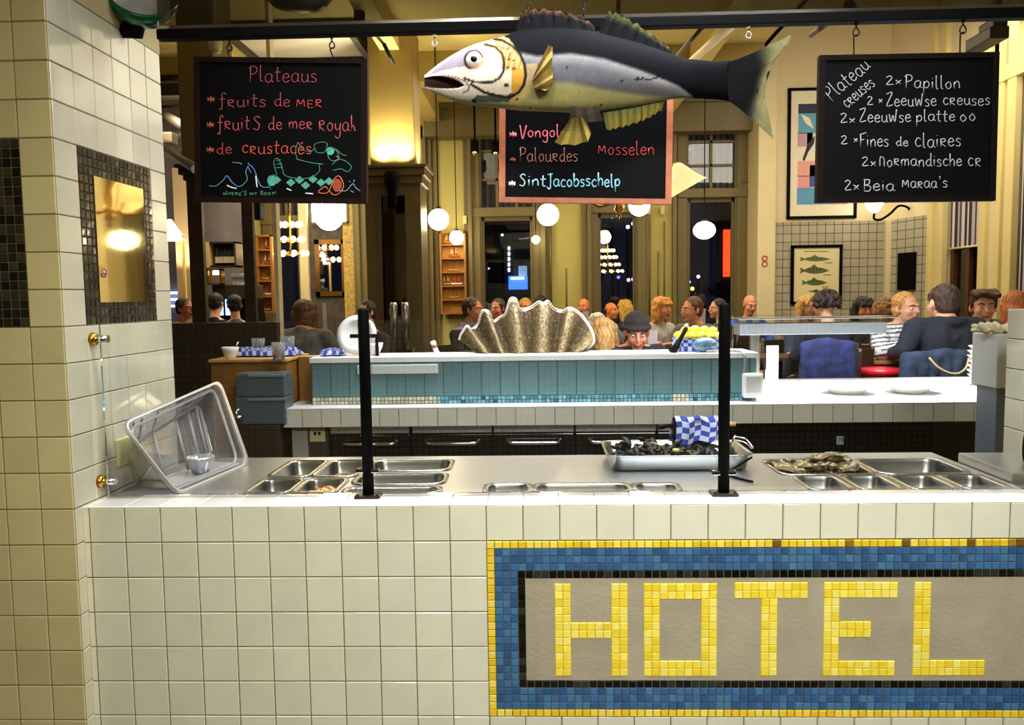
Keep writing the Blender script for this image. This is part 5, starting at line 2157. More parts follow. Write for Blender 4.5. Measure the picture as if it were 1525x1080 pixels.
# window wall panels between the openings
M_WALLY = mat('yellow_wall', (188, 178, 104), .75, var=.05, vscale=1.5)
zt = Z8(900, 178)
opens = [(X8(405), X8(452)), (X8(713), X8(799)), (X8(886), X8(952)), (X8(1019), X8(1099))]
b = MB()
xs = [X8(395)] + [v for o in opens for v in o] + [X8(1160)]
for i in range(0, len(xs), 2):
    b.box((xs[i], YW, ZF), (xs[i + 1], YW + .18, ZC))
for o in opens:
    b.box((o[0], YW, zt), (o[1], YW + .18, ZC))
    b.box((o[0], YW, ZF), (o[1], YW + .18, .75))
b.box((XLw, YW, ZF), (X8(395), YW + .18, ZC))
struct(b.build('wall_back', [M_WALLY]))
b = MB()
b.box((X8(640), YW - .28, Z8(860, 205)), (X8(1128), YW - .001, Z8(860, 158)))
b.box((X8(640), YW - .34, Z8(860, 164)), (X8(1128), YW - .001, Z8(860, 156)))
struct(b.build('trim_1', [M_FRAMEOL]))

M_PANE = glass_mat('night_pane', (.75, .78, .85), 1.5, 0, 1.2)
M_CURT = None


def stripe_mat(name, cs, w, axis='X'):
    m = bpy.data.materials.new(name)
    m.use_nodes = True
    nt = m.node_tree
    p = nt.nodes['Principled BSDF']
    p.inputs['Roughness'].default_value = .9
    tc = nt.nodes.new('ShaderNodeTexCoord')
    sp = nt.nodes.new('ShaderNodeSeparateXYZ')
    dv = nt.nodes.new('ShaderNodeMath')
    dv.operation = 'DIVIDE'
    dv.inputs[1].default_value = w
    fr_ = nt.nodes.new('ShaderNodeMath')
    fr_.operation = 'FRACT'
    rp = nt.nodes.new('ShaderNodeValToRGB')
    rp.color_ramp.interpolation = 'CONSTANT'
    while len(rp.color_ramp.elements) < len(cs):
        rp.color_ramp.elements.new(.5)
    for k, (e, c) in enumerate(zip(rp.color_ramp.elements, cs)):
        e.position = k / len(cs)
        e.color = srgb(*c)
    nt.links.new(tc.outputs['Object'], sp.inputs[0])
    nt.links.new(sp.outputs[axis], dv.inputs[0])
    nt.links.new(dv.outputs[0], fr_.inputs[0])
    nt.links.new(fr_.outputs[0], rp.inputs['Fac'])
    nt.links.new(rp.outputs['Color'], p.inputs['Base Color'])
    MATS[name] = m
    return m


M_CURT = stripe_mat('striped_curtain', [(150, 146, 140), (96, 92, 88), (176, 172, 164), (112, 108, 104)], .16)
wi = [0]


def window(x0, x1, zb, zmid, ztop, top_cols, top_rows, curtain=True):
    wi[0] += 1
    nm = 'window_%d' % wi[0]
    b = MB()
    y = YW - .05
    f = .10
    for a, c in ((x0 - .10, x0 + .03), (x1 - .03, x1 + .10)):
        b.box((a, y, ZF), (c, YW + .16, ztop + .1), bev=.012)
        b.box((a - .02, y + .03, ZF), (c + .02, YW + .1, ztop + .1), bev=.01)
    b.box((x0 - .1, y - .02, zmid - .06), (x1 + .1, YW + .16, zmid + .06), bev=.012)
    b.box((x0 - .1, y, ztop - .03), (x1 + .1, YW + .16, ztop + .1), bev=.012)
    b.box((x0, y, zb - .05), (x1, YW + .16, zb + .05), bev=.012)
    fr = struct(b.build(nm, [M_FRAMEOL]))
    b = MB()
    g = .05
    for a, c in ((x0 + .03, x0 + .03 + g), (x1 - .03 - g, x1 - .03)):
        b.box((a, YW + .03, zb + .05), (c, YW + .09, zmid - .06))
    b.box((x0 + .03, YW + .03, zmid - .06 - g), (x1 - .03, YW + .09, zmid - .06))
    b.build('sash', [M_FRAMEOL], fr)
    if top_cols:
        b = MB()
        for i in range(1, top_cols):
            xx = x0 + (x1 - x0) * i / top_cols
            b.box((xx - .018, YW + .03, zmid + .06), (xx + .018, YW + .08, ztop))
        for j in range(1, top_rows):
            zz = zmid + .06 + (ztop - zmid - .06) * j / top_rows
            b.box((x0, YW + .03, zz - .016), (x1, YW + .075, zz + .016))
        b.build('glazing_bars', [M_FRAMEOL], fr)
    b = MB()
    b.box((x0, YW + .055, zb), (x1, YW + .061, ztop))
    b.build('pane', [M_PANE], fr)
    if curtain:
        b = MB()
        n = 40
        rg = []
        for zz in (zmid + .02, ztop + .02):
            rg.append([(x0 + (x1 - x0) * i / n, YW + .12 + .02 * math.sin(i * 1.3), zz) for i in range(n + 1)])
        b.rings(rg, False, False, False)
        o = b.build('curtain', [M_CURT], fr)
    return fr


zm = Z8(760, 316)
window(opens[1][0], opens[1][1], 1.0, zm, zt, 3, 3)
window(opens[2][0], opens[2][1], 1.0, Z8(920, 311), zt, 3, 3)
window(opens[3][0], opens[3][1], 1.0, Z8(1060, 288), zt, 2, 3)
window(opens[0][0], opens[0][1], 1.0, Z8(430, 328), zt, 2, 2)
# dark grey wall piece with the mirror, cream posts
b = MB()
b.box((X8(462), YW - .03, ZF), (X8(532), YW - .001, ZC))
struct(b.build('wall_back_panel', [mat('grey_wall_paint', (74, 68, 62), .6, var=.5, vscale=14)]))
b = MB()
b.box((X8(450), YW - .12, ZF), (X8(463), YW - .001, ZC), bev=.01)
struct(b.build('trim_2', [M_CREAM]))
b = MB()
b.box((X8(514), YW - .08, ZF), (X8(530), YW - .031, ZC))
struct(b.build('trim_3', [mat('gold_textured', (196, 166, 84), .5, var=.45, vscale=26, bump=.4, bscale=40)]))
b = MB()
for a, c, d in ((530, 536, .12), (536, 541, .2), (541, 549, .12)):
    b.box((X8(a), YW - d, ZF), (X8(c), YW - .001, ZC), bev=.008)
for a, c, d in ((634, 640, .16), (640, 647, .1), (647, 655, .05), (693, 699, .05), (699, 705, .12), (806, 813, .12), (813, 822, .05), (866, 874, .08), (874, 880, .16), (962, 968, .07), (1000, 1006, .12), (1108, 1116, .05)):
    b.box((X8(a), YW - d, ZF), (X8(c), YW - .001, Z8(860, 200)), bev=.008)
struct(b.build('trim_4', [M_FRAMEOL]))
for px, y0, y1 in ((820, 330, 470), (843, 400, 470), (988, 330, 470), (966, 330, 470), (979, 375, 470), (1116, 275, 470)):
    b = MB()
    x = X8(px)
    b.tube([(x, YW - .07, Z8(px, y1)), (x, YW - .07, Z8(px, y0))] + ([(x - .05, YW - .07, Z8(px, y0) + .03), (x - .12, YW - .07, Z8(px, y0) + .03)] if px == 1116 else []), .012, 8)
    if px == 1116:
        b.lathe([(.0001, 0), (.04, 0), (.04, .03), (.0001, .03)], (x, YW - .08, Z8(px, 301)), 16, Matrix.Rotation(PI / 2, 3, 'X'))
    lone(b, 'conduit', M_FRAMEOL, {820: 'thin painted conduit running up the yellow wall right of the first window', 843: 'short curved conduit on the yellow wall panel right of the shell', 988: 'thin conduit left of the window with the red light',
                                   966: 'thin conduit along the right jamb of the middle window', 979: 'short conduit between two long ones, left of the window with the red light', 1116: 'conduit with a round junction beside the cream pillar'}[px], 'conduit', 'conduits on the yellow wall')

# cream pillar and tiled right corner
b = MB()
b.box((X8(1128, 400, 7.95), 7.95, ZF), (X8(1155, 400, 7.95), 8.6, ZH), bev=.02)
struct(b.build('wall_pillar', [mat('cream_pillar_paint', (226, 212, 168), .6, var=.05, vscale=3)]))
YA = 8.0
xa0, xa1 = X8(1153, 400, YA), 4.625
zT = 2.455
M_GT = tilemat('grey_tiles', (178, 172, 154), (168, 162, 144), (92, 84, 66), .105)
b = MB()
b.box((xa0, YA, ZF), (xa1, YA + .1, zT))
b.mat_i = 1
b.box((xa0, YA - .004, zT), (xa1 + .02, YA + .1, ZH))
struct(b.build('wall_back_right', [M_GT, M_CREAM]))
b = MB()
Bp = Vector((XR, 7.29, 0))
Ap = Vector((xa1, YA, 0))
d_ = (Bp - Ap)
nn_ = Vector((d_.y, -d_.x, 0)).normalized() * -1
for (z0, z1, mi, off) in ((ZF, zT, 0, 0), (zT, ZH, 1, .004)):
    b.mat_i = mi
    o_ = nn_ * 0
    P0, P1 = Ap, Bp
    P2, P3 = Bp + Vector((.3, .1, 0)), Ap + Vector((.3, .1, 0))
    I = [P0, P1, P2, P3]
    lo = [b.pt((p.x, p.y, z0)) for p in I]
    hi = [b.pt((p.x, p.y, z1)) for p in I]
    b.face(lo[::-1])
    b.face(hi)
    for k in range(4):
        m_ = (k + 1) % 4
        b.face([lo[k], lo[m_], hi[m_], hi[k]])
struct(b.build('wall_corner', [M_GT, M_CREAM]))
b = MB()
b.box((4.59, 7.93, ZF), (4.66, 8.0, zT), bev=.01)
struct(b.build('trim_5', [M_CREAM]))


def YR(px, py):
    return onx(px, py, XR).y


# right wall: pilasters and two windows with striped blinds
ya, yb, yc, yd = YR(1388, 380), YR(1407, 380), YR(1464, 380), YR(1511, 300)
b = MB()
b.box((XR, yb, ZF), (XR + .2, 7.29, ZH))
b.box((XR, yd, ZF), (XR + .2, yc, ZH))
b.box((XR, 0.4, ZF), (XR + .2, yd - 1.2, ZH))
b.box((XR, yc, ZF), (XR + .2, yb, 1.0))
b.box((XR, yd - 1.2, ZF), (XR + .2, yd, 1.0))
zhd = onx(1500, 118, XR).z
b.box((XR, yd - 1.2, zhd), (XR + .2, yb, ZH))
struct(b.build('wall_dining_right', [M_CREAM]))
b = MB()
for y0, y1 in ((ya - .05, ya + .05), (yb - .02, yb + .09), (yc - .1, yc + .02), (yd - .04, yd + .1), ((yc + yd) / 2 - .1, (yc + yd) / 2)):
    b.box((XR - .05, y0, ZF), (XR + .02, y1, ZH), bev=.01)
b.box((XR - .06, yd - 1.2, zhd - .03), (XR + .02, yc, zhd + .12), bev=.012)
struct(b.build('trim_6', [mat('pale_yellow_trim', (226, 208, 142), .5, var=.04, vscale=3)]))
M_BLIND = stripe_mat('striped_blind', [(44, 42, 56), (210, 196, 196), (72, 66, 82), (188, 172, 178), (40, 40, 50), (214, 202, 198)], .30, 'Y')
for k, (y0, y1, zb_) in enumerate(((yc + .03, yb - .03, onx(1435, 368, XR).z), (yd - 1.2, yd - .05, 1.15))):
    wi[0] += 1
    b = MB()
    for a, c in ((y0, y0 + .07), (y1 - .07, y1)):
        b.box((XR + .05, a, 1.0), (XR + .14, c, zhd))
    b.box((XR + .05, y0, 1.0), (XR + .14, y1, 1.08))
    b.box((XR + .05, (y0 + y1) / 2 - .03, 1.0), (XR + .14, (y0 + y1) / 2 + .03, zb_))
    fr = struct(b.build('window_%d' % wi[0], [mat('brown_window_wood', (84, 44, 26), .4, var=.3, vscale=20)]))
    b = MB()
    b.box((XR + .09, y0, 1.0), (XR + .096, y1, zhd))
    b.build('pane', [M_PANE], fr)
    bt = thing('roller_blind', ['striped roller blind on the far right window, half lowered', 'striped blind of the window at the right picture edge'][k], 'blind', (XR + .02, (y0 + y1) / 2, zb_))
    b = MB()
    n = 24
    b.rings([[(XR + .03 + .006 * math.sin(i * 1.1), y0 + (y1 - y0) * i / n, zz) for i in range(n + 1)] for zz in (zb_, zhd)], False, False, False)
    b.build('striped_fabric', [M_BLIND], bt)
    b = MB()
    b.cyl((XR + .03, y0, zb_), (XR + .03, y1, zb_), .012)
    b.build('bottom_bar', M_CREAM, bt)
# black sign board on the corner wall
bp0 = Ap.lerp(Bp, .32)
bp1 = Ap.lerp(Bp, .72)
pz0, pz1 = at(1355, 432, 7.6).z, at(1355, 376, 7.6).z
tdir = (Bp - Ap).normalized()
nrm = Vector((tdir.y, -tdir.x, 0))
if nrm.x > 0:
    nrm = -nrm
b = MB()
for o1, o2 in ((0.002, .03),):
    I = [bp0 + nrm * o1, bp1 + nrm * o1, bp1 + nrm * o2, bp0 + nrm * o2]
    lo = [b.pt((p.x, p.y, pz0)) for p in I]
    hi = [b.pt((p.x, p.y, pz1)) for p in I]
    b.face(lo[::-1])
    b.face(hi)
    for k in range(4):
        m_ = (k + 1) % 4
        b.face([lo[k], lo[m_], hi[m_], hi[k]])
lone(b, 'notice_board', M_BLACK, 'narrow black board on the tiled corner wall beside the right window', 'board')
b = MB()
b.setc(200, 60, 40)
sx, sz = X8(1139, 394, 7.94), Z8(1139, 389, 7.94)
for dz_ in (-.035, .035):
    b.tube([(sx + .03 * math.cos(a), 7.945, sz + dz_ + .03 * math.sin(a)) for a in [2 * PI * k / 16 for k in range(16)]], .007, 6, True)
    b.setc(180, 50, 36)
lone(b, 'round_sticker', M_VC, 'two small red ring stickers on the cream pillar', 'sticker')

# ------------------------------------------------------------------ framed pictures
def framed(px0, py0, px1, py1, Y, label, nm='framed_poster', fw=.035, paper=(232, 224, 200)):
    a, c = at(px0, (py0 + py1) / 2, Y), at(px1, (py0 + py1) / 2, Y)
    zt_, zb_ = at((px0 + px1) / 2, py0, Y).z, at((px0 + px1) / 2, py1, Y).z
    t = thing(nm, label, 'picture', ((a.x + c.x) / 2, Y, zb_))
    b = MB()
    for lo, hi in (((a.x, Y - .035, zb_), (a.x + fw, Y - .002, zt_)), ((c.x - fw, Y - .035, zb_), (c.x, Y - .002, zt_)), ((a.x, Y - .035, zt_ - fw), (c.x, Y - .002, zt_)), ((a.x, Y - .035, zb_), (c.x, Y - .002, zb_ + fw))):
        b.box(lo, hi)
    b.build('frame', M_BLACK, t)
    b = MB()
    b.box((a.x + fw, Y - .02, zb_ + fw), (c.x - fw, Y - .004, zt_ - fw))
    b.build('paper', mat('paper_%d' % paper[2], paper, .7), t)
    return t, a.x, c.x, zb_, zt_


YP = YA - .006
t, ax, cx_, zb_, zt_ = framed(1172, 131, 1276, 326, YP, 'tall black framed poster of coloured shapes behind the right chalkboard')
b = MB()


def PR(x0, y0, x1, y1, col):
    b.setc(*col)
    p0, p1 = at(x0, y0, YP - .021), at(x1, y1, YP - .021)
    b.box((p0.x, YP - .0225, p1.z), (p1.x, YP - .0205, p0.z))


for r_ in ((1189, 155, 1232, 168, (28, 36, 70)), (1189, 168, 1236, 198, (98, 160, 196)), (1188, 198, 1210, 218, (196, 150, 176)), (1188, 218, 1202, 232, (228, 222, 204)), (1202, 198, 1236, 226, (214, 220, 222)), (1188, 240, 1236, 262, (226, 160, 150)),
           (1188, 262, 1206, 280, (222, 150, 156)), (1206, 246, 1236, 278, (52, 80, 150)), (1187, 280, 1240, 304, (90, 152, 200)), (1240, 155, 1262, 210, (232, 196, 120)), (1240, 210, 1262, 260, (120, 170, 130)), (1240, 260, 1262, 304, (208, 120, 110))):
    PR(*r_)
b.setc(24, 26, 32)
b.poly([at(x, y, YP - .0235) for x, y in ((1195, 238), (1203, 214), (1214, 202), (1212, 214), (1204, 226), (1198, 240))])
b.setc(234, 232, 220)
b.poly([at(x, y, YP - .0236) for x, y in ((1193, 170), (1206, 176), (1212, 192), (1200, 184))])
b.build('print', M_VC, t)
t, ax, cx_, zb_, zt_ = framed(1177, 365, 1253, 453, YP, 'black framed print of three fish on cream paper on the tiled wall', paper=(226, 214, 166))
b = MB()


def pfish(x, y, L, h, col, d=1):
    b.setc(*col)
    top = [(-.5, 0), (-.3, .32), (0, .5), (.22, .35), (.34, .12), (.5, .45), (.46, 0)]
    P = [(x + d * L * u, y - h * v) for u, v in top] + [(x + d * L * u, y + h * v) for u, v in [(.5, .45), (.34, .12), (.2, .34), (0, .46), (-.3, .3)]]
    b.poly([at(px, py, YP - .022) for px, py in P][::-1 if d > 0 else 1])
    b.poly([at(px, py, YP - .0222) for px, py in [(x - L * .1 * d, y - h * .45), (x + L * .02 * d, y - h * .85), (x + L * .14 * d, y - h * .4)]][::1 if d > 0 else -1])
    b.setc(20, 22, 16)
    for k in range(4):
        u = x + d * L * (-.2 + .12 * k)
        b.quad(*[at(px, py, YP - .0225) for px, py in ((u - .6, y - h * .3), (u + .6, y - h * .3), (u + .6, y), (u - .6, y))][::-1])


pfish(1214, 386, 46, 7.5, (92, 116, 60), -1)
pfish(1213, 403, 44, 11, (96, 92, 52), -1)
pfish(1213, 421, 38, 9.5, (84, 100, 48), -1)
pfish(1216, 434, 22, 4, (70, 70, 52), -1)
b.setc(120, 110, 84)
for y0_, x0_, x1_ in ((374, 1197, 1234), (391, 1228, 1240), (409, 1226, 1238), (427, 1224, 1234), (444, 1200, 1228)):
    b.quad(*[at(px, py, YP - .0215) for px, py in ((x0_, y0_), (x0_, y0_ + 1.2), (x1_, y0_ + 1.2), (x1_, y0_))])
b.build('print', M_VC, t)
t, ax, cx_, zb_, zt_ = framed(470, 357, 516, 441, YW - .035, 'wall mirror with a bronze frame on the dark wall under the bright globe', 'wall_mirror', .06, (60, 60, 60))
t['category'] = 'mirror'
for ch in t.children:
    if ch.name.startswith('frame'):
        ch.data.materials[0] = mat('bronze_frame', (120, 88, 44), .35, .7)
    else:
        ch.name = 'mirror_glass'
        ch.data.materials[0] = mat('mirror_silver', (200, 200, 205), .03, 1.0)

# ------------------------------------------------------------------ columns
def column(pxl, pxr, Y, pyc, label_n, dx=.0):
    """square column: slim shaft, cornice, wider panelled lower part"""
    xl, xr = at(pxl, pyc, Y).x, at(pxr, pyc, Y).x
    zc = at((pxl + pxr) / 2, pyc, Y).z
    w = xr - xl
    return xl, xr, zc, w


M_COLY = mat('mustard_column_paint', (132, 112, 58), .55, var=.06, vscale=3)
M_COLD = mat('dark_olive_wood', (98, 80, 40), .45, var=.15, vscale=6)
YC = 5.2
xl, xr = at(549, 150, YC).x, at(616, 150, YC).x
zc0 = at(590, 246, YC).z
dep = xr - xl
b = MB()
b.box((xl, YC, zc0), (xr, YC + dep, ZC), bev=.01)
struct(b.build('column_shaft', [M_COLY]))
b = MB()
x0, x1 = at(546, 380, YC).x, at(628, 380, YC).x
for e, za, zb_ in ((.07, zc0 - .03, zc0), (.05, zc0 - .10, zc0 - .03), (.025, zc0 - .17, zc0 - .10)):
    b.box((x0 - e, YC - e, za), (x1 + e, YC + dep + e, zb_), bev=.008)
# lower case as four stiles with a mirror panel
mx0, mx1, mz1, mz0 = at(567, 380, YC).x, at(607, 380, YC).x, at(587, 291, YC).z, at(587, 482, YC).z
b.box((x0, YC, ZF), (mx0, YC + .1, zc0 - .17))
b.box((mx1, YC, ZF), (x1, YC + .1, zc0 - .17))
b.box((mx0, YC, mz1), (mx1, YC + .1, zc0 - .17))
b.box((mx0, YC, ZF), (mx1, YC + .1, mz0))
b.box((x0, YC + .1, ZF), (x1, YC + dep, zc0 - .17))
struct(b.build('column_case', [M_COLD]))
cm = thing('column_mirror', 'narrow dark mirror set into the front of the column left of the globe lamps', 'mirror', ((mx0 + mx1) / 2, YC + .06, mz0))
b = MB()
b.box((mx0, YC + .07, mz0), (mx1, YC + .0995, mz1))
b.build('glass', mat('dark_mirror', (92, 88, 84), .05, 1.0), cm)
b = MB()
for lo, hi in (((mx0 - .015, YC - .012, mz0), (mx0 + .01, YC + .0, mz1)), ((mx1 - .01, YC - .012, mz0), (mx1 + .015, YC, mz1)), ((mx0 - .015, YC - .012, mz1), (mx1 + .015, YC, mz1 + .02))):
    b.box(lo, hi)
b.build('moulding', M_COLD, cm)


def uplighter(px0, px1, py0, py1, Y, label):
    p = at((px0 + px1) / 2, py0, Y)
    zb_ = at((px0 + px1) / 2, py1, Y).z
    r = (px1 - px0) / 2 * mpp(Y)
    t = thing('uplighter', label, 'wall lamp', (p.x, Y, zb_))
    b = MB()
    b.lathe([(.0001, zb_), (r * .55, zb_), (r * .62, zb_ + (p.z - zb_) * .4), (r * .9, p.z - (p.z - zb_) * .3), (r, p.z), (r * .9, p.z), (r * .5, p.z - .05), (.0001, p.z - .06)], (p.x, Y - r, 0), 20)
    b.build('black_shade', M_BLACK, t)
    return t, p


uplighter(573, 598, 258, 312, YC - .06, 'black tapered uplighter on the column left of the globe lamps')
for (a, c) in (((xl + xr) / 2 - .10, YC - .10), ((xl + xr) / 2 + .12, YC - .10)):
    spot('column_wash', (a, c, zc0 + .03), ((xl + xr) / 2, YC + .02, zc0 + .7), 46, (1, .88, .56), 150, 1.0, .03)
spot('column_wash_side', (xr + .10, YC + dep / 2, zc0 + .03), (xr - .05, YC + dep / 2, zc0 + .7), 24, (1, .88, .56), 150, 1.0, .03)

# left column: open frame where its mirror would reflect the bar
YL = 3.9
lx = lambda px: at(px, 380, YL).x
b = MB()
zcl = at(272, 246, YL).z
b.box((lx(277), YL, zcl), (lx(330), YL + .4, ZC), bev=.01)
struct(b.build('column_shaft', [M_COLY]))
b = MB()
for e, za, zb_ in ((.07, zcl - .03, zcl), (.05, zcl - .08, zcl - .03), (.025, zcl - .12, zcl - .08)):
    b.box((lx(284) - e, YL - e, za), (lx(376) + e, YL + .42 + e, zb_), bev=.008)
b.box((lx(282), YL, ZF), (lx(303), YL + .05, zcl - .12))
b.box((lx(362), YL, ZF), (lx(378), YL + .05, zcl - .12))
b.box((lx(303), YL, ZF), (lx(362), YL + .1, at(330, 482, YL).z))
b.box((lx(303), YL, at(330, 296, YL).z), (lx(362), YL + .05, zcl - .12))
struct(b.build('column_case', [mat('dark_brown_wood', (58, 42, 22), .45, var=.2, vscale=8)]))
b = MB()
b.box((lx(252), YL - .12, -.05), (lx(416), YL - .04, at(330, 480, YL).z), bev=.006)
struct(b.build('wall_partition', [mat('brown_partition', (46, 34, 20), .45, var=.2, vscale=8)]))
spot('left_column_wash', (lx(271), YL + .2, zcl + .03), (lx(280), YL + .2, zcl + .9), 12, (1, .86, .5), 150, 1.0, .03)
b = MB()
b.box((lx(377), YL + .5, ZF), (lx(383), YL + .6, ZC))
struct(b.build('trim_7', [M_CREAM]))
sp_ = thing('wall_speaker', 'small black speaker under the left chalkboard', 'speaker', (at(385, 328, 6.0).x, 6.0, at(385, 328, 6.0).z))
p0, p1 = at(378, 302, 6.0), at(393, 328, 6.0)
b = MB()
b.box((p0.x, 5.9, p1.z), (p1.x, 6.05, p0.z), bev=.02)
b.build('case', M_BLACK, sp_)
b = MB()
b.tube([((p0.x + p1.x) / 2, 5.98, p0.z - .01), ((p0.x + p1.x) / 2, 5.98, ZC)], .012, 8)
b.build('pole', M_BLACK, sp_)

# lit square column and floor lamp seen in the gap beside the tiled pillar
YG = 7.0
b = MB()
b.box((X8(262, 380, YG), YG, ZF), (X8(290, 380, YG), YG + .25, Z8(275, 250, YG)))
struct(b.build('column_far', [mat('salmon_column', (206, 180, 140), .6)]))
spot('far_column_wash', (X8(274, 380, YG), YG - .25, 1.9), (X8(276, 380, YG), YG, 2.6), 16, (1, .84, .6), 120, 1.0, .03)
fl = thing('floor_lamp', 'tall floor lamp with a white bell shade and yellow pole beside the tiled pillar', 'floor lamp', (at(272, 480, 5.6).x, 5.6, ZF))
b = MB()
p = at(272, 352, 5.6)
b.cyl((p.x, 5.6, ZF), (p.x, 5.6, p.z + .02), .016, seg=12)
b.build('pole', mat('yellow_pole', (206, 172, 52), .35), fl)
b = MB()
b.lathe([(.0001, ZF), (.16, ZF), (.15, ZF + .02), (.0001, ZF + .03)], (p.x, 5.6, 0), 24)
b.build('base', M_BRASS, fl)
b = MB()
q0, q1 = at(262, 330, 5.6), at(262, 358, 5.6)
b.lathe([(.02, q0.z + .02), (.03, q0.z), (.06, q0.z - .05), (.13, q1.z + .01), (.135, q1.z)], (at(254, 350, 5.6).x, 5.6, 0), 24, None, False)
b.tube([(p.x, 5.6, p.z), (at(254, 350, 5.6).x, 5.6, q0.z + .01)], .012, 8)
b.build('lamp_shade', emis('opal_shade', (255, 240, 214), 3.2), fl)

# ------------------------------------------------------------------ shelves with model boats
def boat_shelf(px0, px1, py0, py1, Y, n, label, boats, glab):
    x0, x1 = at(px0, 400, Y).x, at(px1, 400, Y).x
    z1, z0 = at((px0 + px1) / 2, py0, Y).z, at((px0 + px1) / 2, py1, Y).z
    t = thing('display_shelf', label, 'shelf', ((x0 + x1) / 2, Y + .06, z0))
    M_SH = mat('orange_pine', (206, 150, 62), .5, var=.12, vscale=9)
    b = MB()
    b.box((x0, Y + .14, z0), (x1, Y + .145, z1))
    b.build('back_board', M_SH, t)
    b = MB()
    for a, c in ((x0, x0 + .025), (x1 - .025, x1)):
        b.box((a, Y, z0), (c, Y + .14, z1))
    b.box((x0, Y, z1 - .02), (x1, Y + .14, z1))
    b.build('side_frame', mat('pine_edge', (150, 98, 40), .5), t)
    hs = []
    for k in range(n):
        z = z0 + (z1 - z0) * k / n
        hs.append(z + .018)
        b = MB()
        b.box((x0 + .025, Y, z), (x1 - .025, Y + .14, z + .018))
        b.build('shelf_board', MATS['pine_edge'], t)
    for k, (cx, hull, sail, kind) in enumerate(boats):
        lev, fx = cx
        bx, bz = x0 + (x1 - x0) * fx, hs[lev] + .002
        L = (x1 - x0) * .42 if kind != 'small' else (x1 - x0) * .3
        bo = thing('model_boat', glab[k], 'model boat', (bx, Y + .06, bz), group='model boats on the display shelves')
        b = MB()
        rg = []
        for i in range(9):
            u = i / 8
            w = .028 * math.sin(PI * (u * .9 + .05)) ** .6
            rg.append([(bx - L / 2 + L * u, Y + .06 + w * math.cos(a), bz + .03 + (.008 if u in (0, 1) else 0) - (.028 * abs(math.sin(a)) if math.sin(a) < 0 else 0)) for a in [2 * PI * m / 10 for m in range(10)]])
        b.rings(rg)
        b.build('hull', mat('hull_%d_%d' % (hull[0], hull[1]), hull, .4), bo)
        b = MB()
        H_ = (z1 - z0) / n * .78
        b.tube([(bx, Y + .06, bz + .03), (bx, Y + .06, bz + H_)], .004, 6)
        if kind == 'two':
            b.tube([(bx + L * .25, Y + .06, bz + .03), (bx + L * .25, Y + .06, bz + H_ * .8)], .004, 6)
        mast_ = b.build('mast', mat('mast_wood', (90, 56, 26), .5), bo)
        if sail:
            b = MB()
            for s_ in ((-.02, -L * .42), (.015, L * .36)):
                P = [(bx + s_[0], H_ * .96), (bx + s_[0], .055), (bx + s_[1], .06)]
                for dd in (-.002, .002):
                    Q = [(x, Y + .06 + dd, bz + z) for x, z in P]
                    b.poly(Q if dd < 0 else Q[::-1])
            b.build('sail', mat('sail_%d_%d' % (sail[0], sail[1]), sail, .8), mast_)
    return t


boat_shelf(655, 694, 345, 468, YW - .2, 6, 'yellow wooden display shelf with model boats left of the first window', [((5, .35), (170, 90, 44), (196, 160, 96), 'one'), ((4, .55), (176, 84, 44), (216, 176, 116), 'two'), ((3, .5), (190, 140, 80), None, 'two'), ((2, .62), (226, 222, 210), (196, 36, 30), 'one'), ((2, .22), (180, 150, 90), (220, 190, 120), 'small'), ((1, .5), (170, 120, 60), None, 'two')],
           ['small model sailing boat on the top board of the right display shelf', 'model yacht with cream sails, second board from top of the right display shelf', 'model boat with bare masts on the middle of the right display shelf', 'model boat with a red sail on the right display shelf', 'tiny pale model boat left of the red sail one on the right display shelf', 'model ship with bare masts on the low board of the right display shelf'])
boat_shelf(381, 406, 350, 466, YW - .9, 5, 'wooden display shelf with model boats below the left chalkboard', [((4, .7), (170, 50, 36), (226, 200, 140), 'one'), ((3, .62), (180, 60, 40), (230, 224, 210), 'one'), ((2, .5), (180, 140, 80), None, 'two'), ((1, .6), (226, 222, 212), (200, 34, 30), 'one'), ((0, .5), (170, 120, 60), None, 'two')],
           ['model boat with a cream sail on the top board of the left display shelf', 'red model boat with white sails on the left display shelf', 'model boat with bare masts on the left display shelf', 'model boat with a red sail on the left display shelf', 'model ship on the lowest board of the left display shelf'])
b = MB()
b.box((X8(376), YW - .755, ZF), (X8(409), YW - .70, ZC))
struct(b.build('wall_shelf_back', [M_WALLY]))

# ------------------------------------------------------------------ lamps
M_GLOBE = emis('lit_opal_globe', (255, 232, 186), 20.0)
GL = []


def globe(px, py, rpx, Y, label, pyc=None, sc=(1, 1, 1)):
    c = at(px, py, Y)
    r = rpx * mpp(Y)
    t = thing('globe_lamp', label, 'pendant lamp', tuple(c), group='opal globe pendants')
    b = MB()
    b.sphere(c, r, 28, 16, sc)
    b.build('globe', M_GLOBE, t)
    b = MB()
    b.lathe([(.0001, 0), (r * .3, 0), (r * .24, r * .25), (.0001, r * .3)], (c.x, c.y, c.z + r * .96 * sc[2]), 14)
    b.build('fitting', mat('dark_iron', (40, 36, 30), .45, .8), t)
    b = MB()
    b.tube([(c.x, c.y, c.z + r), (c.x, c.y, ZC if c.x < 2.55 else ZH)], .006, 6)
    b.build('cord', M_BLACK, t)


globe(653, 327, 15.5, 5.9, 'globe lamp on a cord just right of the column')
globe(680, 354, 10.5, 8.0, 'small globe lamp before the boat shelf')
globe(816, 320, 16, 6.0, 'globe lamp right below the middle chalkboard')
globe(952, 306, 15.5, 6.3, 'globe lamp half hidden by the right lower corner of the middle chalkboard')
globe(1049, 343, 16, 6.6, 'flattened glowing globe standing for a lamp reflected in the window with the red light', None, (1, 1, .8))  # glowing globe added in place of a reflection in the window
globe(490, 322, 21, 6.6, 'largest globe lamp, above the bronze framed wall mirror')
globe(798, 357, 6, 8.2, 'tiny globe lamp at the right jamb of the first window')
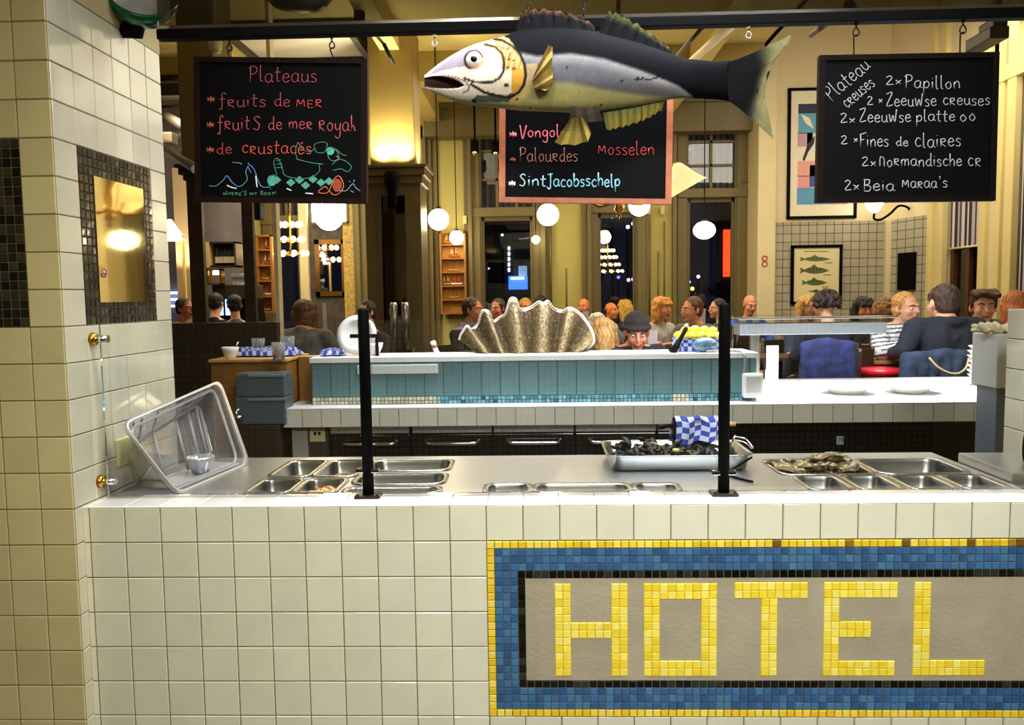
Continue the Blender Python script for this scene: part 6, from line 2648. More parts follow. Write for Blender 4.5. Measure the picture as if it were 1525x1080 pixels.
# bright opal panel behind the big globe
wl = thing('light_panel', 'bright white square light panel above the bronze framed wall mirror', 'wall light', tuple(at(490, 330, 8.4)))
p0, p1 = at(463, 290, 8.4), at(516, 330, 8.4)
b = MB()
b.box((p0.x, 8.4, p1.z), (p1.x, 8.44, p0.z), bev=.01)
b.build('diffuser', emis('panel_white', (255, 244, 220), 5.0), wl)
b = MB()
b.box((p1.x, 8.39, p1.z - .02), (p1.x + .03, 8.45, p0.z))
b.box((p0.x, 8.39, p1.z - .03), (p1.x + .03, 8.45, p1.z))
b.build('frame', M_FRAMEOL, wl)
# chandelier with bell shades behind the middle chalkboard
YK = 4.1
ch = thing('chandelier', 'brass chandelier with white bell shades hanging behind the middle chalkboard', 'chandelier', tuple(at(922, 328, YK)))
fc = at(922, 322, YK)
b = MB()
b.lathe([(.0001, fc.z - .035), (.008, fc.z - .02), (.02, fc.z), (.012, fc.z + .02), (.04, fc.z + .05), (.02, fc.z + .1), (.03, fc.z + .2), (.018, fc.z + .3), (.018, ZC)], (fc.x, YK, 0), 18)
b.build('stem', M_BRASS, ch)
for k, a in enumerate((0.05, 1.3, 2.6, 3.8, 5.1)):
    b = MB()
    d3 = Vector((math.cos(a), math.sin(a), 0))
    c0 = Vector((fc.x, YK, fc.z + .12))
    e = c0 + d3 * .44 + Vector((0, 0, .28))
    b.tube(spline([c0, c0 + d3 * .2 + Vector((0, 0, -.02)), c0 + d3 * .36 + Vector((0, 0, .2)), e], 6), .011, 8)
    arm_ = b.build('arm', M_BRASS, ch)
    b = MB()
    ax_ = (Vector((0, 0, -1)) + d3 * .55).normalized()
    M_ = ax_.to_track_quat('Z', 'Y').to_matrix()
    n_ = 30
    rg = []
    for r_, z_ in ((.02, 0), (.045, .02), (.075, .08), (.10, .14), (.135, .20), (.150, .215)):
        rg.append([e + M_ @ Vector((r_ * (1 + .10 * math.cos(6 * 2 * PI * j / n_) * z_ / .2) * math.cos(2 * PI * j / n_), r_ * (1 + .10 * math.cos(6 * 2 * PI * j / n_) * z_ / .2) * math.sin(2 * PI * j / n_), z_)) for j in range(n_)])
    b.rings(rg, True, True, False)
    b.build('bell_shade', emis('bell_glass', (255, 222, 160), .55), arm_)
# tiered bulb chandelier at the left window
def bulbs(px, pys, wid, Y, label, n, hang, r=.022, cat='chandelier', warm=(255, 226, 160), s=9.0):
    c = at(px, pys[0], Y)
    t = thing('bulb_chandelier', label, cat, tuple(at(px, pys[-1] + 6, Y)))
    mt = emis('bulb_%d' % warm[2], warm, s)
    for py, w in zip(pys, wid):
        z = at(px, py, Y).z
        R_ = w * mpp(Y)
        b = MB()
        b.tube([(c.x + R_ * math.cos(a), Y + R_ * .6 * math.sin(a), z) for a in [2 * PI * k / 24 for k in range(24)]], .009, 6, True)
        ring_ = b.build('brass_ring', M_BRASS, t)
        for k in range(n):
            a = 2 * PI * (k + .3) / n
            b = MB()
            b.sphere((c.x + R_ * math.cos(a), Y + R_ * .6 * math.sin(a), z + .02), r, 10, 7)
            b.build('bulb', mt, ring_)
    if hang:
        b = MB()
        b.tube([(c.x, Y, at(px, pys[-1], Y).z), (c.x, Y, ZC)], .01, 6)
        for py, w in zip(pys, wid):
            z = at(px, py, Y).z
            R_ = w * mpp(Y)
            for k in range(3):
                a = 2 * PI * k / 3
                b.tube([(c.x, Y, z + .05), (c.x + R_ * math.cos(a), Y + R_ * .6 * math.sin(a), z)], .006, 6)
        b.build('stem', M_BRASS, t)
    return t


bulbs(432, [337, 359, 380], [15, 19, 23], 7.6, 'tiered chandelier of warm bulbs in front of the left window', 9, True, .034)
# wall sconce by the right chalkboard
sc_ = thing('wall_sconce', 'black swan neck wall lamp with a white shade under the right chalkboard', 'wall lamp', tuple(at(1357, 314, 7.65)))
b = MB()
b.lathe([(.0001, 0), (.05, 0), (.045, .02), (.0001, .03)], at(1357, 314, 7.7), 16, Matrix.Rotation(PI / 2, 3, 'X'))
b.tube(spline([at(1356, 314, 7.65), at(1350, 308, 7.6), at(1338, 307, 7.6), at(1326, 318, 7.6), at(1312, 327, 7.6), at(1302, 326, 7.6), at(1302, 318, 7.6)], 6), .014, 8)
b.build('bracket', M_BLACK, sc_)
b = MB()
c = at(1302, 305, 7.6)
b.lathe([(.03, -.09), (.06, -.07), (.10, 0), (.115, .07), (.11, .09)], c, 24, None, True)
b.build('shade', emis('sconce_glass', (255, 240, 205), 7.0), sc_)
sd = thing('ceiling_spotlight', 'small bright spotlight under the ceiling left of the fish', 'spotlight', tuple(at(536, 47, 4.2)))
c = at(536, 47, 4.2)
b = MB()
b.cyl(c, c + Vector((0, 0, .2)), .045)
b.build('can', M_BLACK, sd)
b = MB()
b.sphere(c, .043, 16, 10, (1, 1, .4))
b.build('lens', emis('spot_lens', (255, 250, 240), 1.5), sd)
for px, py, lab in ((1275, 21, 'brilliant small spotlight above the black rail over the right chalkboard'),):
    c = at(px, py, 2.9)
    t = thing('ceiling_spotlight', lab, 'spotlight', tuple(c))
    b = MB()
    b.cyl(c + Vector((0, .03, 0)), c + Vector((0, .12, .1)), .035)
    b.tube([c + Vector((0, .12, .1)), Vector((c.x, c.y + .12, ZC))], .012, 8)
    b.build('can', M_BLACK, t)
    b = MB()
    b.sphere(c, .026, 14, 10)
    b.build('lens', emis('spot_lens_hot', (235, 240, 255), 40), t)

# ------------------------------------------------------------------ ceiling furniture
def bar(name, pts, r, m, label, cat, seg=8):
    b = MB()
    b.tube(pts, r, seg)
    return lone(b, name, m, label, cat)


def onc(px, py, z=ZC):
    return onz(px, py, z)


pf = thing('ceiling_panel', 'perforated white ceiling panel in a dark frame above the left chalkboard', 'ceiling panel', (0, 0, 0), org=(0, 0, 0))
c0, c1 = onc(408, 50, ZC - .1), onc(545, 84, ZC - .1)
xa_, xb_ = onc(470, 84, ZC - .1).x - .55, onc(545, 84, ZC - .1).x
ya_, yb_ = c1.y, c0.y
if ya_ > yb_:
    ya_, yb_ = yb_, ya_
b = MB()
b.box((xa_, ya_, ZC - .1), (xb_, yb_, ZC - .085))
b.build('perforated_sheet', mat('perforated', (214, 206, 190), .5, var=.12, vscale=90), pf)
b = MB()
b.box((xa_ - .06, yb_, ZC - .14), (xb_ + .06, yb_ + .06, ZC - .002))
b.box((xa_ - .06, ya_ - .06, ZC - .14), (xb_ + .06, ya_, ZC - .002))
b.box((xa_ - .06, ya_, ZC - .14), (xa_, yb_, ZC - .002))
b.box((xb_, ya_, ZC - .14), (xb_ + .06, yb_, ZC - .002))
b.build('frame', mat('dark_metal_frame', (50, 42, 34), .5), pf)
for k, (pa, pb, w, m_, lab) in enumerate((((500, 2, 3.75), (740, 100, 3.75), .05, M_CEIL, 'long pale ceiling rib running diagonally above the left chalkboard'),)):
    pass
pxs = [(-2.6, 'leftmost'), (-1.05, 'second'), (1.9, 'third')]
for x, w in pxs:
    b = MB()
    b.box((x - .09, .5, ZC - .22), (x + .09, YW - .01, ZC - .002), bev=.01)
    struct(b.build('beam', [M_CEIL]))
b = MB()
b.box((XLw, 3.0, ZC - .3), (2.55, 3.25, ZC - .001))
b.box((XLw, 6.0, ZC - .3), (2.55, 6.25, ZC - .001))
struct(b.build('beam', [mat('olive_beam', (170, 148, 80), .7)]))
bar('cable_tray', [at(232, 213, 4.6), at(292, 252, 3.2)], .035, M_STEEL, 'steel cable tray sloping behind the tiled pillar', 'cable tray')
bar('ceiling_pipe', [at(225, 56, 3.4), at(340, 53, 3.4)], .03, M_BLACK, 'dark ceiling rail with cables left of the left chalkboard', 'pipe')
bar('ceiling_pipe', [at(200, 118, 5.2), at(292, 115, 5.2)], .035, mat('dark_iron', (40, 36, 30), .45, .8), 'thin dark pipe crossing the gap beside the tiled pillar', 'pipe')
b = MB()
p0, p1 = at(200, 125, 5.6), at(300, 142, 5.6)
b.box((p0.x, 5.6, p1.z), (p1.x, 5.75, p0.z))
struct(b.build('beam', [mat('dark_beam', (44, 36, 24), .6)]))
bar('ceiling_pipe', [at(205, 160, 6.4), at(292, 158, 6.4)], .018, MATS['dark_iron'], 'thin black rail before the lavender wall', 'pipe')
bar('ceiling_pipe', [at(232, 165, 6.2), at(296, 200, 5.0)], .05, MATS['dark_beam'], 'dark sloping truss bar beside the left chalkboard', 'pipe')
bar('ceiling_pipe', [at(205, 203, 6.0), at(292, 202, 6.0)], .05, MATS['dark_beam'], 'dark truss bar, lower of those beside the tiled pillar', 'pipe')
b = MB()
c = at(252, 205, 5.6)
b.box((c.x - .08, 5.55, c.z - .06), (c.x + .05, 5.7, c.z + .05), bev=.02)
b.cyl((c.x - .05, 5.5, c.z - .02), (c.x - .1, 5.4, c.z - .08), .05)
lone(b, 'stage_light', mat('olive_iron', (70, 60, 34), .5), 'small dark stage light clamped beside the left chalkboard', 'light')
b = MB()
c = at(268, 212, 5.2)
b.box((c.x - .02, 5.2, c.z - .06), (c.x + .02, 5.22, c.z + .05))
lone(b, 'white_tag', mat('white_paper', (226, 224, 214), .7), 'white paper tag hanging by the stage light', 'tag')
for k, (a, c, r, lab) in enumerate((((548, 38, 3.4), (572, 66, 4.0), .012, 'thin chrome rod above the column, lower left end of the pair'), ((572, 66, 4.0), (586, 94, 4.2), .016, 'dark rod hanging from the chrome rod above the column'), ((1052, 34, 3.2), (1000, 92, 4.6), .014, 'thin steel cable behind the fish back'), ((1106, 24, 3.2), (1020, 100, 4.8), .03, 'pale perforated conduit sloping behind the fish tail'), ((1232, 34, 3.2), (1208, 52, 3.5), .02, 'short brown rod under the ceiling left of the right chalkboard'))):
    bar('ceiling_rod', [at(*a), at(*c)], r, [M_CHROME, MATS['dark_iron'], MATS['dark_iron'], M_CREAM, M_DARKWOOD][k], lab, 'rod')
sm = thing('smoke_detector', 'cream round smoke detector under the ceiling above the left chalkboard', 'detector', tuple(at(321, 80, 3.2)))
c = at(321, 78, 3.2)
b = MB()
b.lathe([(.0001, 0), (.035, 0), (.034, .01), (.03, .012), (.042, .02), (.048, .07), (.03, .09), (.0001, .09)], c, 22)
b.build('body', mat('cream_plastic2', (214, 196, 140), .4), sm)
b = MB()
b.box((c.x - .05, 3.15, c.z + .09), (c.x + .1, 3.25, c.z + .1))
b.tube([(c.x, 3.2, c.z + .09), (c.x, 3.2, ZC)], .012, 6)
b.build('mount', M_CREAM, sm)
cam2 = thing('wall_projector', 'dark box lamp on the wall above the right chalkboard corner', 'lamp', tuple(at(1478, 62, 3.0)))
p0, p1 = at(1462, 46, 3.0), at(1490, 64, 3.0)
b = MB()
b.box((p0.x, 2.9, p1.z), (p1.x, 3.2, p0.z), bev=.01)
b.build('case', mat('dark_olive_case', (44, 38, 24), .4), cam2)
b = MB()
b.box((p0.x + .03, 2.92, p0.z), (p1.x, 3.1, p0.z + .06), bev=.01)
b.tube([(p1.x - .02, 3.0, p0.z + .05), (p1.x + .02, 3.0, ZH)], .02, 8)
b.build('bracket', MATS['dark_olive_case'], cam2)
for px, py, lab in ((623, 205, 'small black spotlight left of the two beside the middle chalkboard'), (738, 228, 'small black spotlight against the left edge of the middle chalkboard'), (707, 227, 'small black spotlight over the first window')):
    c = at(px, py, 7.8)
    t = thing('track_spotlight', lab, 'spotlight', tuple(c))
    b = MB()
    b.cyl(c, c + Vector((0, .05, .14)), .05)
    b.tube([c + Vector((0, .05, .1)), c + Vector((0, .05, .9))], .015, 6)
    b.build('can', M_BLACK, t)
    b = MB()
    b.sphere(c, .035, 12, 8)
    b.build('lens', M_CHROME, t)

for px, py, lab in ((692, 327, 'small white box on the yellow wall above the right boat shelf'), (966, 313, 'small white box at the top of the conduit right of the middle window'), (987, 313, 'small white box on the conduit left of the red light window')):
    p0, p1 = at(px - 3, py - 6, YW - .1), at(px + 3, py + 6, YW - .1)
    b = MB()
    b.box((p0.x, YW - .10, p1.z), (p1.x, YW - .04, p0.z), bev=.008)
    lone(b, 'wall_box', mat('cream_plastic2'), lab, 'wall box')

# ------------------------------------------------------------------ green rimmed lamp on the pillar top
gr = thing('green_wall_lamp', 'round green glass lamp on a bracket above the tiled pillar', 'wall lamp', tuple(onx(205, 45, -0.98)))
c = at(210, 4, .42)
b = MB()
M_ = Matrix.Rotation(math.radians(58), 3, 'X') @ Matrix.Rotation(math.radians(24), 3, 'Y')
b.lathe([(.0001, -.05), (.05, -.045), (.09, -.02), (.107, .012), (.10, .02), (.0001, .02)], c, 36, M_)
b.build('glass_bowl', mat('white_gloss_glass', (190, 190, 196), .06, .4), gr)
b = MB()
b.lathe([(.085, -.035), (.108, -.004), (.116, .018), (.116, .05), (.105, .05), (.104, .018)], c, 40, M_, False)
b.build('green_rim', mat('green_glass', (16, 84, 50), .1, .2), gr)
b = MB()
c2 = onx(204, 48, -1.07)
b.tube([c2 + Vector((-.045, 0, .01)), c2, c2 + Vector((.03, .0, .06))], [.028, .026, .012], 14)
b.build('bracket', M_BLACK, gr)
bw = thing('black_bowl_lamp', 'black dome lamp seen from below at the top edge above the left chalkboard', 'pendant lamp', tuple(at(445, 10, .9)))
c = at(445, 14, .95)
b = MB()
b.lathe([(.0001, 0), (.06, .004), (.11, .02), (.135, .05), (.14, .08), (.0001, .09)], c, 36)
b.build('dome', mat('black_enamel', (18, 18, 20), .25), bw)
b = MB()
b.tube([c + Vector((0, 0, .08)), (c.x, c.y, ZC)], .01, 8)
b.build('cord', M_BLACK, bw)

# ------------------------------------------------------------------ night outside
def sign(px0, py0, px1, py1, Y, col, s, name, label, cat='lit sign'):
    p0, p1 = at(px0, py0, Y), at(px1, py1, Y)
    b = MB()
    b.box((p0.x, Y, p1.z), (p1.x, Y + .1, p0.z), bev=.02)
    return lone(b, name, emis('lit_%d_%d_%d' % col, col, s), label, cat)


b = MB()
b.box((-14, 9.5, -.6), (16, 34, -.5))
struct(b.build('ground', [mat('asphalt', (30, 30, 34), .6)]))
b = MB()
b.box((at(700, 300, 16.2).x, 16.1, -.5), (at(850, 300, 16.2).x, 19.0, 5.2))
struct(b.build('wall_far_building', [mat('far_facade', (40, 40, 52), .8, var=.2, vscale=1)]))
b = MB()
b.box((at(1066, 300, 10.6).x, 10.55, -.5), (at(1106, 300, 10.6).x, 10.7, 4.4))
struct(b.build('wall_far_annex', [mat('far_facade')]))
sign(757, 411, 786, 431, 16, (70, 130, 220), 1.6, 'shop_sign', 'blue lit sign seen through the first window')
sign(772, 396, 785, 412, 16, (140, 180, 210), .9, 'lit_window', 'pale lit shop window above the blue sign', 'lit window')
sign(760, 413, 781, 416, 15.9, (210, 230, 255), 3, 'sign_strip', 'white strip of lettering on the blue sign in the first window', 'lit strip')
b = MB()
p0, p1 = at(1077, 342, 10.5), at(1099, 412, 10.5)
rg = []
for k in range(9):
    z = p0.z + (p1.z - p0.z) * k / 8
    rg.append([(p0.x + (p1.x - p0.x) * i / 14, 10.5 + .03 * math.sin(i * 1.7), z) for i in range(15)])
b.rings(rg, False, False, False)
lone(b, 'red_curtain', emis('lit_red', (255, 84, 30), 1.5), 'red lit curtain seen through the right window', 'curtain')
b = MB()
p0, p1 = at(1066, 345, 10.4), at(1075, 420, 10.4)
b.box((p0.x, 10.48, p1.z), (p1.x, 10.549, p0.z))
lone(b, 'grey_drape', mat('grey_drape', (150, 146, 140), .8), 'pale drape beside the red lit curtain outside', 'drape')
for k, (px, py, r_, col, lab) in enumerate(((1024, 414, 3.5, (255, 70, 90), 'red traffic light seen low in the right window'), (1040, 412, 3, (230, 240, 255), 'white street light low in the right window'), (1031, 430, 3.5, (240, 230, 60), 'yellow light low in the right window'),
                                           (1088, 437, 4.5, (255, 170, 190), 'pink car light low in the right window'), (1026, 420, 3, (120, 190, 255), 'blue light beside the red one in the right window'), (935, 338, 3.4, (170, 220, 255), 'blue white lamp high in the middle window'),
                                           (943, 333, 3.4, (200, 235, 255), 'higher of the two blue white lamps in the middle window'), (912, 322, 3.6, (220, 230, 255), 'white lamp at the top left of the middle window'), (936, 417, 3.2, (255, 130, 190), 'pink light low in the middle window'), (943, 416, 3.2, (255, 160, 210), 'right pink light low in the middle window'), (921, 413, 3, (70, 80, 255), 'blue light low in the middle window'),
                                           (748, 350, 2.2, (220, 230, 240), 'small white light high in the first window'), (728, 400, 1.6, (200, 120, 240), 'violet light at the left of the first window'), (1456, 412, 4, (210, 225, 255), 'bright street lamp in the far right window'))):
    Y_ = 14 if k != 13 else None
    if Y_ is None:
        c = onx(px, py, XR + .9)
        mp_ = mpp(c.y)
    else:
        c = at(px, py, Y_)
        mp_ = mpp(Y_)
    b = MB()
    b.sphere(c, r_ * mp_ * .8, 12, 8)
    if True:
        b.mat_i = 1
        b.cyl((c.x, c.y + .05, -.5), (c.x, c.y + .05, c.z), .03, seg=8)
    o = lone(b, 'street_light', [emis('dot_%d_%d_%d' % col, col, 7.0), M_BLACK], lab, 'light', 'distant lights outside the windows')
for k in range(5):
    c = at(758, 370 + 8 * k, 16.08)
    b = MB()
    b.sphere(c, .03, 8, 6, (1, 1, 1.6))
    lone(b, 'street_light', emis('dot_w', (240, 240, 230), 4.0), 'one of the column of small white lights in the first window', 'light', 'vertical row of lights in the first window')
bulbs(905, [375, 385, 396, 406], [9, 13, 17, 22], 11.5, 'tiers of tiny bulbs outside, standing for a chandelier reflected in the middle window', 12, True, .028, 'lights', (255, 224, 150), 5.0)  # bulbs added outside to imitate a chandelier's reflection in the pane
b = MB()
c = at(1078, 452, 9.6)
for k in range(60):
    a = random.uniform(0, 6.28)
    e = random.uniform(.3, 1.3)
    d3 = Vector((math.cos(a) * .35, math.sin(a) * .25, .25 * e))
    p = Vector((c.x, 9.6, c.z + .05))
    n_ = Vector((-math.sin(a), math.cos(a), 0)) * .03
    b.setc(*random.choice([(34, 60, 26), (46, 74, 30), (24, 44, 20)]))
    b.poly([p, p + d3 * .55 + n_, p + d3 - Vector((0, 0, .06)), p + d3 * .55 - n_])
b.setc(50, 40, 30)
b.cyl((c.x, 9.6, -.5), (c.x, 9.6, c.z + .08), .05)
lone(b, 'potted_palm', M_VC, 'dark palm plant outside the right window', 'plant')

# ------------------------------------------------------------------ bar reflected in the left column's mirror, built as things behind it
YB = 6.6
bbx = lambda px, Y=YB: at(px, 400, Y).x
bbz = lambda py, Y=YB: at(330, py, Y).z
b = MB()
b.box((-4.8, 7.4, ZF), (X8(376, 400, 7.4), 7.45, ZC))
struct(b.build('wall_bar', [mat('bar_wall', (104, 98, 100), .7, var=.2, vscale=3)]))
bs = thing('bottle_shelf', 'dark bottle rack on the bar wall, a mirror reflection built behind the left column', 'shelf', (bbx(335), YB, bbz(398)))
b = MB()
x0, x1, z0, z1 = bbx(313), bbx(352), bbz(398), bbz(360)
b.box((x0, YB + .2, z0), (x1, YB + .22, z1))
b.box((x0, YB, z0), (x1, YB + .2, z0 + .02))
b.box((x0, YB, z1 - .02), (x1, YB + .2, z1))
b.box((x1 - .02, YB, z0), (x1, YB + .2, z1))
b.build('case', M_DARKWOOD, bs)
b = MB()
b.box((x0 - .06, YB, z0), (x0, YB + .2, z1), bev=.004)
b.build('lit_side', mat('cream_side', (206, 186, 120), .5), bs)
for k in range(7):
    x = x0 + .05 + (x1 - x0 - .1) * k / 6
    t = thing('wine_bottle', 'dark wine bottle with a pale label, number %s from the left in the bar rack' % ['one', 'two', 'three', 'four', 'five', 'six', 'seven'][k], 'bottle', (x, YB + .08, z0 + .022), group='wine bottles in the bar rack')
    b = MB()
    h = (z1 - z0) * .82
    b.lathe([(.0001, 0), (.022, 0), (.022, h * .55), (.018, h * .65), (.008, h * .74), (.008, h), (.0001, h)], (x, YB + .08, z0 + .022), 14)
    b.build('bottle_glass', mat('bottle_dark', (22, 30, 20), .1), t)
    b = MB()
    b.lathe([(.0225, h * .12), (.0225, h * .42)], (x, YB + .08, z0 + .022), 14, None, False)
    b.build('label', mat('label_cream', (220, 206, 180), .6), t)
b = MB()
b.box((bbx(309), YB + .1, bbz(446)), (bbx(364), YB + .6, bbz(424)), bev=.01)
fg = thing('bar_fridge', 'bar cooler with blue white lit doors behind the two seated guests', 'cooler', (bbx(335), YB + .3, bbz(470)))
b.build('top_case', MATS['dark_beam'], fg)
for px0, px1 in ((310, 323), (327, 344)):
    b = MB()
    b.box((bbx(px0), YB + .12, bbz(470)), (bbx(px1), YB + .14, bbz(432)))
    b.build('lit_door', emis('cooler_light', (150, 190, 255), 1.8), fg)
b = MB()
b.box((bbx(309), YB + .15, ZF), (bbx(364), YB + .6, bbz(446)))
b.build('body', M_BLACK, fg)
gc = thing('glass_case', 'small glass cabinet on the bar counter below the bottle rack', 'cabinet', (bbx(322), YB, bbz(424)))
b = MB()
x0, x1, z0, z1 = bbx(307), bbx(329), bbz(424), bbz(400)
for lo, hi in (((x0, YB, z0), (x0 + .02, YB + .1, z1)), ((x1 - .02, YB, z0), (x1, YB + .1, z1)), ((x0, YB, z1 - .02), (x1, YB + .1, z1)), ((x0, YB, z0), (x1, YB + .1, z0 + .015))):
    b.box(lo, hi)
b.build('frame', M_BRASS, gc)
b = MB()
b.box((x0 + .05, YB + .05, bbz(409)), (x0 + .11, YB + .08, bbz(402)))
b.build('lamp', emis('case_lamp', (255, 240, 220), 4), gc)
for k in range(10):
    x = bbx(332) + (bbx(361) - bbx(332)) * k / 9
    b = MB()
    z = bbz(424)
    b.lathe([(.0001, 0), (.02, 0), (.004, .01), (.004, .06), (.025, .08), (.028, .13), (.026, .13), (.02, .085), (.0001, .07)], (x, YB + .3, z), 12)
    lone(b, 'wine_glass', mat('bar_glass', (200, 200, 210), .1, .6), 'upright wine glass in the row on the bar cooler', 'glass', 'wine glasses on the bar cooler')
b = MB()
for k in range(3):
    zz = at(250, 438 + 10 * k, 7.2).z
    b.box((at(236, 440, 7.2).x, 7.3, zz), (at(261, 440, 7.2).x, 7.4, zz + .03))
lone(b, 'lit_shelf', emis('blue_strip', (190, 210, 255), 1.6), 'blue white lit shelf strips low behind the tiled pillar', 'lit shelf')
area('bar_light', (bbx(335), YB - 1.2, 3.4), .5, 16, WARM, (bbx(335), YB, 2.0), .5)
# ================================================================== GUESTS
import numpy as np
from mathutils import noise as mnoise


def ico(bm, c, r, M=None, sub=2):
    res = bmesh.ops.create_icosphere(bm, subdivisions=sub, radius=1.0)
    for v in res['verts']:
        p = Vector((v.co.x * r[0], v.co.y * r[1], v.co.z * r[2]))
        if M:
            p = M @ p
        v.co = Vector(c) + p


def caps(bm, p, q, r1, r2, seg=12):
    """closed tapered capsule"""
    p, q = Vector(p), Vector(q)
    t = q - p
    L = t.length
    if L < 1e-6:
        return ico(bm, p, (r1, r1, r1))
    t /= L
    a = Vector((0, 0, 1)) if abs(t.z) < .9 else Vector((1, 0, 0))
    u = t.cross(a).normalized()
    w = t.cross(u)
    rings = []
    prof_ = [(-math.sin(x) * r1, math.cos(x) * r1) for x in (1.2, .8, .4, 0)] + [(L + math.sin(x) * r2, math.cos(x) * r2) for x in (0, .4, .8, 1.2)]
    for d, r in prof_:
        rings.append([bm.verts.new(p + t * d + (u * math.cos(2 * PI * k / seg) + w * math.sin(2 * PI * k / seg)) * r) for k in range(seg)])
    for i in range(len(rings) - 1):
        for k in range(seg):
            m_ = (k + 1) % seg
            bm.faces.new((rings[i][k], rings[i][m_], rings[i + 1][m_], rings[i + 1][k]))
    bm.faces.new(rings[0][::-1])
    bm.faces.new(rings[-1])


JOBS = []


class Job:
    pass


def blob(bm, voxel, smooth=4, jitter=0.0, jscale=40.0):
    """melt overlapping closed forms into one continuous skin (all evaluated together in run_jobs)"""
    bmesh.ops.recalc_face_normals(bm, faces=bm.faces[:])
    me = bpy.data.meshes.new('raw')
    bm.to_mesh(me)
    bm.free()
    ob = bpy.data.objects.new('raw', me)
    COL.objects.link(ob)
    rm = ob.modifiers.new('r', 'REMESH')
    rm.mode = 'VOXEL'
    rm.voxel_size = voxel
    if smooth:
        sm = ob.modifiers.new('s', 'SMOOTH')
        sm.factor = .5
        sm.iterations = smooth
    j = Job()
    j.ob, j.raw, j.jit, j.js = ob, me, jitter, jscale
    JOBS.append(j)
    return j


def run_jobs():
    dg = bpy.context.evaluated_depsgraph_get()
    dg.update()
    done = [bpy.data.meshes.new_from_object(j.ob.evaluated_get(dg)) for j in JOBS]
    for j, m2 in zip(JOBS, done):
        if j.jit:
            nrm_ = [v.normal.copy() for v in m2.vertices]
            for v, nv in zip(m2.vertices, nrm_):
                v.co = v.co + nv * j.jit * (mnoise.noise(Vector((v.co.x * j.js, v.co.y * j.js, v.co.z * j.js * .45))) + .5 * mnoise.noise(v.co * j.js * 2.2))
        m2.polygons.foreach_set('use_smooth', [True] * len(m2.polygons))
        n = len(m2.vertices)
        co = np.empty(n * 3, dtype=np.float32)
        m2.vertices.foreach_get('co', co)
        cols = np.ones((n, 4), dtype=np.float32)
        cols[:, :3] = j.fn(co.reshape(-1, 3))
        ca = m2.color_attributes.new('Col', 'FLOAT_COLOR', 'POINT')
        ca.data.foreach_set('color', cols.ravel())
        m2.materials.clear()
        m2.materials.append(j.mt)
        m2.name = j.name
        o = j.ob
        o.modifiers.clear()
        o.data = m2
        bpy.data.meshes.remove(j.raw)


def paint(j, fn, mt):
    j.fn, j.mt = fn, mt


def add_part(name, j, parent):
    j.ob.name = j.name = name
    j.ob.parent = parent
    return j.ob


M_SKIN = mat('skin', rough=.5, vc=True, spec=.35)
M_HAIR = mat('hair', rough=.55, vc=True, bump=.5, bscale=140, stretch=(1, 1, .18))
M_CLOTH = mat('clothing', rough=.9, vc=True, bump=.12, bscale=120)
SKIN = (226, 168, 136)


def hand(bm, wrist, d, nrm, s=1.0):
    d = Vector(d).normalized()
    nrm = Vector(nrm)
    nrm = (nrm - d * nrm.dot(d)).normalized()
    side = d.cross(nrm)
    M_ = Matrix((side, d, nrm)).transposed()
    w = Vector(wrist)
    ico(bm, w + d * .045 * s, (.038 * s, .048 * s, .017 * s), M_)
    for k, (o, L) in enumerate(((-.028, .062), (-.010, .076), (.009, .072), (.027, .056))):
        a = w + d * .085 * s + side * o * s
        d1 = (d + side * o * 2.0 - nrm * .25).normalized()
        b_ = a + d1 * L * .52 * s
        d2 = (d1 - nrm * .65).normalized()
        c = b_ + d2 * L * .5 * s
        caps(bm, a - d * .012, b_, .0098 * s, .0088 * s, 8)
        caps(bm, b_, c, .0088 * s, .0072 * s, 8)
    a = w + d * .035 * s - side * .034 * s
    b_ = a + (d * .6 - side * .8 - nrm * .3).normalized() * .034 * s
    caps(bm, a, b_, .012 * s, .0105 * s, 8)
    caps(bm, b_, b_ + (d * .85 - side * .35 - nrm * .4).normalized() * .03 * s, .0105 * s, .008 * s, 8)


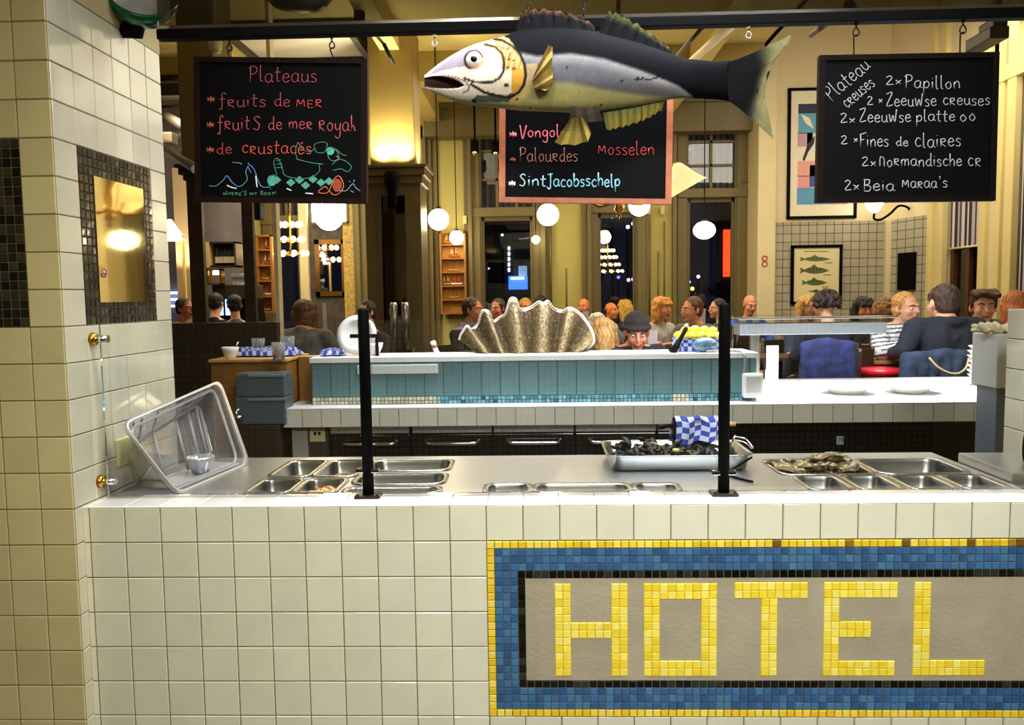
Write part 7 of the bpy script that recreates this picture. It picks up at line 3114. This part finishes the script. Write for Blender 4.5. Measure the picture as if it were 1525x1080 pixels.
def person(px, py, Y, wpx, label, yaw=0.0, head_yaw=0.0, head_pitch=0.0, lean=0.15, hair='short', hcol=(60, 42, 28), top=(30, 34, 50), skin=SKIN,
           arms='table', stripe=None, long_sleeve=True, bulk=1.0, wid=.172, voxel=.0095, trousers=(36, 38, 48), collar=None, chair=True, extra=None):
    hc = at(px, py, Y)
    k = max(.86, min(1.24, wpx * mpp(Y) / wid))
    h = (hc.z - ZF) / k                      # head height over the floor in body units
    stretch = max(.62, min(1.12, (h - .56) / (1.23 - .56)))
    zs = lambda z: .56 + (z - .56) * stretch if z > .56 else z
    # torso leans forward from the pelvis
    def T(x, y, z):
        zz = zs(z)
        return Vector((x, y - math.sin(lean) * max(0, zz - .56), zz))
    head = T(0, -.035, 1.23)
    R_ = Matrix.Rotation(yaw, 3, 'Z')
    off = R_ @ (head * k)
    org = Vector((hc.x - off.x, hc.y - off.y, hc.z - head.z * k))
    t = thing('person', label, 'person', tuple(org))
    t.rotation_euler = (0, 0, yaw)
    t.scale = (k, k, k)
    HM = Matrix.Rotation(head_yaw, 3, 'Z') @ Matrix.Rotation(head_pitch, 3, 'X')

    def Hp(x, y, z):
        return head + HM @ Vector((x, y, z))

    def Hi(bm, c, r):
        ico(bm, Hp(*c), r, HM)

    sh = {s: T(s * .175 * bulk, -.01, .985) for s in (-1, 1)}
    if arms == 'table':
        el = {s: T(s * .25 * bulk, -.13, .80) for s in (-1, 1)}
        wr = {s: Vector((s * .11, -.42, .80)) for s in (-1, 1)}
    elif arms == 'down':
        el = {s: T(s * .245 * bulk, .0, .78) for s in (-1, 1)}
        wr = {s: Vector((s * .22, -.24, .66)) for s in (-1, 1)}
    else:                                     # one hand raised to the chin
        el = {-1: T(-.25 * bulk, -.20, .82), 1: T(.25 * bulk, -.13, .80)}
        wr = {-1: Hp(-.035, -.135, -.17), 1: Vector((.11, -.42, .80))}
    if arms == 'chin_right':
        el = {-1: T(-.25 * bulk, -.13, .80), 1: T(.25 * bulk, -.20, .82)}
        wr = {1: Hp(.035, -.135, -.17), -1: Vector((-.11, -.42, .80))}
    nb = T(0, .0, 1.075)
    pel, waist, chest = Vector((0, 0, .56)), T(0, -.005, .74), T(0, -.01, .92)
    # ---- body
    bm = bmesh.new()
    Hi(bm, (0, .015, .03), (.075, .094, .088))
    Hi(bm, (0, -.026, -.03), (.060, .066, .083))
    Hi(bm, (0, -.058, -.090), (.032, .030, .025))
    for s in (-1, 1):
        Hi(bm, (s * .033, -.062, -.028), (.027, .026, .028))
        Hi(bm, (s * .0765, .008, -.008), (.010, .019, .031))
        caps(bm, Hp(s * .005, -.083, .022), Hp(s * .042, -.076, .024), .011, .009, 8)
    caps(bm, Hp(0, -.088, .012), Hp(0, -.112, -.026), .008, .0125, 8)
    Hi(bm, (0, -.088, -.056), (.023, .012, .008))
    Hi(bm, (0, -.087, -.068), (.019, .012, .008))
    caps(bm, Hp(0, .018, -.05), nb, .051, .056)
    caps(bm, nb, chest, .06, .11)
    for s in (-1, 1):
        caps(bm, chest + Vector((s * .06, 0, 0)), waist + Vector((s * .05, 0, 0)), .105, .095)
        caps(bm, waist + Vector((s * .05, 0, 0)), pel + Vector((s * .07, 0, 0)), .095, .105)
        caps(bm, nb + Vector((s * .03, 0, -.02)), sh[s], .045, .055)
        caps(bm, sh[s], el[s], .050, .038)
        caps(bm, el[s], wr[s], .037, .025)
        d = (wr[s] - el[s])
        hand(bm, wr[s], d, (0, 0, 1) if arms == 'table' or abs(d.z) < .5 * d.length else (0, 1, 0))
        hip, knee, ank = Vector((s * .10, -.01, .54)), Vector((s * .13, -.42, .53)), Vector((s * .13, -.40, .10))
        caps(bm, hip, knee, .082, .055)
        caps(bm, knee, ank, .052, .034)
        caps(bm, ank + Vector((0, .03, -.05)), ank + Vector((0, -.15, -.07)), .036, .026)
    me = blob(bm, voxel, 3)
    HMi = np.array(HM.transposed())
    hd = np.array(head)
    sk, lip = np.array(srgb(*skin)[:3]), np.array(srgb(176, 84, 78)[:3])
    red = np.array(srgb(214, 122, 98)[:3])

    def skin_fn(co):
        loc = (co - hd) @ HMi.T
        c = np.tile(sk, (len(co), 1))
        for s in (-1, 1):
            d_ = np.linalg.norm((loc - np.array([s * .036, -.082, -.03])) / .026, axis=1)
            m_ = np.clip(1.2 - d_, 0, 1)[:, None] * .5
            c = c * (1 - m_) + red * m_
        d_ = np.linalg.norm((loc - np.array([0, -.11, -.026])) / .016, axis=1)
        m_ = np.clip(1.2 - d_, 0, 1)[:, None] * .4
        c = c * (1 - m_) + red * m_
        m_ = ((np.abs(loc[:, 0]) < .024) & (np.abs(loc[:, 2] + .062) < .011) & (loc[:, 1] < -.076))[:, None]
        c = np.where(m_, lip, c)
        m_ = ((np.abs(loc[:, 0]) < .02) & (np.abs(loc[:, 2] + .062) < .0022) & (loc[:, 1] < -.08))[:, None]
        return np.where(m_, lip * .35, c)
    paint(me, skin_fn, M_SKIN)
    add_part('body', me, t)
    # ---- eyes and brows
    for s in (-1, 1):
        b = MB()
        c = Hp(s * .031, -.0785, .003)
        b.setc(238, 234, 228)
        b.sphere(c, .0105, 14, 10)
        b.setc(44, 34, 28)
        dr = HM @ Vector((0, -1, 0))
        b.sphere(c + dr * .0052, .0064, 12, 8)
        o = b.build('eye', M_VCG, t, (0, 0, 0))
        b = MB().setc(*[int(v * .8) for v in hcol])
        b.tube([Hp(s * .012, -.097, .023), Hp(s * .032, -.094, .030), Hp(s * .050, -.080, .024)], [.0035, .0042, .002], 7)
        b.build('eyebrow', M_HAIR, t, (0, 0, 0))
    # ---- hair
    q = random.Random(int(px * 7 + py))
    hcv = np.array(srgb(*hcol)[:3])
    bm = bmesh.new()
    jit = .005
    if hair in ('short', 'quiff', 'thin'):
        g = .0 if hair != 'thin' else -.006
        Hi(bm, (0, .026, .045), (.083 + g, .094 + g, .084 + g))
        Hi(bm, (0, .052, .0), (.076 + g, .062 + g, .080 + g))
        for s in (-1, 1):
            caps(bm, Hp(s * .070, -.012, .05), Hp(s * .074, -.008, .0), .018, .010, 8)
        if hair == 'quiff':
            for j in range(7):
                caps(bm, Hp(-.06 + .02 * j, -.03, .10), Hp(-.062 + .021 * j + .01, -.082, .085 + .012 * math.sin(j)), .030, .020, 8)
    elif hair == 'bob':
        Hi(bm, (0, .024, .045), (.089, .098, .088))
        Hi(bm, (0, .055, -.03), (.088, .062, .105))
        for s in (-1, 1):
            caps(bm, Hp(s * .075, .0, .06), Hp(s * .080, -.016, -.085), .030, .026, 8)
            caps(bm, Hp(s * .082, .03, .0), Hp(s * .078, .02, -.115), .032, .028, 8)
        for j in range(5):
            caps(bm, Hp(-.04 + .02 * j, -.05, .095), Hp(-.052 + .026 * j, -.088, .045), .022, .014, 8)
    elif hair == 'long':
        Hi(bm, (0, .024, .045), (.087, .096, .087))
        caps(bm, Hp(0, .06, .0), Hp(0, .085, -.25), .082, .060)
        for s in (-1, 1):
            caps(bm, Hp(s * .072, .0, .06), Hp(s * .088, .02, -.10), .030, .032, 8)
            caps(bm, Hp(s * .088, .02, -.10), Hp(s * .082, .05, -.25), .034, .026, 8)
            caps(bm, Hp(s * .01, -.05, .105), Hp(s * .07, -.06, .03), .022, .016, 8)
    elif hair in ('curly', 'afro'):
        Hi(bm, (0, .03, .045), (.088, .094, .088))
        n_ = 110 if hair == 'curly' else 130
        for j in range(n_):
            a, z = q.uniform(0, 2 * PI), q.uniform(-.35, 1)
            r_ = math.sqrt(max(0, 1 - z * z))
            v = Vector((r_ * math.cos(a), r_ * math.sin(a), z))
            if v.y < -.45 and v.z < .45:
                continue
            R1 = .108 if hair == 'afro' else .100
            ico(bm, Hp(v.x * R1, .03 + v.y * R1, .03 + v.z * R1), (.022, .022, .022), None, 1)
        if hair == 'curly':
            for j in range(70):
                a = q.uniform(.1, PI - .1)
                ico(bm, Hp(.10 * math.cos(a) * q.uniform(.8, 1.15), .03 + .09 * math.sin(a), q.uniform(-.22, .02)), (.025, .025, .027), None, 1)
        jit = .003
    elif hair == 'rim':
        for s in (-1, 1):
            caps(bm, Hp(s * .072, .01, .02), Hp(s * .06, .07, .0), .012, .014, 8)
        caps(bm, Hp(-.05, .085, .0), Hp(.05, .085, .0), .020, .020, 8)
        jit = .001
    elif hair == 'beanie':
        Hi(bm, (0, .045, -.02), (.078, .062, .07))
    me = blob(bm, .0075, 2, jit, 55)

    def hair_fn(co):
        v = np.sin(co[:, 0] * 230 + np.sin(co[:, 2] * 40) * 3) * .5 + .5
        w = np.sin(co[:, 1] * 170 + co[:, 2] * 31) * .5 + .5
        return np.clip(hcv[None, :] * (.65 + .5 * v + .35 * w)[:, None], 0, 1)
    paint(me, hair_fn, M_HAIR)
    add_part('hair', me, t)
    if hair == 'beanie':
        bm = bmesh.new()
        Hi(bm, (0, .018, .052), (.088, .103, .088))
        for j in range(16):
            a0, a1 = 2 * PI * j / 16, 2 * PI * (j + 1) / 16
            caps(bm, Hp(.086 * math.cos(a0), .015 + .102 * math.sin(a0), .035 + .012 * math.sin(-a0)), Hp(.086 * math.cos(a1), .015 + .102 * math.sin(a1), .035 + .012 * math.sin(-a1)), .014, .014, 8)
        me = blob(bm, .008, 3)
        hat = np.array(srgb(34, 32, 34)[:3])
        paint(me, lambda co: np.tile(hat, (len(co), 1)), M_CLOTH)
        add_part('knitted_cap', me, t)
    # ---- clothing
    g = .014
    bm = bmesh.new()
    caps(bm, nb + Vector((0, .004, -.035)), chest, .062 + g, .11 + g)
    for s in (-1, 1):
        caps(bm, chest + Vector((s * .065 * bulk, 0, 0)), waist + Vector((s * .055 * bulk, 0, 0)), .106 + g, .098 + g)
        caps(bm, waist + Vector((s * .055 * bulk, 0, 0)), pel + Vector((s * .07, 0, .02)), .098 + g, .106 + g)
        caps(bm, nb + Vector((s * .035, .004, -.045)), sh[s], .047 + g * .6, .058 + g)
        caps(bm, sh[s], el[s], .054 + g, .043 + g)
        if long_sleeve:
            caps(bm, el[s], el[s].lerp(wr[s], .88), .042 + g, .028 + g)
    if collar == 'hood':
        for j in range(10):
            a0, a1 = PI * j / 10 - .2, PI * (j + 1) / 10 - .2
            caps(bm, nb + Vector((.085 * math.cos(a0), .02 + .075 * math.sin(a0), -.01)), nb + Vector((.085 * math.cos(a1), .02 + .075 * math.sin(a1), -.01)), .030, .030, 8)
    elif collar == 'scarf':
        for j in range(14):
            a0, a1 = 2 * PI * j / 14, 2 * PI * (j + 1) / 14
            caps(bm, nb + Vector((.072 * math.cos(a0), .072 * math.sin(a0), .005)), nb + Vector((.072 * math.cos(a1), .072 * math.sin(a1), .005)), .030, .030, 8)
    me = blob(bm, .010, 5, .003, 16)
    tc_ = np.array(srgb(*top)[:3])

    def top_fn(co):
        if stripe:
            s2 = np.array(srgb(*stripe)[:3])
            ph = np.mod(co[:, 2] * 1.0 + co[:, 1] * .25, .034) < .013
            return np.where(ph[:, None], s2, tc_)
        v = .92 + .12 * np.sin(co[:, 0] * 23 + co[:, 2] * 31)
        out = np.clip(tc_[None, :] * v[:, None], 0, 1)
        if collar == 'scarf':
            m_ = (co[:, 2] > nb.z - .03)[:, None]
            out = np.where(m_, np.array(srgb(150, 140, 190)[:3]), out)
        return out
    paint(me, top_fn, M_CLOTH)
    add_part({'hood': 'jacket', None: 'sweater', 'scarf': 'jacket', 'shirt': 'shirt'}.get(collar, 'sweater'), me, t)
    bm = bmesh.new()
    for s in (-1, 1):
        caps(bm, pel + Vector((s * .06, .01, -.01)), Vector((s * .13, -.42, .53)), .100, .066)
        caps(bm, Vector((s * .13, -.42, .53)), Vector((s * .13, -.40, .13)), .064, .05)
    me = blob(bm, .014, 4)
    tr_ = np.array(srgb(*trousers)[:3])
    paint(me, lambda co: np.tile(tr_, (len(co), 1)), M_CLOTH)
    add_part('trousers', me, t)
    if chair:
        put_chair(org, yaw, k, label)
    return t


# ---- chairs
CH0 = [None]


def put_chair(org, yaw, k, label):
    lab = 'dark wooden chair under the ' + ' '.join(label.replace(' with ', ' in ').split()[:9])
    if CH0[0] is None:
        t = thing('dining_chair', lab, 'chair', (0, 0, 0), group='dining chairs of the seated guests')
        M_CW = mat('chair_wood', (44, 28, 20), .4, var=.2, vscale=20)
        b = MB()
        b.box((-.21, -.22, .425), (.21, .21, .45), bev=.01)
        b.build('seat', M_CW, t)
        for sx in (-1, 1):
            b = MB()
            b.tube([(sx * .185, -.19, 0), (sx * .18, -.18, .43)], [.015, .019], 10)
            b.build('leg', M_CW, t)
            b = MB()
            b.tube([(sx * .18, .20, 0), (sx * .185, .185, .43), (sx * .18, .26, .86)], [.015, .019, .015], 10)
            b.build('leg', M_CW, t)
        b = MB()
        b.rings([[(x, .235 + .02 - .03 * (1 - (x / .18) ** 2) * -1 + dy, z) for x, z in ((-.18, .70), (.18, .70), (.18, .84), (-.18, .84))] for dy in (0, .018)], True, True, True, False)
        b.build('backrest', M_CW, t)
        CH0[0] = t
        c = t
    else:
        c = copy_tree(CH0[0])
    c['label'] = lab
    c.location = (org.x, org.y, ZF)
    c.rotation_euler = (0, 0, yaw)
    return c


BR, DK, BL_, GRY, RED_ = (70, 46, 30), (26, 20, 18), (206, 160, 90), (120, 112, 104), (168, 92, 40)
# right hand group
person(1403, 452, 3.98, 46, 'person seen from behind in a dark navy jacket at the right table', yaw=PI + .12, hair='short', hcol=(56, 36, 24), top=(20, 26, 42), collar='hood', bulk=1.12, arms='down', lean=.10, wid=.185, voxel=.009, chair=False)
person(1464, 458, 4.75, 40, 'person with dark swept hair in a light blue shirt raising a hand to the chin', yaw=-.15, head_yaw=-.12, hair='quiff', hcol=(70, 48, 32), top=(110, 142, 182), collar='shirt', arms='chin_left', voxel=.0075, wid=.185)
person(1350, 460, 4.35, 36, 'person with short fair hair in a white and navy striped shirt', yaw=.25, head_yaw=.1, hair='short', hcol=(196, 140, 78), top=(222, 222, 224), stripe=(52, 56, 74), voxel=.0085, wid=.178)
person(1318, 466, 5.05, 36, 'person with curly light brown hair seen from behind beside the striped shirt', yaw=PI - .2, hair='curly', hcol=(140, 98, 50), top=(50, 44, 42), wid=.22)
person(1286, 462, 5.3, 32, 'person with a dark bob and navy top facing the counter', yaw=.0, hair='bob', hcol=(34, 22, 18), top=(30, 36, 58), skin=(206, 130, 100), voxel=.0085, wid=.20)
person(1228, 456, 4.5, 40, 'person with dense dark curls in a navy top seen from behind below the fish print', yaw=PI + .25, hair='afro', hcol=(34, 18, 14), top=(24, 28, 46), wid=.235)
person(1202, 458, 5.3, 26, 'person with blonde hair half hidden behind the dark curls', yaw=.5, hair='long', hcol=BL_, top=(70, 84, 120), wid=.185)
person(1513, 456, 4.1, 36, 'person with red hair and white shirt at the right picture edge', yaw=PI - .6, hair='bob', hcol=RED_, top=(222, 222, 220), collar='shirt', wid=.2)
# middle group
person(1117, 454, 7.0, 21, 'bald person in a bright blue shirt beside the cream pillar', yaw=.15, head_pitch=.25, hair='rim', hcol=(110, 80, 60), top=(46, 86, 190), collar='shirt', skin=(220, 150, 120))
person(1068, 460, 6.2, 24, 'person with dark hair in profile in a dark suit behind the right post', yaw=-1.2, hair='short', hcol=DK, top=(20, 22, 30), wid=.19)
person(1030, 462, 5.4, 31, 'person with tousled brown hair in a grey sweater left of the right post', yaw=-.9, head_yaw=-.2, hair='short', hcol=(96, 60, 36), top=(112, 110, 108), skin=(222, 150, 104), wid=.19)
person(986, 460, 6.0, 25, 'person with blonde hair in a white sweater facing the grey sweater', yaw=.7, hair='bob', hcol=(206, 140, 66), top=(206, 200, 198), skin=(226, 150, 108))
person(948, 495, 4.2, 40, 'person in a dark knitted cap resting a hand on the chin behind the ledge', yaw=.2, head_pitch=.3, head_yaw=-.2, hair='beanie', hcol=(40, 30, 26), top=(24, 28, 42), arms='chin_left', voxel=.008, lean=.35, skin=(224, 150, 120))
person(898, 500, 4.3, 40, 'person with long blonde hair seen from behind right of the clam shell', yaw=PI, hair='long', hcol=(196, 150, 90), top=(62, 48, 40), wid=.185, lean=.3)
person(889, 482, 5.6, 20, 'person with white hair beyond the long blonde hair', yaw=PI + .3, hair='bob', hcol=(220, 214, 206), top=(140, 130, 130), wid=.2)
person(911, 463, 7.4, 16, 'person with an orange lit face and pale blue shirt before the middle window', yaw=.8, hair='rim', hcol=BR, top=(120, 140, 170), skin=(224, 130, 70))
person(930, 459, 7.7, 17, 'person with long blonde hair before the middle window', yaw=-2.4, hair='long', hcol=(190, 150, 60), top=(30, 30, 40))
person(869, 457, 7.5, 18, 'bald person in a dark suit just right of the clam shell', yaw=-.4, hair='rim', hcol=(90, 60, 40), top=(24, 24, 34), skin=(226, 140, 84))
person(705, 462, 5.2, 29, 'person with short grey brown hair, dark jacket and lavender scarf left of the clam shell', yaw=.9, head_yaw=.2, hair='short', hcol=(70, 58, 48), top=(40, 36, 36), collar='scarf', skin=(222, 148, 104), wid=.185, voxel=.0085)
person(741, 460, 6.3, 24, 'person with dark hair in front of the first window', yaw=-.5, hair='short', hcol=(50, 36, 30), top=(30, 26, 30), skin=(206, 132, 100), wid=.19)
person(783, 458, 7.0, 20, 'person with blond hair behind the clam shell top', yaw=.3, hair='short', hcol=(170, 130, 60), top=(30, 28, 34), skin=(220, 140, 84))
person(806, 454, 7.2, 20, 'person with black hair behind the clam shell top', yaw=PI - .4, hair='short', hcol=DK, top=(24, 24, 30))
# left group
person(454, 468, 4.85, 37, 'person with brown hair in a grey sweater seen from behind under the left chalkboard', yaw=PI - .1, hair='bob', hcol=(96, 62, 36), top=(112, 110, 108), wid=.205, lean=.2, bulk=1.15)
person(545, 466, 4.55, 26, 'person with dark hair just behind the left black post', yaw=-.6, hair='short', hcol=(44, 30, 24), top=(50, 44, 44), wid=.19)
person(322, 452, 5.9, 25, 'person in black at the bar cooler, left of the two', yaw=PI, hair='short', hcol=(20, 16, 16), top=(14, 14, 18), wid=.19, chair=False)
person(349, 455, 5.6, 25, 'person in a pale grey jacket at the bar, right of the two', yaw=PI + .5, hair='short', hcol=(28, 22, 20), top=(96, 100, 116), wid=.19, chair=False)
person(276, 460, 5.2, 24, 'person with dark hair and white shirt in the gap by the tiled pillar', yaw=1.2, hair='short', hcol=(34, 24, 20), top=(206, 190, 180), skin=(210, 130, 90), wid=.19)


# ---- tables
def table(px, Y, w, d, label, col=(96, 62, 36), group=None):
    x = at(px, 500, Y).x
    t = thing('dining_table', label, 'table', (x, Y, ZF))
    b = MB()
    b.box((x - w / 2, Y - d / 2, ZF + .715), (x + w / 2, Y + d / 2, ZF + .745), bev=.006)
    b.build('table_top', mat('table_wood_%d' % col[0], col, .35, var=.25, vscale=14, stretch=(1, 8, 1)), t)
    b = MB()
    b.cyl((x, Y, ZF + .03), (x, Y, ZF + .715), .035, seg=14)
    b.build('pedestal', M_BLACK, t)
    b = MB()
    b.lathe([(.0001, 0), (.2, 0), (.19, .015), (.05, .03), (.0001, .03)], (x, Y, ZF), 24)
    b.build('base', M_BLACK, t)
    return x, ZF + .7455


tx, tz = table(1330, 4.42, .78, .5, 'brown wooden table with a salad bowl, before the striped shirt', (150, 98, 60))
rb = at(1316, 520, 4.25)
bw_ = thing('salad_bowl', 'pale bowl of salad on the brown table before the striped shirt', 'bowl', (rb.x, 4.25, tz))
b = MB()
b.lathe([(.0001, 0), (.05, 0), (.055, .008), (.105, .06), (.112, .082), (.107, .082), (.095, .055), (.0001, .02)], (rb.x, 4.25, tz), 32)
b.build('bowl', mat('pale_ceramic', (216, 196, 184), .3), bw_)
b = MB()
for kk in range(46):
    a, r_ = random.uniform(0, 6.28), .085 * math.sqrt(random.random())
    c = Vector((rb.x + r_ * math.cos(a), 4.25 + r_ * math.sin(a), tz + .075 + .02 * random.random()))
    b.setc(*random.choice([(210, 178, 60), (226, 196, 90), (110, 130, 60), (190, 120, 60), (230, 214, 170)]))
    d1, d2 = Vector((random.uniform(-.02, .02), random.uniform(-.02, .02), .012)), Vector((random.uniform(-.02, .02), random.uniform(-.02, .02), .004))
    b.quad(c - d1, c - d2, c + d1, c + d2)
o = b.build('salad', M_VC, bw_)
o['kind'] = 'stuff'
table(1160, 4.9, .7, .5, 'dark table under the steel heated shelf', (70, 48, 34))
table(1008, 5.75, .7, .6, 'table between the white and the grey sweaters', (84, 58, 40))
table(740, 5.6, .9, .6, 'table left of the clam shell', (76, 52, 36))
table(925, 4.95, .8, .6, 'table between the knitted cap and the window', (76, 52, 36))
table(475, 5.2, .9, .6, 'table in front of the grey sweater under the left chalkboard', (70, 48, 34))
for px, py0, py1, w, Y, lab in ((962, 474, 500, 8, 4.8, 'white menu card standing behind the knitted cap'), (972, 492, 512, 14, 4.75, 'white folded menu card right of the knitted cap'), (1046, 460, 477, 9, 5.65, 'small white menu card between the grey sweater and the right post'),
                                (872, 464, 482, 9, 5.0, 'white menu card right of the clam shell top'), (483, 451, 480, 6, 5.1, 'tall pinkish menu card on the table under the bronze framed mirror')):
    c0, c1 = at(px - w / 2, py0, Y), at(px + w / 2, py1, Y)
    zb_ = ZF + .7455
    b = MB()
    b.box((c0.x, Y, zb_), (c1.x, Y + .012, max(c0.z, zb_ + .12)))
    lone(b, 'menu_card', mat('pink_card'), lab, 'menu card')
for px, lab in ((586, 'left one of two steel flasks on the table by the column'), (603, 'right one of two steel flasks on the table by the column')):
    c0, c1 = at(px, 447, 4.9), at(px, 477, 4.9)
    r_ = 6 * mpp(4.9)
    t_ = thing('steel_flask', lab, 'flask', (c0.x, 4.9, ZF + .745))
    b = MB()
    zb_ = ZF + .7455
    b.lathe([(.0001, zb_), (r_, zb_), (r_, c0.z - .05), (r_ * .8, c0.z - .02), (.0001, c0.z - .02)], (c0.x, 4.9, 0), 20)
    b.build('body', M_STEELP, t_)
    b = MB()
    b.lathe([(.0001, c0.z - .02), (r_ * .7, c0.z - .02), (r_ * .6, c0.z + .01), (.0001, c0.z + .012)], (c0.x, 4.9, 0), 16)
    b.build('lid', M_BLACK, t_)
table(596, 4.9, .6, .45, 'small table with steel flasks beside the column', (70, 48, 34))
# chair with a blue jacket, denim jacket with a cord behind the navy guest
def draped(px0, px1, py0, py1, Y, col, name, label, cord=None, chair_l=None):
    x0, x1 = at(px0, 530, Y).x, at(px1, 530, Y).x
    zt_ = at((px0 + px1) / 2, py0, Y).z
    t = thing(name, label, 'jacket', ((x0 + x1) / 2, Y, zt_ - .5), org=(0, 0, 0))
    t.location = (0, 0, 0)
    bm = bmesh.new()
    cx = (x0 + x1) / 2
    hw = (x1 - x0) / 2
    for s in (-1, 1):
        caps(bm, (cx, Y, zt_ - .03), (cx + s * hw * .85, Y, zt_ - .06), .05, .045)
        caps(bm, (cx + s * hw * .8, Y, zt_ - .06), (cx + s * hw * .95, Y - .02, zt_ - .48), .05, .042)
    for j in range(7):
        x = cx - hw * .75 + hw * 1.5 * j / 6
        caps(bm, (x, Y, zt_ - .06), (x * .98 + cx * .02, Y + .01, zt_ - .5), .05, .045)
    me = blob(bm, .011, 4, .012, 9)
    cc = np.array(srgb(*col)[:3])
    paint(me, lambda co: np.clip(cc[None, :] * (.85 + .25 * np.sin(co[:, 0] * 40 + np.sin(co[:, 2] * 14) * 2))[:, None], 0, 1), M_CLOTH)
    add_part('fabric', me, t)
    if cord:
        b = MB()
        b.tube(spline([at(x, y, Y - .08) for x, y in cord], 6), .008, 8)
        b.build('cord', mat('cream_cord', (190, 164, 110), .7), t, (0, 0, 0))
    return t


draped(1192, 1272, 505, 560, 3.84, (24, 34, 84), 'draped_jacket', 'bright navy blue jacket hung over a chair behind the pass')
draped(1338, 1478, 521, 562, 3.68, (34, 50, 74), 'denim_jacket', 'denim jacket with a cream cord hung behind the navy guest', [(1384, 533), (1396, 546), (1412, 555), (1428, 556), (1439, 547), (1443, 533)])
put_chair(Vector((at(1232, 530, 4.1).x, 4.16, 0)), PI, 1, 'bright navy blue jacket')
b = MB()
c = at(1312, 548, 4.05)
b.lathe([(.0001, ZF), (.15, ZF), (.15, c.z - .05), (.165, c.z - .04), (.165, c.z), (.0001, c.z + .01)], (c.x, 4.05, 0), 24)
lone(b, 'red_stool', mat('red_vinyl', (190, 22, 40), .35), 'red round stool under the brown table by the striped shirt', 'stool')

put_chair(Vector((at(1407, 530, 3.9).x, 3.96, 0)), PI, 1, 'denim jacket with a cream cord')
run_jobs()
for o in bpy.data.objects:
    for k in ('_o',):
        if k in o:
            del o[k]
